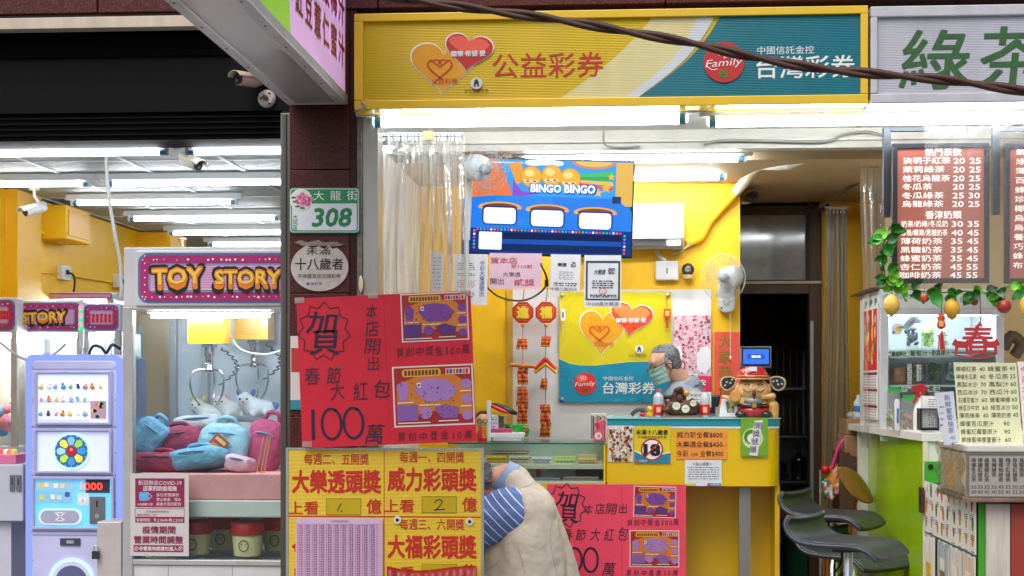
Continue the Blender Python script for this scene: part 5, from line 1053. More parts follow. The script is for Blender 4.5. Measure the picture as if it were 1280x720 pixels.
def menu(b, Y):
    b.poly([(927, 523), (959, 522), (959, 569), (926, 571)], Y - .001, .001, C('6fa82e', .3)); b.disc(941, 548, 13, Y - .002, .001, C('c9dca8', .3)); b.disc(939, 546, 9, Y - .0035, .001, C('4c8a24', .3)); b.disc(940, 548, 6, Y - .005, .001, C('e8ece0', .3)); b.poly([(943, 526), (953.5, 525), (947, 570), (936.5, 569)], Y - .007, .001, C('e8dfe6', .6)); 
    for i, ch in enumerate('開獎號單'): b.text(ch, 947.5 - i * 2, 532 + i * 10, 9, Y - .008, C('2a3050'), 9, em=True)
notice(926, 522, 960, 571, 'green_bag', 'green printed packet with a white handwritten strip on the counter corner', '7cae3a', menu, 'packet', 0, QY - .014)

# scratch ticket pictures used on the two red posters
def ticket(b, x0, y0, x1, y1, Y, light, rot=0, seed=0):
    w_, h_ = x1 - x0, y1 - y0; X_ = lambda u: x0 + w_ * u; Y_ = lambda v: y0 + h_ * v; r = random.Random(seed); e = .0012
    pu = C('a77ab8' if light else '7a3f92', .35); pu2 = C('8a5aa0' if light else '5e2c78', .35)
    b.rect(x0, y0, x1, y1, Y, .001, C('e0d5d0', .4)); b.rect(X_(.02), Y_(.025), X_(.98), Y_(.97), Y - e, .001, C('a81e22', .3))
    b.poly([(X_(.05), Y_(.3)), (X_(.35), Y_(.15)), (X_(.75), Y_(.15)), (X_(.97), Y_(.35)), (X_(.97), Y_(.85)), (X_(.5), Y_(.75)), (X_(.04), Y_(.92))], Y - 1.6 * e, .001, C('cf7a24', .3))
    b.rrect(X_(.12), Y_(.05), X_(.60), Y_(.18), h_ * .05, Y - 2 * e, .001, C('e0a83a', .3)); 
    for i in range(10): b.rect(X_(.15 + i * .043), Y_(.075), X_(.18 + i * .043), Y_(.155), Y - 3 * e, .0008, C('7a2a1c'))
    b.rect(X_(.66), Y_(.06), X_(.96), Y_(.16), Y - 2 * e, .001, C('dfc6c0')); 
    for i in range(7): b.rect(X_(.67 + i * .04), Y_(.075), X_(.70 + i * .04), Y_(.145), Y - 3 * e, .0008, C(('b02a2a', '3a3a8a', 'c87a2a')[i % 3]))
    b.poly([(X_(.26), Y_(.38)), (X_(.34), Y_(.24)), (X_(.5), Y_(.21)), (X_(.68), Y_(.25)), (X_(.8), Y_(.40)), (X_(.7), Y_(.58)), (X_(.42), Y_(.6)), (X_(.32), Y_(.5))], Y - 3 * e, .001, pu)
    b.poly([(X_(.05), Y_(.3)), (X_(.13), Y_(.24)), (X_(.2), Y_(.34)), (X_(.17), Y_(.56)), (X_(.08), Y_(.56))], Y - 3 * e, .001, pu); b.rect(X_(.04), Y_(.64), X_(.30), Y_(.9), Y - 3 * e, .001, pu2)
    b.disc(X_(.4), Y_(.78), w_ * .075, Y - 3 * e, .001, pu, h_ * .1); b.poly([(X_(.5), Y_(.7)), (X_(.65), Y_(.64)), (X_(.82), Y_(.72)), (X_(.78), Y_(.88)), (X_(.6), Y_(.88))], Y - 3 * e, .001, pu2)
    for v in (.32, .57, .84): b.disc(X_(.91), Y_(v), w_ * .065, Y - 3 * e, .001, pu, h_ * .08)
    for i in range(34): b.disc(X_(r.uniform(.07, .78)), Y_(r.uniform(.27, .87)), w_ * .009, Y - 4 * e, .0008, C('3f2450'), k=6)
    for (u0, v0, u1) in ((.05, .59, .25), (.32, .64, .58), (.05, .925, .45), (.55, .91, .8), (.83, .43, .97), (.83, .68, .97)): b.rect(X_(u0), Y_(v0), X_(u1), Y_(v0 + .02), Y - 4 * e, .0008, C('e8d0c0'))
    b.rect(X_(.30), Y_(.28), X_(.345), Y_(.36), Y - 4 * e, .0008, wh); b.rect(X_(.31), Y_(.3), X_(.335), Y_(.34), Y - 5 * e, .0008, INK)
PEN = M('marker_ink', '1c1630', .5, var=.05); PEN2 = M('marker_ink_thin', '3a1c30', .5)
def hand(b, s, px, py, h, Y, bold=0, seed=1, step=None, vert=False, m=PEN2):
    r = random.Random(seed); step = step or h * 1.02
    adv = [(.58 if ch.isdigit() and not vert else 1) * step for ch in s]; pos = -sum(adv) / 2
    for i, ch in enumerate(s):
        d = pos + adv[i] / 2; pos += adv[i]
        b.text(ch, px + (0 if vert else d) + r.uniform(-.03, .03) * h, py + (d if vert else 0) + r.uniform(-.05, .05) * h, h * r.uniform(.9, 1.08), Y, m, h * r.uniform(.78, 1.02) * (.9 if not ch.isdigit() else (.16 if ch == '1' else .46)), bold, 1, False, r.uniform(-7, 4), r.uniform(.0, .22), em=True)
def burst(b, cx, cy, rx, ry, Y, n=12):
    pts = []
    for i in range(n * 2 + 1): a = 2 * math.pi * i / (n * 2) + .2; k = 1 if i % 2 == 0 else .80; pts.append((cx + rx * k * math.cos(a), cy + ry * k * math.sin(a)))
    b.stroke(pts, 1.5, Y, PEN)
def digits100(b, x0, x1, yc, h, Y, wd):
    w_ = (x1 - x0); b.stroke([(x0 + w_ * .03, yc - h / 2), (x0 + w_ * .02, yc + h / 2)], wd, Y, PEN)
    for c in (.38, .80): b.stroke([(x0 + w_ * c + w_ * .185 * math.cos(a_ * .4), yc + h * .5 * math.sin(a_ * .4)) for a_ in range(-3, 14)], wd * .8, Y, PEN, sub=2)
# big red poster in front of the opening
FYp = -.34
rp = thing('red_poster', 'large bright red handwritten poster with two ticket pictures hung high at the left', 'poster', tuple(P(485, 560, FYp)))
b = MB().roll(483, 462, FYp, -2.4); RED = M('poster_red', 'cf1830', .45, var=.12, scale=5, bump=.7, bscale=3.5)
b.rect(374, 368, 592, 556, FYp, .003, RED); b.rect(483, 368, 483.5, 556, FYp - .0008, .0007, C('a8181e')); b.build('sheet', rp)
b = MB().roll(483, 462, FYp, -2.4); Yp = FYp - .001
burst(b, 407, 411, 33, 37, Yp - .001, 11); b.text('加', 405, 400, 27, Yp, PEN, 36, bold=.012, rot=4, skew=.15); b.text('貝', 408, 425, 30, Yp, PEN, 36, bold=.014, rot=2, skew=.1)
hand(b, '本店開出', 467, 421, 20, Yp, seed=2, step=22, vert=True); hand(b, '春節', 404, 466, 23, Yp, seed=3, step=27); hand(b, '大紅包', 449, 487, 24, Yp, seed=4, step=28)
digits100(b, 387, 452, 527, 38, Yp - .001, 4.2); hand(b, '萬', 465, 541, 24, Yp, seed=5, m=PEN, bold=.004)
hand(b, '賀刮中獎金100萬', 542, 441, 11.5, Yp, seed=6, step=12.2); hand(b, '賀刮中獎金10萬', 540, 547, 11.5, Yp, seed=7, step=13.5); b.build('writing', rp)
b = MB().roll(483, 462, FYp, -2.4); ticket(b, 504, 368.5, 588, 429, FYp - .002, False, seed=1); b.build('ticket_picture', rp)
b = MB().roll(483, 462, FYp, -2.4); ticket(b, 490, 459, 591, 535, FYp - .002, True, seed=2); b.build('ticket_picture', rp)
b = MB().roll(483, 462, FYp, -2.4)
for xx, yy, a in ((378, 371, 0), (585, 371, 0), (380, 551, 0), (470, 369, 0)): b.rect(xx - 6, yy - 3.5, xx + 6, yy + 3.5, FYp - .004, .001, CLEAR('tape', 'f2efe0', .35, .1, .2))
b.build('tape', rp)
# second one under the showcase
GYp = .915
rp = thing('red_poster', 'pinkish red handwritten poster hanging below the glass showcase', 'poster', tuple(P(772, 740, GYp)))
b = MB().roll(772, 605, GYp, 0); RED2 = M('poster_pink_red', 'ea4460', .5, var=.1, scale=5, bump=.7, bscale=3.5); b.rect(684, 605.5, 857.5, 790, GYp, .003, RED2); b.rect(777, 606, 777.5, 790, GYp - .0008, .0007, C('b82a3c')); b.build('sheet', rp)
b = MB(); Yp = GYp - .001
burst(b, 707, 632, 26, 28, Yp - .001, 11); b.text('加', 709, 624, 18, Yp, PEN, 26, bold=.012, rot=4, skew=.15); b.text('貝', 711, 643, 22, Yp, PEN, 22, bold=.014, rot=2); hand(b, '本店開出', 757, 636, 14, Yp, seed=2, step=14.5); hand(b, '春節大紅包', 744, 668, 16, Yp, seed=3, step=17.5); digits100(b, 700, 748, 700, 30, Yp - .001, 3.4); hand(b, '萬', 761, 711, 17, Yp, seed=5, m=PEN)
hand(b, '賀刮中獎金100萬', 816, 653, 8, Yp, seed=6, step=8.6); hand(b, '賀刮中獎金10萬', 815, 716, 8, Yp, seed=7, step=9.4); b.build('writing', rp)
b = MB().roll(819, 627, GYp, 1.5); ticket(b, 792, 608, 845, 647, GYp - .002, False, seed=3); b.build('ticket_picture', rp); b = MB(); ticket(b, 787, 663, 849, 709, GYp - .002, True, seed=4); b.build('ticket_picture', rp)
# yellow corrugated jackpot board
BYb = -.30
jb = thing('jackpot_board', 'yellow corrugated jackpot board with red headings beside the bent man', 'board', tuple(P(481, 720, BYb)))
b = MB(); CORR = M('corrugated_yellow', 'dfba08', .3, ribs=46, var=.05)
a = P(360.5, 564, BYb); c = P(601.5, 790, BYb); zt = Z(562.5, BYb, 481); b.box(a.x, c.x, BYb, BYb + .012, .25, zt, CORR); b.build('panel', jb)
b = MB(); b.box(a.x - .012, a.x, BYb - .004, BYb + .02, .25, zt + .01, ALU); b.box(c.x, c.x + .012, BYb - .004, BYb + .02, .25, zt + .01, ALU); b.box(a.x, c.x, BYb - .003, BYb + .018, zt, zt + .01, ALU); b.box(a.x, a.x + .04, BYb - .004, BYb + .02, .0, .249, ALU); b.box(c.x - .04, c.x, BYb - .004, BYb + .02, .0, .249, ALU); b.build('frame', jb)
b = MB(); JR = C('c22a1c', .4); y = BYb - .001
def cell(cx, cy, head, big, num):
    b.text(head, cx, cy - 31, 13.5, y, JR, 81, bold=.012); b.text(big, cx, cy - 3, 28, y, JR, 110, bold=.032); b.text('上看', cx - 41, cy + 30, 16, y, JR, 37, bold=.02); b.text('億', cx + 47, cy + 28, 18, y, JR, 18, bold=.02)
    if num is not None:
        b.rect(cx - 13, cy + 18, cx + 31, cy + 39, y, .001, C('8f8410')); b.rect(cx - 12, cy + 19, cx + 30, cy + 38, y - .0012, .001, C('c2a40c', .35))
        if num == 1: b.stroke([(cx + 6, cy + 24), (cx + 1, cy + 34)], 1.2, y - .0024, PEN); b.disc(cx + 6.5, cy + 34, 1, y - .0024, .001, PEN)
        if num == 2: b.stroke([(cx + 3, cy + 26), (cx + 8, cy + 22), (cx + 13, cy + 25), (cx + 6, cy + 34), (cx + 3, cy + 35), (cx + 16, cy + 34)], 1.2, y - .0024, PEN, sub=3)
cell(420.5, 605, '每週二、五開獎', '大樂透頭獎', 1); cell(540, 602.5, '每週一、四開獎', '威力彩頭獎', 2); cell(540, 686.5, '每週三、六開獎', '大福彩頭獎', 0); cell(420.5, 689, '每週二、五開獎', '今彩頭獎', None)
b.rect(479.7, 563, 480.6, 760, y, .001, JR); b.rect(361, 645, 601, 646.5, y - .0002, .001, JR); b.build('lettering', jb)
t = thing('number_sheet', 'lilac sheet of closely ruled number columns taped on the yellow board', 'sheet', tuple(P(424, 720, BYb))); NSY = BYb - .012
b = MB(); b.rect(369.5, 648, 478, 790, NSY, .003, C('d3aecb', .6)); b.build('sheet', t); b = MB(); y = NSY - .0012; pk_ = C('8a5a80')
for i in range(12): b.rect(372 + i * 9, 655, 372.4 + i * 9, 788, y, .0006, pk_)
for i in range(44): b.rect(371, 655 + i * 3, 476, 655.25 + i * 3, y - .0004, .0006, C('a87a9c'))
r = random.Random(2)
for i in range(22):
    for k in range(11):
        xx = 376.5 + k * 9; 
        for q in range(2): b.rect(xx - 2.6 + q * 2.6 + r.random() * .4, 656.2 + i * 3, xx - 1 + q * 2.6, 657.6 + i * 3, y - .001, .0006, C('5a3a5c' if (k) else 'b04a5a'))
b.text('大樂透開獎號碼', 424, 651.5, 2.6, y, pk_, 22); b.build('print', t)
for xx, yy in ((496.5, 650), (587, 652)):
    b = MB(); b.disc(xx, yy, 5, BYb - .008, .006, C('d8d4c4', .3)); b.disc(xx, yy, 2, BYb - .010, .003, BLACK); tag(b.build('suction_cup'), 'clear suction cup on the %s of the yellow board' % ('middle' if xx < 540 else 'right'), 'suction cup')
b = MB()
def rb(u, v): return P(484 + 112 * u, 712 + 4 * math.sin(u * 5) + 40 * v - (4 * (1 - u)), BYb - .05 - .04 * math.sin(v * 3) - .008 * math.sin(u * 40))
b.sheet(rb, 40, 8, M('bag_dark_red', '98201c', .35, var=.15, bump=.3, bscale=30)); tag(b.build('red_bag', solid=.004), 'dark red bag with gold rim hanging at the foot of the yellow board', 'bag')
# house number plate, age sticker, small stickers on the pillar
hp = thing('house_number_plate', 'green and white house number plate with a pink flower on the pillar', 'sign', tuple(P(406, 291, -.02)))
b = MB(); HY = -.016; b.rrect(361.5, 234.5, 449.5, 291.5, 4.5, HY, .006, C('1c7d4a', .3)); b.rrect(362.7, 235.7, 448.3, 290.3, 4, HY - .001, .001, C('e4e8ea', .3)); b.rrect(363.6, 236.6, 447.4, 289.4, 3.6, HY - .002, .001, C('1c8a4c', .3)); b.rrect(365, 254.5, 446, 288, 3, HY - .003, .001, C('d9dee4', .3)); b.rect(365, 254.5, 446, 259, HY - .0031, .001, C('d9dee4', .3)); b.build('plate', hp)
b = MB(); gn = C('157a44', .3); b.text('大龍街', 419.5, 244.3, 12, HY - .002, wh, 55, sp=1.9); b.text('308', 415.5, 271.7, 22, HY - .003, gn, 47, bold=.028, skew=.16); b.text('大同區', 369, 278, 6.4, HY - .003, gn, vert=True); b.build('lettering', hp)
b = MB(); b.disc(376.5, 250, 13.8, HY - .004, .001, wh, k=30); b.disc(376.5, 250, 13, HY - .0052, .001, C('dce6e0'), k=30); r = random.Random(3)
for i in range(20): a = i * .9; k = 8.5 * (1 - i / 22); b.disc(379.5 + k * math.cos(a), 249 + k * math.sin(a) * .85, 3.6 - i * .09, HY - .0062 - i * .0003, .0008, C(('e88ab0', 'd8608e', 'f0b4cc', 'c84a78')[i % 4], .4), k=10)
for x_, y_, a in ((369, 252, 30), (372, 258, -20), (367, 247, 70), (378, 260, 5)): b.disc(x_, y_, 3.4, HY - .006, .0008, C('4a7a3a'), 1.5, 10)
b.build('flower_emblem', hp)
t = thing('age_sticker', 'torn round white age limit sticker on the granite pillar', 'sticker', tuple(P(399, 364, -.01))); b = MB(); pts = []
for i in range(40):
    a = 2 * math.pi * i / 40; x, y = 399.5 + 36 * math.cos(a), 334 + 30 * math.sin(a)
    if y < 309: y = 309 + 2.5 * math.sin(i * 2.7)
    pts.append((x, y))
b.poly(pts, -.009, .004, M('sticker_white', 'bfb8ae', .6, var=.25, scale=25)); b.poly([(368, 303), (376, 300), (384, 303), (398, 300), (404, 303), (420, 302), (430, 306), (420, 308), (400, 307), (380, 308)], -.008, .003, M('sticker_residue', '8e8078', .7, var=.4, scale=40)); b.build('sticker', t)
b = MB(); b.text('未滿', 398, 313.5, 10, -.0095, INK, 30); b.text('十八歲者', 399, 330, 14.5, -.0095, INK, 60, bold=.012); b.text('不得購買或兌領彩券', 399, 345, 5.5, -.0095, C('4a4644'), 54); b.text('台灣彩券', 393, 354.5, 4, -.0095, C('3a78a8'), 20); b.rect(383, 352.8, 386, 356.2, -.0105, .001, C('3a78a8')); b.build('lettering', t)
t = thing('side_sticker', 'narrow white red and teal sticker behind the red poster', 'sticker', tuple(P(367, 515, -.01))); b = MB(); b.rect(363, 420, 378, 512, -.01, .004, C('d8d2cc')); b.rect(364, 435, 378, 465, -.0112, .001, C('b5342a')); b.rect(363, 500, 378, 512, -.0112, .001, C('2a8a98')); b.build('sheet', t)
b = MB(); p = P(451, 355, -.01); b.ell(p, (.012, .008, .045), C('e0cfae')); tag(b.build('tape_blob'), 'cream blob of peeled tape on the steel jamb above the red poster', 'tape')

# ------------------------------------------------------------------ things standing on the counter and the showcase
ctz = cz1
def on(px, Y): return Vector((X(px, Y), Y, ctz))
t = thing('monitor', 'back of a black monitor on the counter before the standing man', 'monitor', tuple(on(865, 1.3)))
b = MB().roll(865, 505, 1.3, 0); b.poly([(829, 493.5), (901, 494), (896, 517), (834, 517)], 1.30, .05, M('monitor_black', '1d2024', .35)); b.build('case', t, bev=.01); b = MB(); q = on(865, 1.35); b.box(q.x - .1, q.x + .1, 1.32, 1.42, ctz, ctz + .012, BLACK); b.box(q.x - .02, q.x + .02, 1.351, 1.37, ctz + .012, ctz + .06, BLACK); b.build('stand', t)
b = MB(); q = P(873, 490, 1.27); b.rect(858, 490, 889, 509, 1.27, .003, PAPER); b.text('今彩樂透', 873, 494, 4, 1.2695, ink, 22); marks(b, 861, 498, 886, 506, 1.2688, 3, ink, 50, .8); tag(b.build('paper_note'), 'white paper note clipped to the back of the black monitor', 'paper')
def bottle(px, Y, label, src=None):
    if src: return dup(src, on(px, Y), label)
    c = on(px, Y); t = thing('drink_bottle', label, 'bottle', tuple(c), 'bottles beside the wooden ornament'); b = MB(); b.lathe([(.026, 0), (.03, .004), (.03, .115), (.026, .13), (.012, .145), (.012, .15)], c, M('bottle_pet', 'c9ccd0', .12, spec=.8, var=.1)); b.build('body', t)
    b = MB(); b.lathe([(.0306, .012), (.031, .013), (.031, .075), (.0306, .076)], c, C('d8281f', .4)); b.box(c.x - .012, c.x + .012, c.y - .033, c.y - .031, c.z + .03, c.z + .06, C('f0b890')); b.build('label', t); b = MB(); b.lathe([(.014, .15), (.014, .166), (.012, .168)], c, C('d83a3a', .4)); b.build('cap', t); return t
b0 = bottle(823, 1.12, 'bottle with red label left of the carved wooden ornament'); bottle(881, 1.12, 'bottle with red label right of the carved wooden ornament', b0)
t = thing('carved_ornament', 'dark carved wooden ornament with two round white faces', 'ornament', tuple(on(852, 1.08))); WD = M('carved_wood', '54341f', .4, var=.4, scale=40, bump=.5, bscale=80); b = MB(); r = random.Random(6); q = on(852, 1.08)
b.ell(q + Vector((0, 0, .05)), (.10, .05, .055), WD)
for i in range(26): b.ell(q + Vector((r.uniform(-.1, .09), r.uniform(-.03, .03), .02 + abs(r.gauss(.04, .03)))), (r.uniform(.014, .03), .02, r.uniform(.012, .026)), WD, (r.random() * 90, 0, r.random() * 90), 8, 6)
b.tube([q + Vector((-.03, 0, .08)), q + Vector((-.04, 0, .13)), q + Vector((-.01, 0, .155)), q + Vector((.015, 0, .14)), q + Vector((-.005, 0, .12))], [.022, .012], WD, 8, sub=4)
b.ell(q + Vector((-.02, -.01, .165)), (.03, .018, .018), WD, (0, -25, 0)); b.box(q.x - .12, q.x + .11, q.y - .05, q.y + .05, q.z, q.z + .012, M('ornament_base', '8e6a50', .5)); b.build('carving', t)
b = MB()
for xx, yy, rr2 in ((845.5, 507.5, 5), (857, 511, 5), (866.5, 504, 4)): b.disc(xx, yy, rr2, 1.02, .008, C('e6dfc4'), k=18); b.disc(xx - 1.5, yy - .5, .7, 1.018, .003, INK, k=8); b.disc(xx + 1.5, yy - .5, .7, 1.018, .003, INK, k=8)
b.build('round_face', t); b = MB(); b.ell(P(858, 492, 1.05), (.018, .012, .018), GOLD); b.build('gold_bell', t)
b = MB(); q = on(812, 1.1); b.ell(q + Vector((-.0, 0, .045)), (.02, .02, .022), M('toy_yellow', 'f0b81e', .4)); b.ell(q + Vector((0, 0, .016)), (.022, .018, .02), M('toy_yellow')); b.ell(q + Vector((-.006, -.019, .048)), .004, INK); b.ell(q + Vector((.008, -.019, .04)), (.006, .004, .004), redp); tag(b.build('toy_figure'), 'tiny yellow toy left of the red labelled bottle', 'toy')
t = thing('tape_dispenser', 'grey and red tape dispenser at the left end of the counter', 'tape dispenser', tuple(on(800, 1.1))); b = MB(); b.tube([P(789, 519, 1.1), P(794, 514, 1.1), P(801, 511, 1.1), P(807, 514, 1.1)], [.012, .016], C('4a4c54', .35), sub=4); b.build('body', t); b = MB(); b.tube([P(800, 517, 1.1), P(807, 518.5, 1.1)], .014, redp); b.build('grip', t)
t = thing('photo_stand', 'white framed stand with a clock picture left of the smiling figurine', 'photo stand', tuple(on(911, 1.08))); b = MB(); b.poly([(902, 499), (920, 499.5), (924, 521), (899, 521)], 1.08, .02, wh); b.build('frame', t, bev=.003); b = MB(); b.poly([(907, 502), (917, 502), (918, 516), (909, 516)], 1.078, .002, C('6a7070')); b.disc(913.5, 513, 3, 1.0765, .001, C('c8b070')); b.stroke([(911, 503), (914, 511)], 1.2, 1.0765, C('d8d0b8')); b.build('picture', t)
b = MB(); b.box(on(895, 1.2).x, on(899, 1.2).x, 1.2, 1.25, ctz, ctz + .06, C('b0a098')); tag(b.build('small_box'), 'small beige box squeezed beside the photo stand', 'box')
# small screen behind the figurine
t = thing('customer_display', 'small blue lit display on a post above the smiling figurine', 'display', tuple(on(943, 1.3))); b = MB(); b.rect(926, 433, 964, 459, 1.3, .03, C('8f9297', .35)); b.rect(927, 434, 963, 458, 1.298, .002, BLACK); b.build('case', t); b = MB(); b.rect(929, 436.5, 961, 455, 1.296, .001, EM('display_blue', '2f6ae0', .9)); b.rect(934, 442.5, 956, 449, 1.2945, .001, EM('display_dark_blue', '2250b8', .8)); b.text('歡迎光臨', 945, 445.7, 3.2, 1.294, EM('display_white', 'e8f0ff', 1), 11, bold=.03); b.build('screen', t)
b = MB(); q = P(950, 459, 1.32); b.box(q.x - .02, q.x + .03, 1.315, 1.33, q.z - .03, q.z + .02, C('8f9297', .35)); b.tube([q + Vector((.0, .0, -.02)), Vector((q.x - .0, 1.33, ctz))], .014, C('55575c', .35)); b.build('post', t)

# smiling figurine (seated, hat with two wings)
fg = thing('fortune_figurine', 'smiling seated fortune figurine with winged red hat and red belly band', 'figurine', tuple(on(941, 1.1))); q = on(941, 1.1); FS = M('figurine_peach', 'e9b67c', .25, coat=.6, var=.12, scale=20); FGD = M('figurine_gold', 'd9a252', .25, coat=.6, var=.2, scale=20); FRD = M('figurine_red', 'b81e24', .2, coat=.6); FBK = M('figurine_black', '17181c', .2, coat=.6)
V = Vector
b = MB(); b.ell(q + V((0, 0, .165)), (.092, .072, .075), FS); b.ell(q + V((0, .01, .2)), (.082, .066, .05), FS); b.ell(q + V((-.05, -.025, .148)), (.035, .03, .03), FS); b.ell(q + V((.05, -.025, .148)), (.035, .03, .03), FS); b.ell(q + V((0, -.074, .168)), (.016, .012, .013), FS)
for sg in (-1, 1): b.ell(q + V((sg * .094, .01, .165)), (.014, .02, .04), FS)
b.ell(q + V((0, .0, .075)), (.095, .07, .075), FS); b.build('body', fg, remesh=.006, soft=4)
for sg in (-1, 1):
    b = MB(); b.cap(q + V((sg * .085, 0, .105)), .035, q + V((sg * .12, -.03, .07 if sg > 0 else .09)), .026, FGD)
    if sg < 0: b.cap(q + V((-.12, -.03, .09)), .022, q + V((-.115, -.06, .125)), .017, FGD)
    else: b.cap(q + V((.12, -.03, .07)), .03, q + V((.115, -.03, .015)), .032, FGD); b.cap(q + V((.055, -.05, .12)), .018, q + V((.11, -.05, .125)), .022, FGD)
    b.build('sleeve', fg, remesh=.006, soft=3)
b = MB(); b.lathe([(.03, -.01), (.034, 0), (.03, .01)], q + V((-.108, -.075, .125)), FGD, (0, -1, 0), 18); b.ell(q + V((-.152, -.05, .115)), (.035, .012, .014), FS, (0, 20, 0)); b.build('coin', fg)
b = MB(); b.ell(q + V((0, -.03, .095)), (.062, .058, .036), M('figurine_scale', '8f948c', .35, metal=.3, var=.3, scale=60)); b.build('breastplate', fg)
b = MB(); b.lathe([(.094, .062), (.1, .068), (.1, .076), (.09, .082)], q, FBK, seg=24); b.box(q.x - .012, q.x + .012, q.y - .105, q.y - .09, q.z + .06, q.z + .084, GOLD); b.build('belt', fg)
b = MB(); b.ell(q + V((0, -.02, .035)), (.095, .075, .05), FRD); b.build('belly_band', fg)
for sg in (-1, 1): b = MB(); b.ell(q + V((sg * .075, -.065, .02)), (.035, .035, .022), FBK, (0, 0, sg * 20)); b.build('shoe', fg)
b = MB(); b.lathe([(.09, .222), (.096, .225), (.096, .242), (.092, .245), (.088, .262), (.07, .285), (.03, .30), (.002, .303)], q, FRD, seg=24); b.build('hat', fg); b = MB(); b.lathe([(.0965, .222), (.099, .226), (.0965, .232)], q, FGD, seg=24); b.lathe([(.095, .24), (.098, .243), (.095, .247)], q, FGD, seg=24); b.rect(936, 458.5, 946, 464, q.y - .1, .01, wh); b.build('hat_band', fg)
for sg in (-1, 1):
    b = MB()
    c = q + V((sg * .142, .0, .205)); b.M = Matrix.Translation(c) @ Matrix.Rotation(R(sg * 32 if sg > 0 else -25), 4, 'Y'); pts = [(.0 + .05 * math.cos(i * .35), .036 * math.sin(i * .35) * (1.15 + .35 * sg * math.cos(i * .35))) for i in range(18)]; b.prism(pts, -.006, .012, C('d9c69a', .3)); b.prism([(x * .84, z * .8) for x, z in pts], -.009, .018, C('2c3440', .25))
    for k in range(4): b.prism([(.008 * math.cos(i * 1.05) - .025 + k * .017, .006 * math.sin(i * 1.05) + (.008 if k % 2 else -.006)) for i in range(6)], -.0105, .001, C('b9b48e'))
    b.flat(); b.build('hat_wing', fg)
b = MB()
for sg in (-1, 1): b.tube([q + V((sg * .022, -.069, .192)), q + V((sg * .038, -.072, .198)), q + V((sg * .054, -.062, .192))], .0028, FBK, 5, sub=3); b.tube([q + V((sg * .02, -.08, .155)), q + V((sg * .04, -.082, .15)), q + V((sg * .06, -.07, .165))], .0035, FBK, 5, sub=3); b.tube([q + V((sg * .024, -.062, .212)), q + V((sg * .05, -.06, .215))], .003, FBK, 5)
b.ell(q + V((.0, -.076, .138)), (.013, .012, .016), C('5a1418', .3)); b.tube([q + V((0, -.075, .122)), q + V((0, -.085, .105))], [.006, .001], FBK, 6); b.build('face', fg)
# things on the showcase at the left
shz = Z(553.5, QY, 678)
def onc(px, Y): return V((X(px, Y), Y, shz))
t = thing('green_pot', 'shiny green pot with a red and black cap lying on it', 'pot', tuple(onc(643, 1.3))); q = onc(643, 1.3); b = MB(); b.lathe([(.03, 0), (.05, .01), (.062, .05), (.055, .085), (.062, .1), (.05, .1), (.03, .09)], q, M('pot_green', '12a52a', .12, coat=.6)); b.build('body', t); b = MB(); star(639, 533, 3, C('5ad84a'), 1.232); b.tube([q + V((.055, 0, .08)), q + V((.085, 0, .07)), q + V((.075, 0, .03)), q + V((.055, 0, .03))], .007, M('pot_green'), sub=4); b.build('handle', t)
t = thing('visor_cap', 'black cap with red underside leaning on the green pot', 'cap', tuple(P(630, 512, 1.3))); b = MB(); q = P(631, 511, 1.3); b.M = Matrix.Translation(q) @ Matrix.Rotation(R(22), 4, 'Y'); b.ell((0, 0, .0), (.085, .06, .022), M('cap_black', '18181a', .5)); b.build('crown', t); b = MB(); b.M = Matrix.Translation(q) @ Matrix.Rotation(R(22), 4, 'Y'); b.ell((-.025, -.03, -.012), (.075, .05, .013), redp); b.build('brim', t)
def boxy(x0, y0, x1, y1, Y, col, label, d=.15, name='small_box', cat='box', fn=None):
    t = thing(name, label, cat, tuple(P((x0 + x1) / 2, y1, Y))); b = MB(); q = P(x0, y0, Y); q2 = P(x1, y1, Y); b.box(q.x, q2.x, Y, Y + d, max(q2.z, shz + .0005) if y1 > 549 else q2.z, q.z, C(col, .5)); b.build('body', t, bev=.003)
    if fn: b = MB(); fn(b, Y - .001); b.build('print', t)
    return t
boxy(613, 519, 622, 551.5, 1.2, 'd9dde0', 'white and grey box at the left on the showcase top', fn=lambda b, Y: marks(b, 614, 522, 621, 545, Y, 5, ink, 3)); boxy(623, 520, 630, 536, 1.35, '9aa07a', 'small olive box behind the magazines on the showcase top')
boxy(613, 541, 654, 547.5, 1.15, 'e6e4e6', 'white stack of slips under the magenta booklet', .2, 'paper_stack', 'paper'); boxy(613, 536, 640, 541, 1.16, 'c8407a', 'magenta booklet on the white slips', .16, 'booklet', 'booklet'); boxy(616, 547.6, 652, 551.5, 1.15, 'cfcfd4', 'grey folder at the bottom of the paper pile', .2, 'folder', 'folder')
boxy(738, 517, 757, 552, 1.3, 'e9e4e0', 'leaflet holder full of printed leaflets at the showcase corner', .05, 'leaflet_holder', 'holder', lambda b, Y: [b.rect(739 + i * 2.2, 519 + (i % 3), 740.6 + i * 2.2, 548, Y, .001, C(('8a6a4a', '3a3a4a', 'c8b8a0', '5a8a5a')[i % 4])) for i in range(8)])
t = thing('pink_dispenser', 'pink tape dispenser in front of the leaflet holder', 'dispenser', tuple(onc(750, 1.15))); b = MB(); b.poly([(741, 552), (743, 540), (748, 527), (754, 523), (757.5, 526), (756, 552)], 1.12, .05, M('plastic_pink', 'e86a86', .35)); b.build('body', t, bev=.006); b = MB(); b.disc(748, 545, 4.5, 1.117, .003, wh); b.disc(748.5, 544.5, 2, 1.1145, .002, C('d8a0b0')); b.disc(746.5, 531, 3, 1.11, .06, redp); b.build('roll', t)
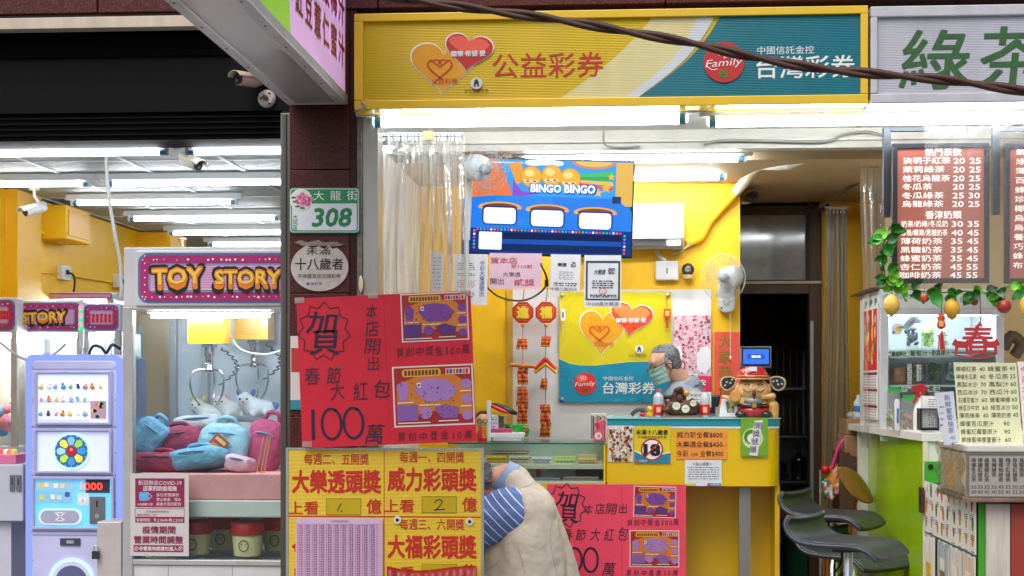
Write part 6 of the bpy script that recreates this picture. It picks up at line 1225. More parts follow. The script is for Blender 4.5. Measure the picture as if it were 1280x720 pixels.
t = thing('doll_figure', 'small doll with glasses and red jacket beside the red poster', 'doll', tuple(onc(604, 1.15))); q = onc(604, 1.15); b = MB(); b.ell(q + V((0, 0, .125)), (.045, .04, .05), M('doll_skin', 'e0b48a', .5)); b.ell(q + V((-.0, .012, .145)), (.048, .042, .04), M('doll_hair', '5a2a1c', .6)); b.build('head', t); b = MB(); b.lathe([(.035, 0), (.04, .04), (.025, .085)], q, redp); b.build('jacket', t); b = MB()
for sg in (-.018, .016): b.tube([q + V((sg + .013 * math.cos(i * .7), -.042, .122 + .013 * math.sin(i * .7))) for i in range(10)], .002, INK, 4)
b.build('glasses', t)
boxy(608.5, 501, 613, 552, 1.12, 'cfe0ea', 'tall pale blue tube box beside the doll', .04)
boxy(603, 532, 609, 548, 1.05, 'e0a030', 'small orange ticket pack before the doll', .02, 'ticket_pack', 'ticket pack', lambda b, Y: marks(b, 604, 534, 608, 546, Y, 4, ink, 7))
# ------------------------------------------------------------------ people
SKIN = M('skin', 'd3a184', .5, var=.08, scale=25, trans=.08); GREYH = M('grey_hair', '8f8e92', .6, var=.75, scale=90, bump=1, bscale=240); GREYD = M('grey_hair_dark', '4a494c', .6, var=.5, scale=50, bump=.8, bscale=220)
def head_geo(b, c, f, up, s=1.0):
    f = Vector(f).normalized(); si = f.cross(Vector(up)).normalized(); u = si.cross(f).normalized()
    T = lambda a, q, z: c + f * (a * s) + si * (q * s) + u * (z * s)
    Rm = Matrix((f, si, u)).transposed()
    def el(cc, r): 
        m0 = b.M; b.M = Matrix.Translation(T(*cc)) @ Rm.to_4x4(); b.ell((0, 0, 0), tuple(q * s for q in r), SKIN, seg=20, rings=14); b.M = m0
    el((-.01, 0, .035), (.098, .076, .088)); el((.028, 0, -.045), (.062, .056, .075)); el((.055, 0, -.095), (.03, .032, .025)); el((.075, 0, .045), (.02, .05, .03)); 
    b.cap(T(.088, 0, .012), .009 * s, T(.108, 0, -.03), .014 * s, SKIN); el((.088, 0, -.062), (.014, .026, .008)); el((.086, 0, -.075), (.012, .022, .008))
    for sg in (-1, 1): el((-.012, sg * .077, -.012), (.02, .009, .032)); el((.06, sg * .042, -.03), (.022, .018, .02))
    return T, Rm
def figure(name, label, loc): return thing(name, label, 'person', loc)

def strands(b, T, Rm, ells, n, seed, mats, cond=lambda p: True):
    r = random.Random(seed)
    for cc, rr in ells:
        for _ in range(n):
            u = Vector((r.gauss(0, 1), r.gauss(0, 1), r.gauss(0, 1))).normalized(); p = Vector((cc[0] + rr[0] * u.x, cc[1] + rr[1] * u.y, cc[2] + rr[2] * u.z))
            if not cond(p): continue
            k = Vector((-1, r.uniform(-.25, .25), -.55)); k = (k - u * k.dot(u)).normalized(); q = [p + u * .001, p + k * .014 + u * .005, p + k * .030 + u * .003]
            b.tube([T(*x) for x in q], [.0014, .0006], r.choice(mats), 3, cap=False)
HM = [M('hair_white', 'b9b8bb', .5), M('hair_mid', '6f6e72', .5), M('hair_dark', '38373b', .5)]
# standing man behind the counter, looking down to the left
SYm = 1.66
hc = P(829.5, 456, SYm); f = Vector((-.88, -.36, -.38)); up = Vector((-.28, 0, 1))
man = figure('person', 'masked grey haired man in a grey polo shirt looking down behind the counter', (X(868, SYm), SYm, .02))
b = MB(); T, Rm = head_geo(b, hc, f, up, .92)
nb = P(860, 484, SYm + .04); sl_ = P(872, 512, SYm - .17); sr_ = P(858, 506, SYm + .22); bx = X(866, SYm)
b.cap(T(-.045, 0, -.06), .058, nb + Vector((0, 0, -.01)), .058, SKIN)
ch = Vector((bx, SYm + .03, 1.24)); pv = Vector((bx + .02, SYm + .04, .93))
b.chain([(nb, .06), (ch, .13), (pv, .135)], SKIN)
for sh, el_, wr in ((sl_, Vector((bx - .07, SYm - .22, 1.10)), Vector((bx - .26, SYm - .12, 1.20))), (sr_, Vector((bx - .08, SYm + .22, 1.10)), Vector((bx - .26, SYm + .06, 1.20)))):
    b.chain([(nb + (sh - nb) * .5 - Vector((0, 0, .02)), .06), (sh, .055), (el_, .045), (wr, .03)], SKIN); b.ell(wr + Vector((-.05, 0, .01)), (.05, .035, .016), SKIN)
    for k in range(4): b.chain([(wr + Vector((-.08, -.03 + k * .02, .01)), .009), (wr + Vector((-.13 + abs(k - 1.5) * .008, -.032 + k * .021, .0)), .0085), (wr + Vector((-.155 + abs(k - 1.5) * .01, -.032 + k * .021, -.015)), .0075)], SKIN)
    b.chain([(wr + Vector((-.03, .035, .0)), .011), (wr + Vector((-.08, .06, -.005)), .009)], SKIN)
for sg in (-1, 1): b.chain([(pv + Vector((0, sg * .09, -.03)), .09), (Vector((bx, SYm + sg * .1, .5)), .062), (Vector((bx + .03, SYm + sg * .1, .1)), .045)], SKIN); b.cap(Vector((bx + .03, SYm + sg * .1, .06)), .04, Vector((bx - .14, SYm + sg * .12, .05)), .032, SKIN)
b.build('body', man, remesh=.0075, soft=5)
b = MB(); 
def elh(cc, r, m, off=0):
    b.M = Matrix.Translation(T(*cc)) @ Rm.to_4x4(); b.ell((0, 0, 0), r, m, seg=24, rings=16); b.flat()
elh((-.050, 0, .040), (.078, .080, .081), GREYH); elh((-.058, 0, -.01), (.058, .074, .07), GREYH); elh((-.01, 0, .084), (.062, .058, .045), GREYH); elh((-.0, -.068, .02), (.018, .01, .035), GREYD); elh((-.0, .068, .02), (.018, .01, .035), GREYD); b.build('hair', man, remesh=.006, soft=3, wrinkle=(.008, .012))
b = MB(); strands(b, T, Rm, [((-.050, 0, .040), (.078, .080, .081)), ((-.058, 0, -.01), (.058, .074, .07)), ((-.01, 0, .084), (.062, .058, .045))], 420, 3, HM, lambda p: p.z > -.06 and (p.x < .03)); b.build('hair_strands', man)
for sg in (-1, 1):
    b = MB(); elh((.083, sg * .032, .008), (.007, .012, .006), INK); b.build('eye', man)
for sg in (-1, 1): b = MB(); b.tube([T(.098, sg * .016, .030), T(.096, sg * .035, .035), T(.082, sg * .052, .030)], [.004, .002], HM[1], 5, sub=3); b.build('eyebrow', man)
b = MB()
def mask(u, v):
    th = R(-80 + 160 * u); z = .0 - .112 * v; rad = .077 + .034 * math.cos(th) ** 3 * (1 - abs(v - .4) * .9) + .0022 * math.sin(v * 22) * math.cos(th); return T(.012 + rad * math.cos(th), rad * math.sin(th) * .92, z - .012 * (1 - math.cos(th)) * (v - .5))
b.sheet(mask, 20, 26, M('mask_green', '93b3a6', .75, var=.12, scale=25, bump=.3)); b.build('face_mask', man, solid=.002)
for sg in (-1, 1): b = MB(); b.tube([T(.03, sg * .076, -.01), T(-.0, sg * .082, -.0), T(-.02, sg * .086, -.012), T(-.022, sg * .083, -.035), T(.03, sg * .072, -.085)], .0022, INK, 5, sub=4); b.build('mask_loop', man)
b = MB()
for sg in (-1, 1):
    b.tube([T(.106, sg * (.034 + .026 * math.cos(i * .4)), .002 + .018 * math.sin(i * .4)) for i in range(17)], .0022, C('6a4a2c', .3), 5); b.tube([T(.100, sg * .06, .006), T(.04, sg * .08, .012), T(-.01, sg * .082, .016)], .0022, C('6a4a2c', .3), 5)
b.tube([T(.108, -.01, .004), T(.108, .01, .004)], .002, C('6a4a2c', .3), 5); b.build('glasses', man)
POLO = M('polo_grey', '8b939c', .8, var=.08, scale=20, bump=.4, bscale=40)
b = MB(); b.chain([(nb + Vector((.01, 0, -.02)), .094), (P(852, 500, SYm), .125), (ch, .165), (pv + Vector((0, 0, .02)), .155)], POLO)
for sh, el_ in ((sl_, Vector((bx - .05, SYm - .215, 1.16))), (sr_, Vector((bx - .06, SYm + .215, 1.16)))): b.chain([(nb + (sh - nb) * .35 - Vector((0, 0, .03)), .082), (sh, .077), (el_, .066)], POLO)
b.build('shirt', man, remesh=.01, soft=5, wrinkle=(.012, .09))
b = MB(); b.lathe([(.094, -.035), (.088, -.005), (.080, .02), (.074, .02), (.080, -.005), (.086, -.035)], P(856, 479.5, SYm + .01), POLO, (-.52, -.12, .84), 28); b.build('collar', man, sub=1)
b = MB(); TRO = M('trousers_dark', '2c2e36', .8, var=.1)
b.chain([(pv + Vector((0, 0, .0)), .15), (pv + Vector((0, 0, -.06)), .145)], TRO)
for sg in (-1, 1): b.chain([(pv + Vector((0, sg * .09, -.05)), .105), (Vector((bx, SYm + sg * .1, .5)), .078), (Vector((bx + .03, SYm + sg * .1, .13)), .065)], TRO)
b.build('trousers', man, remesh=.012)

# man bent forward on a low stool in front of the showcase
MY = .42
def Q(px, py, dy=0): return P(px, py, MY + dy)
man2 = figure('person', 'man in a beige vest and striped blue shirt bent forward beside the yellow board', (X(680, MY), MY + .05, .0))
hc = Q(598, 604); f = Vector((-.72, .05, -.66)); up = Vector((-.7, 0, .6)); b = MB(); T, Rm = head_geo(b, hc, f, up, 1.0)
nk = Q(634, 598); c1 = Q(650, 640, .02); hp_ = Q(684, 718, .04)
b.cap(T(-.055, 0, -.03), .068, nk, .08, SKIN); b.cap(T(-.0, 0, -.055), .06, Q(626, 618), .075, SKIN)
b.chain([(nk, .08), (c1, .13), (hp_, .15)], SKIN)
arms = []
for dy in (-.19, .21):
    sh = Q(634, 642, dy * .82); el_ = Q(586, 664, dy * 1.15); wr = Q(545, 664, dy * .45); arms.append((sh, el_, wr)); b.chain([(sh, .06), (el_, .047), (wr, .032)], SKIN); dv = Vector((-1, 0, -.25)).normalized(); b.ell(wr + dv * .05, (.052, .036, .018), SKIN, (0, -14, 0))
    for k in range(4): b.chain([(wr + dv * .085 + Vector((0, -.03 + k * .02, 0)), .0092), (wr + dv * (.13 - abs(k - 1.5) * .008) + Vector((0, -.031 + k * .021, -.006)), .0085), (wr + dv * (.15 - abs(k - 1.5) * .01) + Vector((0, -.031 + k * .021, -.022)), .0078)], SKIN)
    b.chain([(wr + dv * .03 + Vector((0, .035, 0)), .011), (wr + dv * .075 + Vector((0, .06, -.01)), .009)], SKIN)
legs = []
for dy in (-.12, .12): 
    hj = hp_ + Vector((-.02, dy, -.05)); kn = Vector((X(600, MY), MY + dy * 1.5, .28)); an = Vector((X(640, MY), MY + dy * 1.4, .09)); legs.append((hj, kn, an)); b.chain([(hj, .085), (kn, .06), (an, .042)], SKIN); b.cap(an + Vector((.02, 0, -.045)), .038, an + Vector((-.16, 0, -.055)), .032, SKIN)
b.build('body', man2, remesh=.009, soft=5)
b = MB()
def elh2(cc, r, m): b.M = Matrix.Translation(T(*cc)) @ Rm.to_4x4(); b.ell((0, 0, 0), r, m, seg=24, rings=16); b.flat()
elh2((-.028, 0, .05), (.09, .082, .084), GREYH); elh2((-.055, 0, -.015), (.066, .078, .075), GREYH); elh2((-.06, 0, -.045), (.05, .066, .06), GREYD); b.build('hair', man2, remesh=.007, soft=3, wrinkle=(.01, .012))
b = MB(); strands(b, T, Rm, [((-.028, 0, .05), (.09, .082, .084)), ((-.055, 0, -.015), (.066, .078, .075))], 420, 4, HM, lambda p: p.z > -.07 and p.x < .045); b.build('hair_strands', man2)
for sg in (-1, 1): b = MB(); elh2((.083, sg * .032, .008), (.007, .012, .006), INK); b.build('eye', man2)
# striped shirt: the stripes run with the sleeve cloth
m = bpy.data.materials.new('striped_blue_cotton'); m.use_nodes = True; n = m.node_tree.nodes; l = m.node_tree.links; bs = n['Principled BSDF']; bs.inputs['Roughness'].default_value = .8
tc = n.new('ShaderNodeTexCoord'); mp = n.new('ShaderNodeMapping'); mp.inputs['Rotation'].default_value = (0, R(-46), 0); wv = n.new('ShaderNodeTexWave'); wv.bands_direction = 'Z'; wv.inputs['Scale'].default_value = 8.2; wv.inputs['Distortion'].default_value = .5; wv.inputs['Detail'].default_value = 0
cr = n.new('ShaderNodeValToRGB'); cr.color_ramp.elements[0].position = .93; cr.color_ramp.elements[1].position = .965; cr.color_ramp.elements[0].color = lin('5672ae'); cr.color_ramp.elements[1].color = lin('d8dee8')
l.new(tc.outputs['Object'], mp.inputs[0]); l.new(mp.outputs[0], wv.inputs['Vector']); l.new(wv.outputs['Fac'], cr.inputs[0]); l.new(cr.outputs[0], bs.inputs['Base Color']); STRIPE = m
b = MB(); b.chain([(Q(648, 626), .11), (c1, .155), (hp_, .16)], STRIPE)
for sh, el_, wr in arms: b.chain([(Q(646, 638, (sh.y - MY) * .7), .13), (sh, .146), (el_ + Vector((0, 0, .0)), .112), (el_ + (wr - el_) * .25, .066)], STRIPE)
b.build('shirt', man2, remesh=.01, soft=5, wrinkle=(.02, .09))
b = MB(); CB = M('collar_blue', '8fa3c4', .8, var=.06, bump=.3)
ax = Vector((-.81, -.06, .58)); b.lathe([(.108, -.035), (.100, .0), (.094, .03), (.088, .03), (.094, .0), (.1, -.035)], Q(630, 597, -.01), CB, ax, 28); b.build('collar', man2, sub=1)
VEST = M('vest_beige', 'c4bbab', .85, var=.1, scale=9, bump=.9, bscale=13)
b = MB(); b.chain([(Q(642, 607, 0), .115), (Q(656, 642, .01), .182), (Q(666, 688, .02), .212), (Q(674, 730, .03), .235), (Q(676, 752, .03), .22)], VEST); b.chain([(Q(630, 690, .0), .15), (Q(632, 735, 0), .18)], VEST)
for dy in (-.15, .17): b.chain([(Q(646, 606, dy * .4), .085), (Q(668, 642, dy * .75), .125), (Q(656, 682, dy * 1.1), .152), (Q(655, 728, dy * 1.05), .18), (Q(657, 752, dy), .17)], VEST)
for dy in (-.14, .16): b.lathe([(.002, 0), (.142, 0), (.152, .0), (.157, .015), (.155, .07), (.14, .16), (.08, .22), (.002, .24)], Q(643, 645, dy), VEST, (.80, -dy * 3, .02), 28)
for dy in (-.1, .12): b.chain([(Q(660, 642, dy), .155), (Q(664, 690, dy), .185), (Q(664, 745, dy), .215)], VEST)
b.chain([(Q(632, 700, -.12), .15), (Q(634, 745, -.1), .19)], VEST)
vo = b.build('vest', man2, remesh=.009, soft=34, wrinkle=[(.010, .06)])
from mathutils.bvhtree import BVHTree
bpy.context.view_layer.update(); bv = BVHTree.FromObject(vo, bpy.context.evaluated_depsgraph_get()); wo = vo.matrix_world.inverted()
b = MB(); SEAM = M('vest_seam', 'b0a594', .85, var=.1)
for pts in (((643, 613), (651, 610), (660, 607), (668, 603), (675, 600)), ((647, 684), (651, 696), (655, 710), (658, 725)), ((604, 713), (612, 710), (619, 706), (625, 700)), ((690, 650), (688, 675), (692, 700), (698, 722))):
    out = []
    for q in spline([Vector(p) for p in pts], 5):
        d = ray(q.x, q.y).normalized(); h = bv.ray_cast(wo @ CAMP, d)
        if h[0] is not None and (h[0] - (wo @ CAMP)).length < 9.2: out.append(vo.matrix_world @ h[0] - d * .001)
    if len(out) > 3: b.tube(out, .002, SEAM, 5)
b.build('seam', man2)
b = MB(); TRK = M('trousers_khaki', '6d6757', .85, var=.1, bump=.3); b.cap(hp_ + Vector((0, -.05, -.06)), .16, hp_ + Vector((0, .05, -.06)), .16, TRK)
for hj, kn, an in legs: b.chain([(hj, .11), (kn, .082), (an + Vector((0, 0, .02)), .068)], TRK)
b.build('trousers', man2, remesh=.012)
b = MB()
for hj, kn, an in legs: b.cap(an + Vector((.02, 0, -.045)), .046, an + Vector((-.16, 0, -.052)), .038, BLACK)
b.build('shoes', man2)
t = thing('low_stool', 'low plastic stool under the bent man in the beige vest', 'stool', (hp_.x, hp_.y, 0)); SB = M('stool_blue', '3a6aa8', .45); sz = hp_.z - .16
b = MB(); b.box(hp_.x - .15, hp_.x + .15, hp_.y - .15, hp_.y + .15, sz - .03, sz, SB); b.build('seat', t, bev=.008)
for sx in (-1, 1):
    for sy in (-1, 1): b = MB(); b.tube([(hp_.x + sx * .12, hp_.y + sy * .12, sz - .03), (hp_.x + sx * .15, hp_.y + sy * .15, 0)], .02, SB); b.build('leg', t)
# ------------------------------------------------------------------ tea stall
TX = P(1154, 550, 0).x; ct_z = 1.197; LIME = M('lime_panel', '9ccb0a', .3, coat=.35, var=.18, scale=1.6); TW = M('tea_white', 'dedcd4', .4, var=.07, scale=4)
tc_ = thing('tea_counter', 'white topped tea counter with a lime green side panel', 'counter', (TX + .6, 1.0, .02)); yb = PX(1085, 560, TX).y
b = MB(); v = [(TX - .01, -.015), (4.15, -.015), (4.15, yb + .5), (TX - .10, yb + .5)]; slab(b, v, ct_z - .04, ct_z, TW); b.build('top', tc_, bev=.006)
b = MB(); b.box(TX, TX + .02, 0.005, yb, .02, ct_z - .041, LIME); b.build('side_panel', tc_); b = MB(); b.box(TX + .0, TX + .03, yb + .001, yb + .08, .02, ct_z - .041, TW); b.box(TX - .055, TX - .001, yb + .03, yb + .08, .02, ct_z - .041, TW); b.box(TX - .002, TX + .022, -.012, .004, .02, ct_z - .041, CREAM); b.box(TX + .021, 4.15, .0, .02, .02, ct_z - .041, TW); b.build('end_batten', tc_)
# fridge
fx0 = P(1100, 450, 1.0).x; fy = 1.0; fz1 = Z(361, fy, 1170); fx1 = X(1256, fy)
fr_ = thing('display_fridge', 'white countertop display fridge with glass front and drink jars', 'fridge', ((fx0 + fx1) / 2, fy + .35, ct_z)); FW = M('fridge_white', 'dfe2e4', .35, var=.04)
b = MB(); b.box(fx0, fx1, fy + .012, fy + .74, fz1 - .12, fz1, FW); b.box(fx0, fx0 + .03, fy + .012, fy + .74, ct_z + .001, fz1 - .121, FW); b.box(fx1 - .03, fx1, fy + .012, fy + .74, ct_z + .001, fz1 - .121, FW); b.box(fx0 + .031, fx1 - .031, fy + .7, fy + .74, ct_z + .001, fz1 - .121, FW); b.box(fx0 + .031, fx1 - .031, fy + .03, fy + .69, ct_z + .001, ct_z + .05, FW); b.build('cabinet', fr_, bev=.005)
b = MB(); b.rim(1100.5, 384, 1255, 552, fy, .011, 10, M('fridge_frame', 'd3d5d8', .35, metal=.2)); b.build('door_frame', fr_, bev=.003); b = MB(); b.rect(1110, 393, 1246, 540, fy + .004, .003, GLASS); b.build('door_glass', fr_)
b = MB()
for yy in (437, 481): q = Z(yy, fy, 1180); b.box(fx0 + .031, fx1 - .031, fy + .05, fy + .65, q - .012, q, C('c4cacc', .2))
b.build('shelf', fr_); b = MB(); b.tube([(fx0 + .06, fy + .08, fz1 - .14), (fx1 - .06, fy + .08, fz1 - .14)], .012, EM('fridge_lamp', 'eef6ff', 45)); b.build('lamp', fr_)
b = MB(); b.rect(1103, 369, 1160, 373.5, fy + .0105, .001, C('b8c0e0')); marks(b, 1106, 367, 1160, 370, fy + .0098, 1, C('a04a5a'), 3, .8); b.rect(1200, 371, 1225, 378, fy + .0105, .001, C('9ab4d8')); b.build('top_sticker', fr_)
def jar(px, ytop, ybot, w_, col, label, Y=None, kind='clumps', seed=1):
    Y = Y or fy + .13; c = P(px, ybot, Y); h = P(px, ytop, Y).z - c.z; r_ = w_ * SCL(px, Y) / 2; t = thing('drink_jar', label, 'jar', tuple(c), 'jars in the display fridge'); b = MB(); b.lathe([(r_ * .96, 0), (r_, .01), (r_, h), (r_ * .97, h)], c, CLEAR('jar_plastic', 'f4f8f8', .05, .15, .05), seg=18); b.build('wall', t)
    b = MB(); rr2 = random.Random(seed); mm = M('jar_fill_' + col, col, .5, var=.35, scale=30, bump=.5)
    if kind == 'solid': b.lathe([(r_ * .9, .012), (r_ * .93, h * .75), (r_ * .5, h * .85)], c, mm, seg=16)
    else:
        for i in range(40): a = rr2.random() * 6.28; q = rr2.random() ** .5 * r_ * .75; b.ell(c + Vector((q * math.cos(a), q * math.sin(a), .03 + rr2.random() * (h * .75))), (rr2.uniform(.008, .024), .01, rr2.uniform(.008, .02)), mm, (rr2.random() * 90, 0, rr2.random() * 90), 7, 5)
    b.build('filling', t); return t
jar(1140, 410, 437, 15, '2e2a34', 'jar of dark fruit on the upper fridge shelf', seed=2); jar(1159, 410, 437, 16, '93a83a', 'jar of green kiwi slices on the upper fridge shelf', seed=3); jar(1180, 411, 437, 15, 'c9d0b8', 'jar of pale fruit behind the red charm on the upper fridge shelf', seed=4)
jar(1124, 455, 481, 20, 'c9743c', 'jar of orange fruit on the middle fridge shelf', kind='solid'); jar(1148, 455, 481, 18, 'c48a68', 'jar of reddish fruit with white strip on the middle fridge shelf', seed=6); jar(1168, 454, 481, 17, '6f7648', 'jar of green leaves on the middle fridge shelf', seed=7); jar(1190, 455, 481, 15, 'b4b8b8', 'jar of clear jelly behind the yellow price sheet', seed=8)
def lab(x0, x1, y0, y1, s, label, Y=None, col='dfe6cc'):
    Y = Y or fy + .045; t = thing('shelf_label', label, 'label', tuple(P((x0 + x1) / 2, y1, Y)), 'fridge shelf labels'); b = MB(); b.rect(x0, y0, x1, y1, Y, .002, C(col, .6)); b.build('card', t); b = MB(); b.text(s, (x0 + x1) / 2, (y0 + y1) / 2, (y1 - y0) * .72, Y - .0005, INK, (x1 - x0) * .9, bold=.015); b.build('lettering', t)
lab(1113.5, 1134, 438, 447, '蔓越莓汁', 'upper shelf label at the left in the fridge'); lab(1136, 1161, 436.5, 446.5, '葡萄汁', 'upper shelf label with grape juice lettering'); lab(1163, 1189, 436, 446, '奇異果汁', 'upper shelf label with kiwi juice lettering'); lab(1113.5, 1134, 482, 490, '柳橙汁', 'lower shelf label under the orange fruit jar'); lab(1160, 1175, 481, 490, '愛玉', 'lower shelf label under the jar of green leaves'); 
b = MB(); b.rect(1134.5, 455, 1139.5, 486, fy + .04, .002, PAPER); marks(b, 1135, 456, 1139, 485, fy + .039, 9, rink, 5, 1.4); tag(b.build('paper_strip'), 'narrow white strip with red writing left of the reddish fruit jar', 'paper'); b = MB(); b.rect(1146, 456, 1151.5, 476, fy + .04, .002, PAPER); marks(b, 1147, 457, 1151, 475, fy + .039, 7, INK, 6, 1.2); tag(b.build('paper_strip'), 'narrow white strip with dark writing in front of the reddish fruit jar', 'paper')
t = thing('flower_ribbon_sticker', 'daisy sticker with a pale blue ribbon on the fridge glass', 'sticker', tuple(P(1130, 418, fy))); b = MB(); SYk = fy - .004
for i in range(7): b.disc(1122 + 4.6 * math.cos(i * .9), 411 + 4.6 * math.sin(i * .9), 3.1, SYk - .001 * (i % 2), .001, wh, k=10)
b.disc(1122, 411, 3, SYk - .003, .001, YEL, k=12); b.disc(1117, 416, 2, SYk - .003, .001, C('5a9a4a'), k=8); b.build('daisy', t); b = MB(); b.poly([(1127, 409), (1134, 400), (1142, 395), (1146, 398), (1153, 401), (1149, 404), (1144, 404), (1133, 413)], SYk, .002, C('a9d4e8')); b.text('大家好', 1139, 403.5, 4, SYk - .001, rink, 12, rot=-38); b.build('ribbon', t)
# calendar on the side of the fridge
cal = thing('wall_calendar', 'red and gold calendar hanging on the side of the fridge', 'calendar', (fx0 - .012, fy + .38, Z(525, fy, 1090))); xx = fx0 - .004
b = MB(); ya, yb2 = PX(1081, 450, xx).y, PX(1098, 450, xx).y; ya, yb2 = max(ya, yb2), min(ya, yb2)
def CA(u, py): # point on the calendar: u 0 far .. 1 near
    y = ya + (yb2 - ya) * u; return y
zt_, zm_, zb_ = PX(1090, 381, xx).z, PX(1090, 463, xx).z, PX(1090, 524, xx).z
b.box(xx - .006, xx, yb2, ya, zb_, zt_, PAPER); b.build('sheets', cal)
b = MB(); b.frame((xx - .006, ya, 0), (0, -1, 0), (1, 0, 0)); W_ = ya - yb2; e = .0012
b.prism([(.01, zm_), (W_ - .01, zm_), (W_ - .01, zt_ - .03), (.01, zt_ - .03)], -e, .001, C('c8241c', .5)); r = random.Random(5)
for i in range(46):
    cx, cz = r.uniform(.05, W_ - .05), r.uniform(zm_ + .04, zt_ - .06); k = r.uniform(.015, .055); b.prism([(cx + k * .6 * math.cos(q * 1.05), cz + k * math.sin(q * 1.05)) for q in range(6)], -2 * e - i * .00003, .0008, C(r.choice(['f0b818', 'e88a1c', 'f4e6c8', 'a8181c', 'f0c83c', 'd8341c', '4a7a3a']), .5))
for k in range(3):
    z0 = zm_ - .012 - k * (zm_ - zb_) / 3; dz = (zm_ - zb_) / 3; b.prism([(.01, z0 - .016), (W_ - .01, z0 - .016), (W_ - .01, z0), (.01, z0)], -e, .001, C('7a1c3a'))
    for i in range(6): 
        for j in range(5): b.prism([(.03 + i * (W_ - .05) / 6, z0 - .03 - j * .016), (.03 + (i + .6) * (W_ - .05) / 6, z0 - .03 - j * .016), (.03 + (i + .6) * (W_ - .05) / 6, z0 - .022 - j * .016), (.03 + i * (W_ - .05) / 6, z0 - .022 - j * .016)], -e, .0008, C('a88a90' if i else 'c05a5a'))
b.flat(); b.build('picture', cal)
b = MB()
for k in range(3): y = yb2 + (ya - yb2) * (.15 + .35 * k); b.box(xx - .008, xx - .001, y - .02, y + .02, zt_ - .012, zt_ + .03, C('3f8a78'))
b.build('clip', cal)
b = MB(); q = ct_z; xq = fx0 - .03; b.box(xq - .02, fx0 + .03, fy + .03, fy + .8, fz1 + .001, fz1 + .012, WOOD); tag(b.build('wooden_board'), 'thin wooden board lying on top of the display fridge', 'board')
# counter things in front of the fridge
CYq = .55
def ont(px, Y=CYq): return Vector((X(px, Y), Y, ct_z))
def pouch(px, w_, h_, Y, label, capm, fill, seed):
    c = ont(px, Y); t = thing('plastic_pouch', label, 'pouch', tuple(c), 'clear pouches on the tea counter'); hw, hh = w_ * SCL(px, Y) / 2, h_ * SCL(px, Y)
    b = MB()
    def fn(u, v): a = 2 * math.pi * u; k = 1 - .5 * v ** 2; return c + Vector((hw * math.cos(a) * (1 + .04 * math.sin(7 * v)), .05 * k * math.sin(a), hh * v + .0))
    b.sheet(fn, 24, 10, PLASTIC); b.build('bag', t); b = MB(); r = random.Random(seed)
    for i in range(26): b.ell(c + Vector((r.uniform(-.75, .75) * hw, r.uniform(-.02, .02), .015 + r.random() * hh * .4)), (.02, .01, .012), C(r.choice(fill), .6), (0, r.random() * 90, 0), 7, 5)
    b.build('contents', t); b = MB(); b.box(c.x - hw * .8, c.x + hw * .9, c.y - .012, c.y + .012, c.z + hh - .015, c.z + hh + .02, capm); b.build('seal', t)
pouch(1117, 17, 50, .62, 'clear pouch with a green cap at the left on the tea counter', C('1fa03c'), ['c8a080', '6a9a5a', 'd8c8b0'], 1); pouch(1139, 26, 40, .58, 'clear bag of mixed sweets in the middle of the tea counter', C('2aa848'), ['b88a8a', '8a9a6a', 'd8d0c8', 'a06a5a'], 2)
b = MB(); c = ont(1121.5, .5); b.lathe([(.014, 0), (.016, .15), (.01, .17)], c, C('cfd4de', .3)); b.box(c.x - .006, c.x + .006, c.y - .018, c.y - .016, c.z + .04, c.z + .12, C('5a6ab0')); tag(b.build('slim_tube'), 'slim white tube between the two clear pouches', 'tube')
sp = thing('spray_bottle', 'white spray bottle with a red trigger head', 'spray bottle', tuple(ont(1151, .42))); c = ont(1151, .42); b = MB(); b.lathe([(.036, 0), (.04, .01), (.04, .10), (.03, .14), (.015, .165), (.015, .18)], c, M('bottle_white', 'e6e6e8', .3)); b.build('body', sp); b = MB(); q = c + Vector((.0, 0, .18)); b.lathe([(.018, 0), (.018, .025), (.014, .03)], q, M('trigger_red', 'b01c20', .3)); b.prism([(q.x - .05, q.z + .03), (q.x - .048, q.z + .062), (q.x + .0, q.z + .075), (q.x + .045, q.z + .05), (q.x + .02, q.z + .028), (q.x - .005, q.z + .03), (q.x - .035, q.z - .03), (q.x - .045, q.z - .03), (q.x - .022, q.z + .025)], q.y - .014, .028, M('trigger_red')); b.build('trigger_head', sp)
t = thing('black_caddy', 'black mesh caddy holding white order slips on the tea counter', 'caddy', tuple(ont(1163, .2))); YC = .2; b = MB(); b.rim(1150.5, 510.5, 1174, 537, YC, .10, 1.4, BLACK); b.rect(1151, 535, 1174, 538, YC, .1, BLACK); 
for i in range(9): b.rect(1152.5 + i * 2.4, 512, 1152.9 + i * 2.4, 536, YC - .001, .001, C('5a5c60')); b.rect(1152, 513 + i * 2.6, 1173, 513.4 + i * 2.6, YC - .0015, .001, C('5a5c60'))
b.build('mesh_box', t); b = MB(); b.rect(1153, 495, 1175, 534, YC + .03, .05, PAPER); marks(b, 1160, 498, 1174, 532, YC + .029, 12, bink, 8, .8); b.build('order_slips', t)
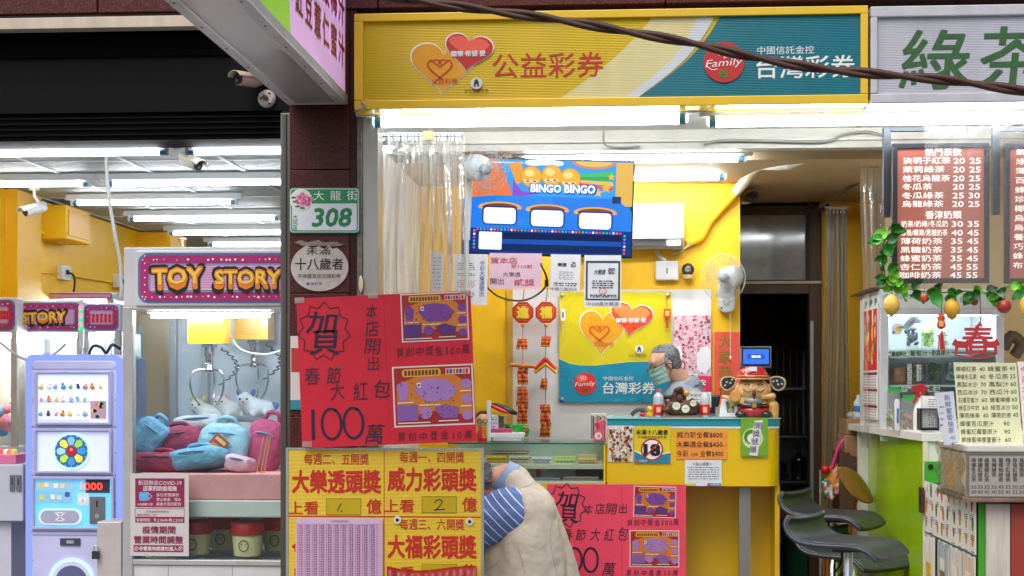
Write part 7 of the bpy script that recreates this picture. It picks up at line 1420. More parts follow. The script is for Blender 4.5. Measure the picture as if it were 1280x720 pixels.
# menu boards
def board(x0, x1, label, rows, two=True, tx=0):
    t = thing('menu_board', label, 'menu board', tuple(P((x0 + x1) / 2, 354, .14)), 'brown tea menu boards'); YB = .14; b = MB(); b.rim(x0, 178.5, x1, 354, YB - .01, .03, 6.5, M('menu_frame', '23272c', .35, var=.1)); b.build('frame', t, bev=.003); b = MB(); b.rect(x0 + 6, 184, x1 - 6, 348, YB, .012, M('menu_panel', '8e5042', .3, var=.12, scale=3, emit=.34)); b.build('panel', t); b = MB(); MW = EM('menu_letter', 'f2e9e2', .5)
    for y, name, p1, p2 in rows:
        if p1 is None: b.text(name, (x0 + x1) / 2 + 3, y, 10, YB, MW, 45, bold=.012)
        else:
            w_ = {5: 59, 4: 52, 3: 37}.get(len(name), 58); b.text(name, 1129 - (y - 200) * .03 + tx, y, 8.2, YB, MW, w_, bold=.004, align='l')
            if p1: b.text(p1, 1199 - (y - 200) * .03, y, 7.2, YB, MW, 14, bold=.008); b.text(p2, 1219 - (y - 200) * .03, y, 7.2, YB, MW, 14, bold=.008)
    b.build('lettering', t); return t
rows = [(190, '熱門茶飲', None, 0), (201, '決明子紅茶', '20', '25'), (212, '茉莉綠茶', '20', '25'), (223, '桂花烏龍茶', '20', '25'), (233.5, '冬瓜茶', '20', '25'), (244.5, '冬瓜綠茶', '25', '30'), (255, '烏龍綠茶', '20', '25'), (268.5, '香淳奶類', None, 0), (280, '奶茶/奶綠/冬瓜奶', '30', '35'), (291, '珍珠/椰果/黑糖奶茶', '40', '45'), (301.5, '薄荷奶茶', '35', '45'), (312.3, '黑糖奶茶', '35', '45'), (323, '蜂蜜奶茶', '35', '45'), (333.7, '杏仁奶茶', '45', '55'), (344, '咖啡奶茶', '45', '55')]
board(1115.5, 1237, 'brown lit menu board with white tea names and two price columns', rows)
r2 = [(190 + i * 11.8, s, '', '') for i, s in enumerate(['鮮奶系列', '綠茶拿鐵', '薄荷拿鐵', '百香綠茶', '蜂蜜綠茶', '珍珠奶綠', '椰果奶茶', '烏龍奶茶', '烏梅冰茶', '養樂多綠', '巧克力奶', '蜂蜜檸檬', '布丁奶茶'])]
board(1256, 1380, 'second brown menu board cut by the right frame edge', r2, tx=141)
b = MB(); b.stroke([(1264 + 8 * math.cos(i * .5), 204 + 5.5 * math.sin(i * .5)) for i in range(14)], 1, .135, C('c8402a')); tag(b.build('red_mark'), 'red ring drawn on the second menu board', 'mark')
def bracket(x0, x1, y0, y1, label, top):
    b = MB(); BRK = M('bracket_grey', '3a4048', .4, metal=.4, var=.15); b.rect(x0, y0, x1, y1, .2, .04, BRK)
    if top: b.rect(x1, y0, top, y0 + 5, .21, .03, BRK)
    tag(b.build('hanging_bracket', bev=.002), label, 'bracket', 'black hanging brackets')
bracket(1104.5, 1113.5, 159, 271, 'black hanging bracket left of the first menu board', 1160); bracket(1241, 1250, 159, 268, 'black hanging bracket between the two menu boards', 1300)
# crumpled clear sheet over the boards
t = thing('clear_sheet', 'crumpled clear plastic sheet hanging over the menu boards', 'plastic sheet', tuple(P(1220, 420, .06)))
b = MB(); nz = random.Random(2); ph = [nz.random() * 6 for _ in range(8)]
def fn(u, v): q = P(1155 + 180 * u, 157 + 230 * v, .075); cr_ = (1 - v) ** 4; return q + Vector((0, .012 * math.sin(u * 9 + ph[0] + v * 2) + .01 * math.sin(u * 23 + ph[1] - v * 4) + .014 * cr_ * math.sin(u * 60 + ph[2]) + .01 * cr_ * math.sin(u * 41 + v * 60), 0))
b.sheet(fn, 120, 40, CLEAR('clear_sheet', 'fcfcfb', .13, .10, .12, .25, 9)); b.build('sheet', t)
# right-hand curtains
strips(1077, 1106, 205, 560, 1.3, 'clear plastic curtain with hooks beside the first menu board', 2, .012, 'clear plastic curtains', 6); strips(1031, 1060, 262, 700, 2.5, 'gathered clear plastic curtain hanging before the yellow wall', 5, .03, 'clear plastic curtains', 8, 0, MILKY)
b = MB(); b.tube([P(1025, 258, 2.6), P(1076, 226, 2.0)], .012, C('6a5f50', .5)); b.tube([P(1012, 256, 3.0), P(1020, 262, 2.9), P(1034, 258, 2.6)], .02, C('4a4038', .6), sub=3); tag(b.build('curtain_rod'), 'dark rod and wires along the ceiling over the gathered curtain', 'rod')
# yellow price sheet, handwritten strips, grey menu box
def sheet_item(pts, Y, col, name, label, fn, cat='price sheet'):
    t = thing(name, label, cat, tuple(P(sum(p[0] for p in pts) / 4, max(p[1] for p in pts), Y))); b = MB(); b.poly(pts, Y, .004, C(col, .45)); b.build('sheet', t); b = MB(); fn(b, Y); b.build('lettering', t); return t
PSY = -.95
def ps_(b, Y):
    g = C('2f3a2c', .5)
    for i, (a, p, c, q) in enumerate((('檸檬紅茶', '40', '蜂蜜茶', '40'), ('檸檬冬瓜茶', '40', '冬瓜茶', '25'), ('鳳梨冰沙', '70', '鳳梨汁', '60'), ('西瓜冰沙', '70', '西瓜汁', '60'), ('石蓮花蜜汁', '60', '蜂蜜檸檬', '60'), ('綠豆沙牛奶', '60', '綠豆冰沙', '50'), ('薄荷綠茶', '40', '薄荷奶茶', '45'))):
        y = 461.3 + i * 9.7; x = 1194.5 + i * .75; b.text(a, x, y, 6.6, Y, g, 25.5, align='l'); b.text(p, x + 33, y, 5.2, Y, g, 7); b.text(c, x + 40, y - .4, 6.6, Y, g, 25, align='l', sp=1); b.text(q, x + 70.5, y - .8, 5.2, Y, g, 7)
    for i, (a, p) in enumerate((('蜂蜜苦瓜原汁', '90'), ('蜂蜜紅蘿蔔原汁', '90'), ('鮮蜂蜜檸檬蘆薈汁', '60'))): y = 529.6 + i * 10; b.text(a, 1200 + i, y, 7, Y, g, 42 + 3.6 * i, align='l'); b.text(p, 1258 + i, y, 5.4, Y, g, 7.5)
    b.text('以上飲品皆為700cc', 1237, 557.3, 3.4, Y, g, 56)
sheet_item([(1192, 453), (1270.5, 453.5), (1279, 562.5), (1200, 560)], PSY, 'd9dbb2', 'price_sheet', 'pale yellow drink price sheet standing on the grey menu box', ps_)
def hw(b, Y):
    for i, ch in enumerate('新鮮葡萄柚茶'): b.text(ch, 1184 + i * 1.0, 497 + i * 8.2, 7.6, Y, C('5a6a9a'), None, em=True)
    b.text('45', 1191, 547, 4.5, Y, C('8a5aa0'), 6); b.text('60', 1193, 554, 4.5, Y, C('8a5aa0'), 6)
    marks(b, 1174, 505, 1180, 535, Y, 4, C('8a96b8'), 3, 1.6)
sheet_item([(1168, 491), (1192, 489), (1199, 558), (1180, 556)], PSY + .006, 'c9ced6', 'handwritten_strip', 'pale strip with blue vertical handwriting left of the yellow price sheet', hw)
def hr(b, Y):
    for i, ch in enumerate('今日大特價'): b.text(ch, 1280 + i * 1.2, 462 + i * 12, 9, Y, rink, None, em=True)
sheet_item([(1272, 452), (1300, 452), (1310, 560), (1281, 562)], PSY + .004, 'e8dcd8', 'handwritten_strip', 'white strip with red handwriting right of the yellow price sheet', hr)
GX = P(1210, 590, -1.2).x; gz0, gz1 = P(1240, 622, -1.2).z, P(1240, 565, -1.2).z
gb = thing('menu_box', 'grey menu box wrapped in plastic on the front of the tea stall', 'menu box', (GX + .6, -.9, gz0 - .02)); gy0 = PX(1175, 590, GX).y
b = MB(); b.box(GX + .004, GX + 1.6, -1.196, gy0, gz0, gz1, M('box_grey', 'a8a39c', .5, var=.12)); b.build('box', gb); b = MB(); b.box(GX - .012, GX + 1.6, -1.215, gy0 + .01, gz0 - .018, gz0 - .001, M('old_wood', '8a6a50', .7, var=.4, scale=18, streak=False)); b.box(GX - .006, GX + 1.6, -1.208, gy0 + .005, gz1 + .001, gz1 + .028, TW); b.build('ledge', gb, bev=.003)
b = MB(); b.frame((GX, gy0, 0), (0, -1, 0), (1, 0, 0)); LL = gy0 + 1.2; b.prism([(.03, gz0 + .01), (LL - .03, gz0 + .01), (LL - .03, gz1 - .01), (.03, gz1 - .01)], -.003, .003, M('poster_tan', 'cdbb98', .5, var=.35, scale=9)); b.prism([(LL * .3, gz0 + .03), (LL * .55, gz0 + .03), (LL * .5, gz1 - .05), (LL * .35, gz1 - .05)], -.0045, .001, C('d8b060')); b.prism([(LL * .08, gz0 + .02), (LL * .2, gz0 + .02), (LL * .18, gz1 - .08), (LL * .1, gz1 - .08)], -.0045, .001, C('c9c9b8')); b.flat(); b.build('side_poster', gb)
b = MB(); g = C('2a2624', .5); YG = -1.197; b.rect(1211, 569, 1400, 621, -1.2, .003, M('menu_grey', 'b5b0aa', .5, var=.06)); b.rim(1210.5, 568, 1400, 622, -1.203, .002, 1.2, C('5a504a'))
for x, s, p, q in ((1217, '檸檬冬瓜茶', '35', '40'), (1225.2, '檸檬紅綠茶', '35', '40'), (1233.5, '蜂蜜綠紅茶', '35', '40'), (1242.5, '烏梅綠茶', '35', '40'), (1251, '葡萄柚綠茶', '45', '55'), (1260, '梅子紅綠茶', '35', '40'), (1268.8, '珍珠紅綠茶', '30', '35'), (1277, '烏龍綠茶', '25', '30'), (1285.5, '桂花綠茶', '30', '35'), (1294, '冬瓜青茶', '30', '35')):
    n_ = len(s); b.text(s, x, 572 + n_ * 3.05, 6, -1.2005, g, vert=True, w=n_ * 6.1, bold=.018); b.text(p, x, 608.7, 4.6, -1.2005, g, 6.8); b.text(q, x, 615, 4.6, -1.2005, g, 6.8)
b.build('lettering', gb)
b = MB()
def fn(u, v): q = Vector((GX - .02, gy0 - LL * min(u * 2, 1) - .02, gz1 + .03 - (gz1 - gz0 + .05) * v)) if u <= .5 else Vector((GX - .02 + (u - .5) * 2.6, -1.222, gz1 + .03 - (gz1 - gz0 + .05) * v)); return q + Vector((-.008 * math.sin(v * 14 + u * 25) if u < .5 else 0, -.004 * math.sin(v * 18 + u * 40), 0))
b.sheet(fn, 80, 14, CLEAR('wrap', 'f6f4f0', .10, .08, .14, .2, 12)); b.build('plastic_wrap', gb)
# stand under it with posters on its side
SX = P(1158, 620, -.03).x; syn = PX(1222, 650, SX).y
cs = thing('stall_stand', 'green sided stand with whitewashed plank and red boards under the menu box', 'stand', (SX + .6, syn / 2, 0)); GRN = M('stand_green', '3f9a26', .45, var=.1)
b = MB(); b.box(SX + .006, 4.1, syn + .01, -.04, .0, gz0 - .03, GRN); b.build('body', cs); x1 = P(1232, 650, syn).x; x2 = P(1262, 650, syn).x
b = MB(); b.box(x1, x2, syn - .012, syn + .009, 0, gz0 - .03, M('whitewashed_wood', 'c9c0b2', .7, var=.25, scale=30, streak=True)); b.build('plank_board', cs, bev=.003); b = MB(); b.box(x2 + .004, 4.1, syn - .01, syn + .009, 0, gz0 - .03, M('stand_red', '96382c', .5, var=.1)); b.build('red_board', cs)
t = thing('green_box', 'small green box with a black round hole between counter and stand', 'box', tuple(P(1163, 600, -.1))); b = MB(); q = P(1157, 577, -.05); q2 = P(1171, 592, -.05); b.box(q.x, q2.x + .1, -.05, .0 - .02, gz0 - .01, q.z, C('3fa02c', .45)); b.build('body', t); b = MB(); b.disc(1163.5, 583.5, 3.3, -.056, .006, INK); b.build('hole', t)
def side_sheet(u0, u1, z0, z1, name, label, fn, col='e4e0d6', off=.006, cat='poster', group=None):
    """u along the stand's side, 0 at the counter, 1 at the front"""
    L = -syn; t = thing(name, label, cat, (SX - off, -(u0 + u1) / 2 * L, z0), group); b = MB(); b.frame((SX - off, -.0, 0), (0, -1, 0), (1, 0, 0)); b.prism([(u0 * L, z0), (u1 * L, z0), (u1 * L, z1), (u0 * L, z1)], -.003, .003, C(col, .5)); b.flat(); b.build('sheet', t); b = MB(); b.frame((SX - off - .003, 0, 0), (0, -1, 0), (1, 0, 0)); fn(b, u0 * L, u1 * L, z0, z1); b.flat(); b.build('picture', t)
def fruit(b, x0, x1, z0, z1):
    r = random.Random(int(x0 * 100)); cc = ['c8a21c', 'd88a1c', '5a8a2a', '8a2a3a', '4a3a6a', 'c84a2a', '3f7a3a', 'c9b84a', '6a7a94']
    for row in range(3):
        for i in range(9):
            cx = x0 + (x1 - x0) * (i + .5 + r.uniform(-.15, .15)) / 9; cz = z1 - (z1 - z0) * (.16 + .32 * row) + r.uniform(-.008, .008); k = r.uniform(.6, 1.15); b.prism([(cx + .022 * k * math.cos(q * .63) * (1 if q < 5 else .8), cz + .032 * k * math.sin(q * .63)) for q in range(10)], -.0014, .001, C(r.choice(cc), .5))
            for q in range(3): b.prism([(cx - .035, cz - .052 - q * .009), (cx + .035 - r.random() * .015, cz - .052 - q * .009), (cx + .035 - r.random() * .01, cz - .049 - q * .009), (cx - .035, cz - .049 - q * .009)], -.0014, .001, C('5a5a5e'))
side_sheet(.02, 1.0, .70, .955, 'fruit_poster', 'white poster with rows of small fruit pictures on the side of the stand', fruit)
def drink(col, bgc):
    def fn(b, x0, x1, z0, z1):
        cx = (x0 + x1) / 2; w_ = (x1 - x0) * .22; b.prism([(x0 + .012, z0 + .012), (x1 - .012, z0 + .012), (x1 - .012, z1 - .012), (x0 + .012, z1 - .012)], -.0012, .001, C(bgc, .5)); zt = z1 - .08; zb = zt - .30
        b.prism([(cx - w_ * .7, zb), (cx + w_ * .7, zb), (cx + w_, zt), (cx - w_, zt)], -.0026, .001, C(col, .4)); b.prism([(cx - w_ * .95, zt - .06), (cx + w_ * .95, zt - .06), (cx + w_, zt), (cx - w_, zt)], -.004, .001, C('e8e4cc', .4)); b.prism([(cx + w_ * .2, zt), (cx + w_ * .4, zt), (cx + w_ * .7, zt + .05), (cx + w_ * .5, zt + .05)], -.004, .001, C('d8e0e0')); b.prism([(x1 - .05 - .02 * math.cos(i * .8), zb + .05 + .03 * math.sin(i * .8)) for i in range(8)], -.004, .001, C('5a8a3a'))
    return fn
for (u0, u1, col, bgc, lb_) in ((.0, .24, 'e0b41c', 'e6e2da', 'first drink poster with a yellow drink nearest the lime panel'), (.30, .52, '8a6a52', 'a9b4ba', 'grey drink poster with a brown drink and ice'), (.54, .76, 'd0741c', 'd8cfc4', 'drink poster with an orange drink on pale wood'), (.78, .99, 'd8b48a', 'd9c2a4', 'peach drink poster nearest the front of the stand')): side_sheet(u0, u1, .12, .69, 'drink_poster', lb_, drink(col, bgc), group='drink posters on the stand')
b = MB(); q = P(1152, 623, -.02); b.box(TX - .02, TX - .004, -.05, .02, P(1152, 641, -.02).z, P(1152, 609, -.02).z, M('handle_brown', '4a2c1c', .35)); tag(b.build('door_handle_bar', bev=.004), 'brown handle bar at the front edge of the lime panel', 'handle')
# vine with leaves and fruit
def leaf(b, c, ln, wd, ang, tilt, m):
    q = []; n = 6
    for i in range(n + 1): u = i / n; w_ = wd * math.sin(math.pi * min(1, u * .92 + .1)) ** .8 * (1 - .25 * u); q.append((u * ln, w_, .012 * math.sin(u * 3)))
    E = Euler((R(tilt), R(ang), R(random.uniform(-40, 40)))).to_matrix(); vs = []
    for x, w_, y in q: vs += [c + E @ Vector((x, y - .01, w_ * .5)), c + E @ Vector((x, y + .006, 0)), c + E @ Vector((x, y - .01, -w_ * .5))]
    b.add(vs, [(i * 3 + k, i * 3 + k + 1, i * 3 + k + 4, i * 3 + k + 3) for i in range(n) for k in range(2)], m, True)
LF = [M('leaf_green', '2f8a24', .5, var=.35, scale=25), M('leaf_light', '6db32c', .5, var=.3, scale=25), M('leaf_dark', '1c5c22', .5, var=.3, scale=25)]
def vine(pts, n, label, seed, size=.085):
    r = random.Random(seed); random.seed(seed); t = thing('artificial_vine', label, 'vine', tuple(P(*pts[-1])), 'artificial vines round the menu boards'); q = spline([P(*p) for p in pts], 8); b = MB(); b.tube(q, .004, C('3a6a2a'), 5); b.build('stem', t); b = MB()
    for i in range(n):
        c = q[int((i + r.random()) / n * (len(q) - 1))] + Vector((r.uniform(-.02, .02), r.uniform(-.05, .0), r.uniform(-.03, .02))); k = size * r.uniform(.6, 1.4); leaf(b, c, k, k * .85, r.choice((20, 60, 110, 150, -30, 200)) + r.uniform(-25, 25), r.uniform(-35, 35), r.choice(LF + LF[:1]))
    b.build('leaves', t)
vine([(1112, 283, .1), (1106, 300, .1), (1102, 320, .1), (1106, 345, .1), (1099, 362, .1)], 17, 'artificial vine climbing the left edge of the first menu board', 3, .07); vine([(1110, 356, .06), (1140, 362, .05), (1170, 366, .04), (1205, 364, .05), (1235, 366, .05), (1262, 358, .05), (1300, 360, .05)], 32, 'artificial vine running under the menu boards with hanging fruit', 5, .064)
def fruit3(px, py, r_, h_, Y, m, label, kind):
    c = P(px, py, Y); t = thing('hanging_fruit', label, 'fruit', tuple(c), 'artificial fruit on the vine'); k = SCL(px, Y); b = MB(); rx, rz = r_ * k, h_ * k
    if kind == 'lemon': b.lathe([(.002, -rz), (rx * .22, -rz * .93), (rx * .55, -rz * .75), (rx * .95, -rz * .3), (rx, .1 * rz), (rx * .8, rz * .6), (rx * .35, rz * .92), (.003, rz)], c, m)
    elif kind == 'berry': b.lathe([(.002, -rz), (rx * .5, -rz * .6), (rx, rz * .3), (rx * .8, rz * .8), (.003, rz * .85)], c, m)
    else: b.lathe([(.005, -rz * .85), (rx * .5, -rz * .95), (rx * .95, -rz * .4), (rx, rz * .2), (rx * .7, rz * .8), (rx * .25, rz * .85), (.003, rz * .7)], c, m)
    b.build('flesh', t); b = MB(); b.tube([c + Vector((0, 0, rz * .8)), c + Vector((.004, 0, rz * 1.25 + .01))], .003, C('4a5a2a'), 5); b.build('stalk', t)
LEM = M('lemon_skin', 'd9b24a', .45, var=.15, scale=20, bump=.2, bscale=150); fruit3(1114.5, 382, 10.3, 14.3, .02, LEM, 'larger pale lemon at the left end of the vine', 'lemon'); fruit3(1190, 386, 10, 14, .02, M('lemon_deep', 'd6a02c', .45, var=.15, scale=20), 'golden lemon behind the red charm cord', 'lemon'); fruit3(1154.5, 373.5, 5.4, 7, .02, M('berry_red', 'd0342c', .35, speck=('e8c07a', 300)), 'red strawberry on the vine between the lemons', 'berry'); fruit3(1255, 383, 9, 9, .02, M('apple_red', '9c2f2a', .35, var=.25), 'red apple hanging at the right end of the vine', 'apple'); fruit3(1218, 377.5, 4.6, 4.6, .05, M('apple_red'), 'small red fruit half hidden by vine leaves', 'apple'); fruit3(1282, 384, 8, 14, .02, LEM, 'lemon cut by the right frame edge', 'lemon')
# red charm and paper cut
t = thing('hanging_charm', 'red gourd charm with tassel hanging before the fridge', 'charm', tuple(P(1176.5, 437, .03))); YH = .03; b = MB(); b.tube([P(1176, 352, YH), P(1177, 392, YH)], .0025, C('8a3a30'), 5); b.build('cord', t); b = MB(); c = P(1176.5, 402, YH); k = SCL(1176, YH); RC = M('charm_red', 'c82a22', .4, speck=('e8a050', 200)); b.lathe([(.002, -10 * k), (4.5 * k, -8 * k), (5.6 * k, -4 * k), (4 * k, 1 * k), (5 * k, 5 * k), (3.6 * k, 9 * k), (.003, 10 * k)], c, RC); b.rect(1174, 401, 1179.5, 408, YH - 6 * k, .003, C('d8a85a')); b.build('gourd', t); b = MB(); r = random.Random(1)
for i in range(26): a = r.random() * 6.28; b.tube([P(1176.8, 413, YH), P(1176.8 + 2.2 * math.cos(a), 420, YH) + Vector((0, .01 * math.sin(a), 0)), P(1176.8 + 4.2 * math.cos(a), 437, YH) + Vector((0, .018 * math.sin(a), 0))], .0022, C('c01c1c', .5), 4)
b.build('tassel', t)
t = thing('paper_cut', 'red openwork spring paper cut with two horses hanging before the fridge', 'paper cut', tuple(P(1219, 446, .04))); YH = .04; b = MB(); b.tube([P(1225, 368, YH), P(1226, 405, YH)], .0025, C('8a3a30'), 5); b.build('cord', t); b = MB(); RP = C('b0282a', .5); b.text('春', 1222, 425, 36, YH, RP, 38, bold=.022, t=.004)
b.poly([(1225, 402), (1229, 408), (1220, 408)], YH - .003, .003, RP); b.stroke([(1206, 424), (1222, 419), (1239, 424)], 1.6, YH - .002, RP)
for sg, ox in ((1, 1202), (-1, 1238)):
    hpts = [(-11, -4), (-8, -9), (-5, -6), (4, -5), (8, -8), (10, -3), (8, 2), (9, 11), (6, 11), (5, 3), (-4, 3), (-6, 11), (-9, 11), (-8, 1), (-12, -1)]; b.poly([(ox + sg * x, 432 + y) for x, y in (hpts if sg > 0 else hpts[::-1])], YH - .0035, .004, RP)
b.stroke([(1193, 443), (1205, 446), (1221, 447), (1236, 446), (1246, 442)], 2, YH - .002, RP, .003, sub=3); b.build('red_lattice', t)
# cream side wall panel behind the vine
b = MB(); b.box(X(1106, 2.2), 4.19, 2.2, 2.25, ct_z + .01, SCZ - .005, M('stall_back_cream', 'dcc898', .6, var=.1, scale=3)); tag(b.build('stall_back_panel'), 'cream panel behind the fridge and menu boards', 'panel'); b = MB(); q = P(1262, 430, 1.4); 
b.tube([P(1254, 436, 1.5), P(1264, 420, 1.5), P(1276, 430, 1.5), P(1268, 445, 1.5)], .035, C('6a5f52', .5), sub=4); tag(b.build('dark_hose'), 'dark coiled hose right of the display fridge', 'hose')

# ------------------------------------------------------------------ bar stools and the clutter behind them
def barstool(px, py, Y, label, src=None, rz=-33, s=1.0):
    c = P(px, py, Y)
    if src: return dup(src, (c.x, c.y, c.z - .70), label, R(rz - (-33)))
    base = Vector((c.x, c.y, c.z - .70)); t = thing('bar_stool', label, 'bar stool', tuple(base), 'black bar stools'); L = M('stool_leather', '2b3238', .35, var=.12, scale=8, bump=.25, bscale=70, spec=.6); fw_ = Vector((math.cos(R(-33)), math.sin(R(-33)), 0)); wd_ = Vector((-fw_.y, fw_.x, 0))
    prof = spline([Vector(p) for p in ((-.225, .125), (-.24, .085), (-.215, .035), (-.15, .0), (-.02, -.008), (.10, -.006), (.18, -.02), (.235, -.065))], 5)
    b = MB(); n = len(prof)
    def fn(u, v): i = min(int(u * (n - 1) + .5), n - 1); p = prof[i]; k = math.sin(math.pi * min(max(u * 1.0, .0), 1)); half = .215 * (1 - .10 * abs(2 * u - 1) ** 4); vv = 2 * v - 1; return c + fw_ * p.x + wd_ * (half * vv) + Vector((0, 0, p.y + .012 * abs(vv) ** 3))
    b.sheet(fn, n - 1, 14, L); o = b.build('seat', t, solid=.03, bev=.0); 
    q = o.modifiers.new('round', 'BEVEL'); q.width = .014; q.segments = 3; q.limit_method = 'ANGLE'; q.angle_limit = R(50)
    b = MB(); 
    for e_ in (0, 1): b.tube([fn(i / (n - 1), e_) + wd_ * (.003 if e_ else -.003) for i in range(n)], .006, M('stool_piping', '474d54', .3), 6)
    b.build('piping', t); chs = M('chrome', 'c9ccd0', .12, metal=1, var=.05); b = MB(); b.lathe([(.20, .0), (.205, .012), (.19, .02), (.05, .035), (.032, .05), (.032, .42), (.024, .425), (.024, .655)], base, chs, seg=28); b.build('pedestal', t); b = MB(); b.box(c.x - .09, c.x + .09, c.y - .09, c.y + .09, c.z - .035, c.z - .022, BLACK); b.tube([c + Vector((-.03, -.02, -.035)), c + Vector((-.05, -.08, -.10)), c + Vector((-.09, -.15, -.13))], .006, BLACK, sub=3); b.build('mount_lever', t); b = MB(); b.tube([base + Vector((.13 * math.cos(a * .35) + .1, .13 * math.sin(a * .35), .26)) for a in range(-7, 8)], .011, chs); b.tube([base + Vector((0, 0, .26)), base + Vector((.1, .1, .26))], .009, chs); b.build('footrest', t)
    return t
s0 = barstool(1060, 679, -.25, 'nearest black bar stool with a curled low back'); barstool(1042, 644, .85, 'black bar stool behind the nearest one with raised curled back', s0, -30); barstool(1068, 693, .45, 'lowest black bar stool half hidden under the nearest seat', s0, -50)
# bentwood chair back, snack bags, boxes
t = thing('bentwood_chair', 'bent plywood chair with a rounded veneer back beside the lime panel', 'chair', (X(1066, 1.5), 1.5, .02)); VEN = M('oak_veneer', '9a6a35', .4, var=.3, scale=30, streak=True); c = P(1068, 606, 1.45); b = MB()
def fn(u, v): 
    xx = -1 + 2 * u; zz = -1 + 2 * v; rr2 = max(abs(xx), abs(zz)); k = (rr2 / max(math.hypot(xx, zz), 1e-6)) ** .8 if rr2 > 0 else 1; x, z = xx * k, zz * k; p = Vector((x * .10 - z * .06 + .0, .10 * x, z * .11 - x * .03)); return c + p + Vector((0, -.05 * (1 - x * x), 0))
b.sheet(fn, 14, 12, VEN); b.build('backrest', t, solid=.016, sub=1); b = MB(); b.box(c.x - .17, c.x + .17, 1.35, 1.72, .44, .46, VEN); b.build('seat', t, bev=.01)
for sx in (-1, 1):
    for sy in (0, 1): b = MB(); b.tube([(c.x + sx * .14, 1.4 + sy * .28, .44), (c.x + sx * .17, 1.37 + sy * .34, .02)], .014, VEN); b.build('leg', t)
b = MB(); b.tube([(c.x, 1.70, .45), (c.x + .01, 1.62, .62), (c.x + .02, 1.48, c.z - .05)], .016, VEN, sub=4); b.build('back_support', t)
def pack(px, py, w_, h_, Y, label, cols, rot, seed):
    c = P(px, py, Y); k = SCL(px, Y); t = thing('snack_bag', label, 'snack bag', tuple(c), 'snack bags by the doorway'); b = MB(); b.M = Matrix.Translation(c) @ Matrix.Rotation(R(rot), 4, 'Y')
    def fn(sg): return lambda u, v: (w_ * k * (u - .5) * (1 - .08 * math.sin(math.pi * v)), -sg * .035 * (math.sin(math.pi * u) * math.sin(math.pi * v)) ** .6, h_ * k * (v - .5))
    for sg in (-1, 1): b.sheet(fn(sg), 10, 10, C(cols[0], .3))
    b.build('bag', t); b = MB(); b.M = Matrix.Translation(c + Vector((0, -.04, 0))) @ Matrix.Rotation(R(rot), 4, 'Y'); r = random.Random(seed)
    for i in range(12): b.box(r.uniform(-.35, .2) * w_ * k, r.uniform(.0, .4) * w_ * k, -.001 - i * .0003, 0 - i * .0003, r.uniform(-.4, .0) * h_ * k, r.uniform(.05, .4) * h_ * k, C(r.choice(cols), .4)) if i < 4 else b.ell((r.uniform(-.35, .35) * w_ * k, -.004, r.uniform(-.4, .4) * h_ * k), (.012, .003, .018), C(r.choice(cols), .4), seg=8, rings=5)
    b.build('print', t)
pack(1043, 600, 24, 40, 2.0, 'orange and pink snack bag hanging left of the plywood chair', ['e89a4a', 'e8a0b0', 'd8503a', 'f0e0b0'], 22, 2); pack(1050, 574, 16, 22, 2.05, 'dark teal snack bag above the orange one', ['2a6a70', '1c2c40', 'e8c84a'], 10, 3); pack(1034, 612, 14, 24, 1.98, 'green and white snack bag under the orange one', ['3f8a70', 'e0e4d8', 'd84a3a'], -8, 4); pack(1058, 632, 20, 34, 2.0, 'red and white snack bag behind the plywood chair', ['c83a2a', 'f0e8dc', 'e8a02a'], 5, 5)
b = MB(); b.tube([P(1040, 585, 1.98), P(1046, 566, 1.98), P(1052, 553, 1.98), P(1058, 552, 1.98), P(1059, 566, 1.98)], [.012, .018], C('d8407a', .4), sub=4); b.ell(P(1032, 587, 1.98), .03, C('d01c2c', .35)); tag(b.build('pink_strap'), 'pink strap with a red bead above the snack bags', 'strap')
t = thing('wire_rack', 'thin white wire rack holding the snack bags by the doorway', 'rack', (X(1045, 2.1), 2.1, .02)); b = MB(); xa, xb = X(1026, 2.1), X(1074, 2.1)
for x in (xa, xb): b.tube([(x, 2.12, .02), (x, 2.12, Z(586, 2.1))], .008, C('c4c6c8', .3, metal=.5))
for z in (.3, .6, Z(588, 2.1)): b.tube([(xa, 2.12, z), (xb, 2.12, z)], .006, C('c4c6c8', .3, metal=.5))
b.build('frame', t)
CARD = M('cardboard', 'a9845c', .75, var=.15)
for (x0, y0, x1, y1, Y, lb_) in ((1058, 524, 1079, 543, 1.95, 'upper cardboard box left of the tea counter'), (1056, 544, 1077, 566, 1.93, 'lower cardboard box with an open flap left of the tea counter'), (1050, 655, 1080, 740, 1.8, 'tall cardboard box below the plywood chair')):
    q, q2 = P(x0, y0, Y), P(x1, y1, Y); t = thing('cardboard_box', lb_, 'box', ((q.x + q2.x) / 2, Y + .1, q2.z), 'cardboard boxes left of the tea counter'); b = MB(); b.box(q.x, q2.x, Y, Y + .3, max(q2.z, .02), q.z, CARD); b.build('box', t, bev=.003); b = MB(); b.poly([(x0 + 3, y1 - 4), (x1 - 2, y1 - 6), (x1 - 4, y1 + 6), (x0 + 8, y1 + 3)], Y - .012, .004, CARD) if y0 == 544 else b.rect(x0 + 2, (y0 + y1) / 2 - 1, x1 - 2, (y0 + y1) / 2 + 1, Y - .001, .001, C('c8b088', .4)); b.build('flap', t)
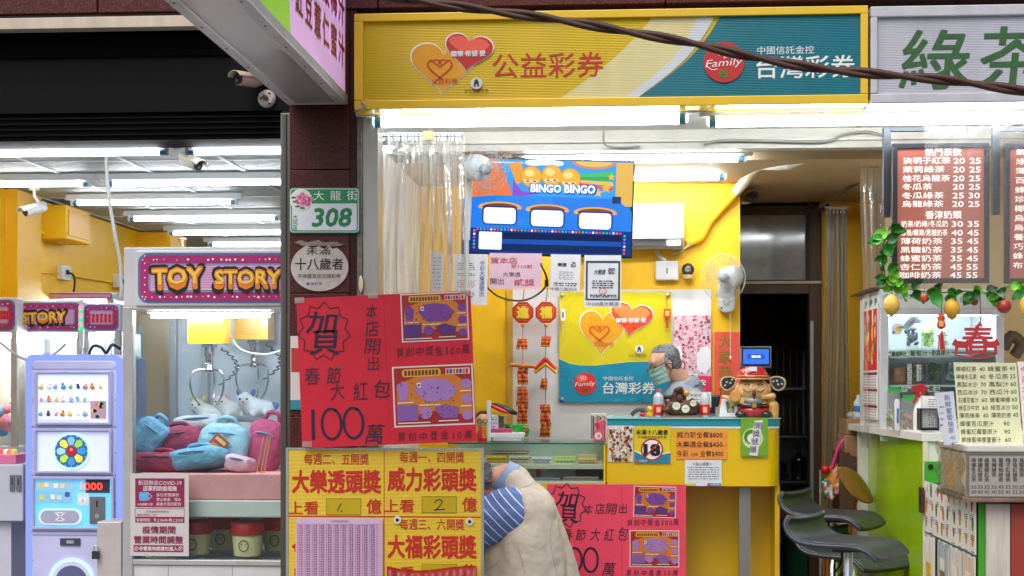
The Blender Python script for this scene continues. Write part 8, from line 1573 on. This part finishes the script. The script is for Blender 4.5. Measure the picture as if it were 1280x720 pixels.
q, q2 = P(1056, 524, 1.95), P(1080, 524, 1.95); b = MB(); b.box(X(1049, 1.95), X(1081, 1.95), 1.92, 2.26, .02, P(1060, 566.5, 1.93).z, WOOD); tag(b.build('small_cupboard', bev=.004), 'small dark cupboard under the cardboard boxes', 'cupboard')
b = MB(); r = random.Random(3)
for i in range(8): b.ell(P(1063 + r.random() * 12, 519 + r.random() * 4, 2.0), (.03, .03, .025), C(r.choice(('d8d4d0', 'b8b4b8', 'c8b0b0')), .5), seg=8, rings=6)
tag(b.build('plastic_bags'), 'crumpled pale plastic bags on top of the upper cardboard box', 'bags'); b = MB(); c = P(1073, 515, 2.0); b.lathe([(.03, -.03), (.03, .06), (.012, .09), (.012, .11)], c, C('cfe0ea', .2)); b.lathe([(.031, .0), (.031, .04)], c, C('3a7ac0')); tag(b.build('water_bottle'), 'water bottle with blue label on the boxes beside the calendar', 'bottle')
for px, col, lb_ in ((1036, 'd8861c', 'orange pole among the stools'), (1045, '2f7a2c', 'dark green pole among the stools')):
    b = MB(); b.tube([(X(px, 1.2), 1.2, .02), (X(px, 1.2), 1.2, Z(652, 1.2))], .016, C(col, .4)); tag(b.build('upright_pole'), lb_, 'pole', 'poles among the bar stools')

# ------------------------------------------------------------------ twisted cable across the street front
def tw(u):
    pts = [(470, -9), (515, 0), (610, 13), (700, 25), (780, 39), (860, 53), (940, 71), (1020, 85), (1100, 93), (1190, 101), (1300, 117)]
    return pts
base = spline([P(x, y, -1.6) for x, y in tw(0)], 26)
base = [base[0] + (base[0] - base[1]) * k for k in range(30, 0, -2)] + base + [base[-1] + (base[-1] - base[-2]) * k for k in range(2, 40, 2)]
t = thing('twisted_cable', 'twisted brown overhead cable sagging across the signs', 'cable', tuple(base[len(base) // 2])); CB_ = M('cable_brown', '4a2c22', .55, var=.15, scale=30)
for ph in (0, math.pi):
    b = MB(); ln = 0; out = []
    for i, p in enumerate(base):
        if i: ln += (p - base[i - 1]).length
        out.append(p + Vector((0, .010 * math.cos(ln * 11 + ph), .010 * math.sin(ln * 11 + ph))))
    b.tube(out, .0125, CB_, 8); b.build('strand', t)
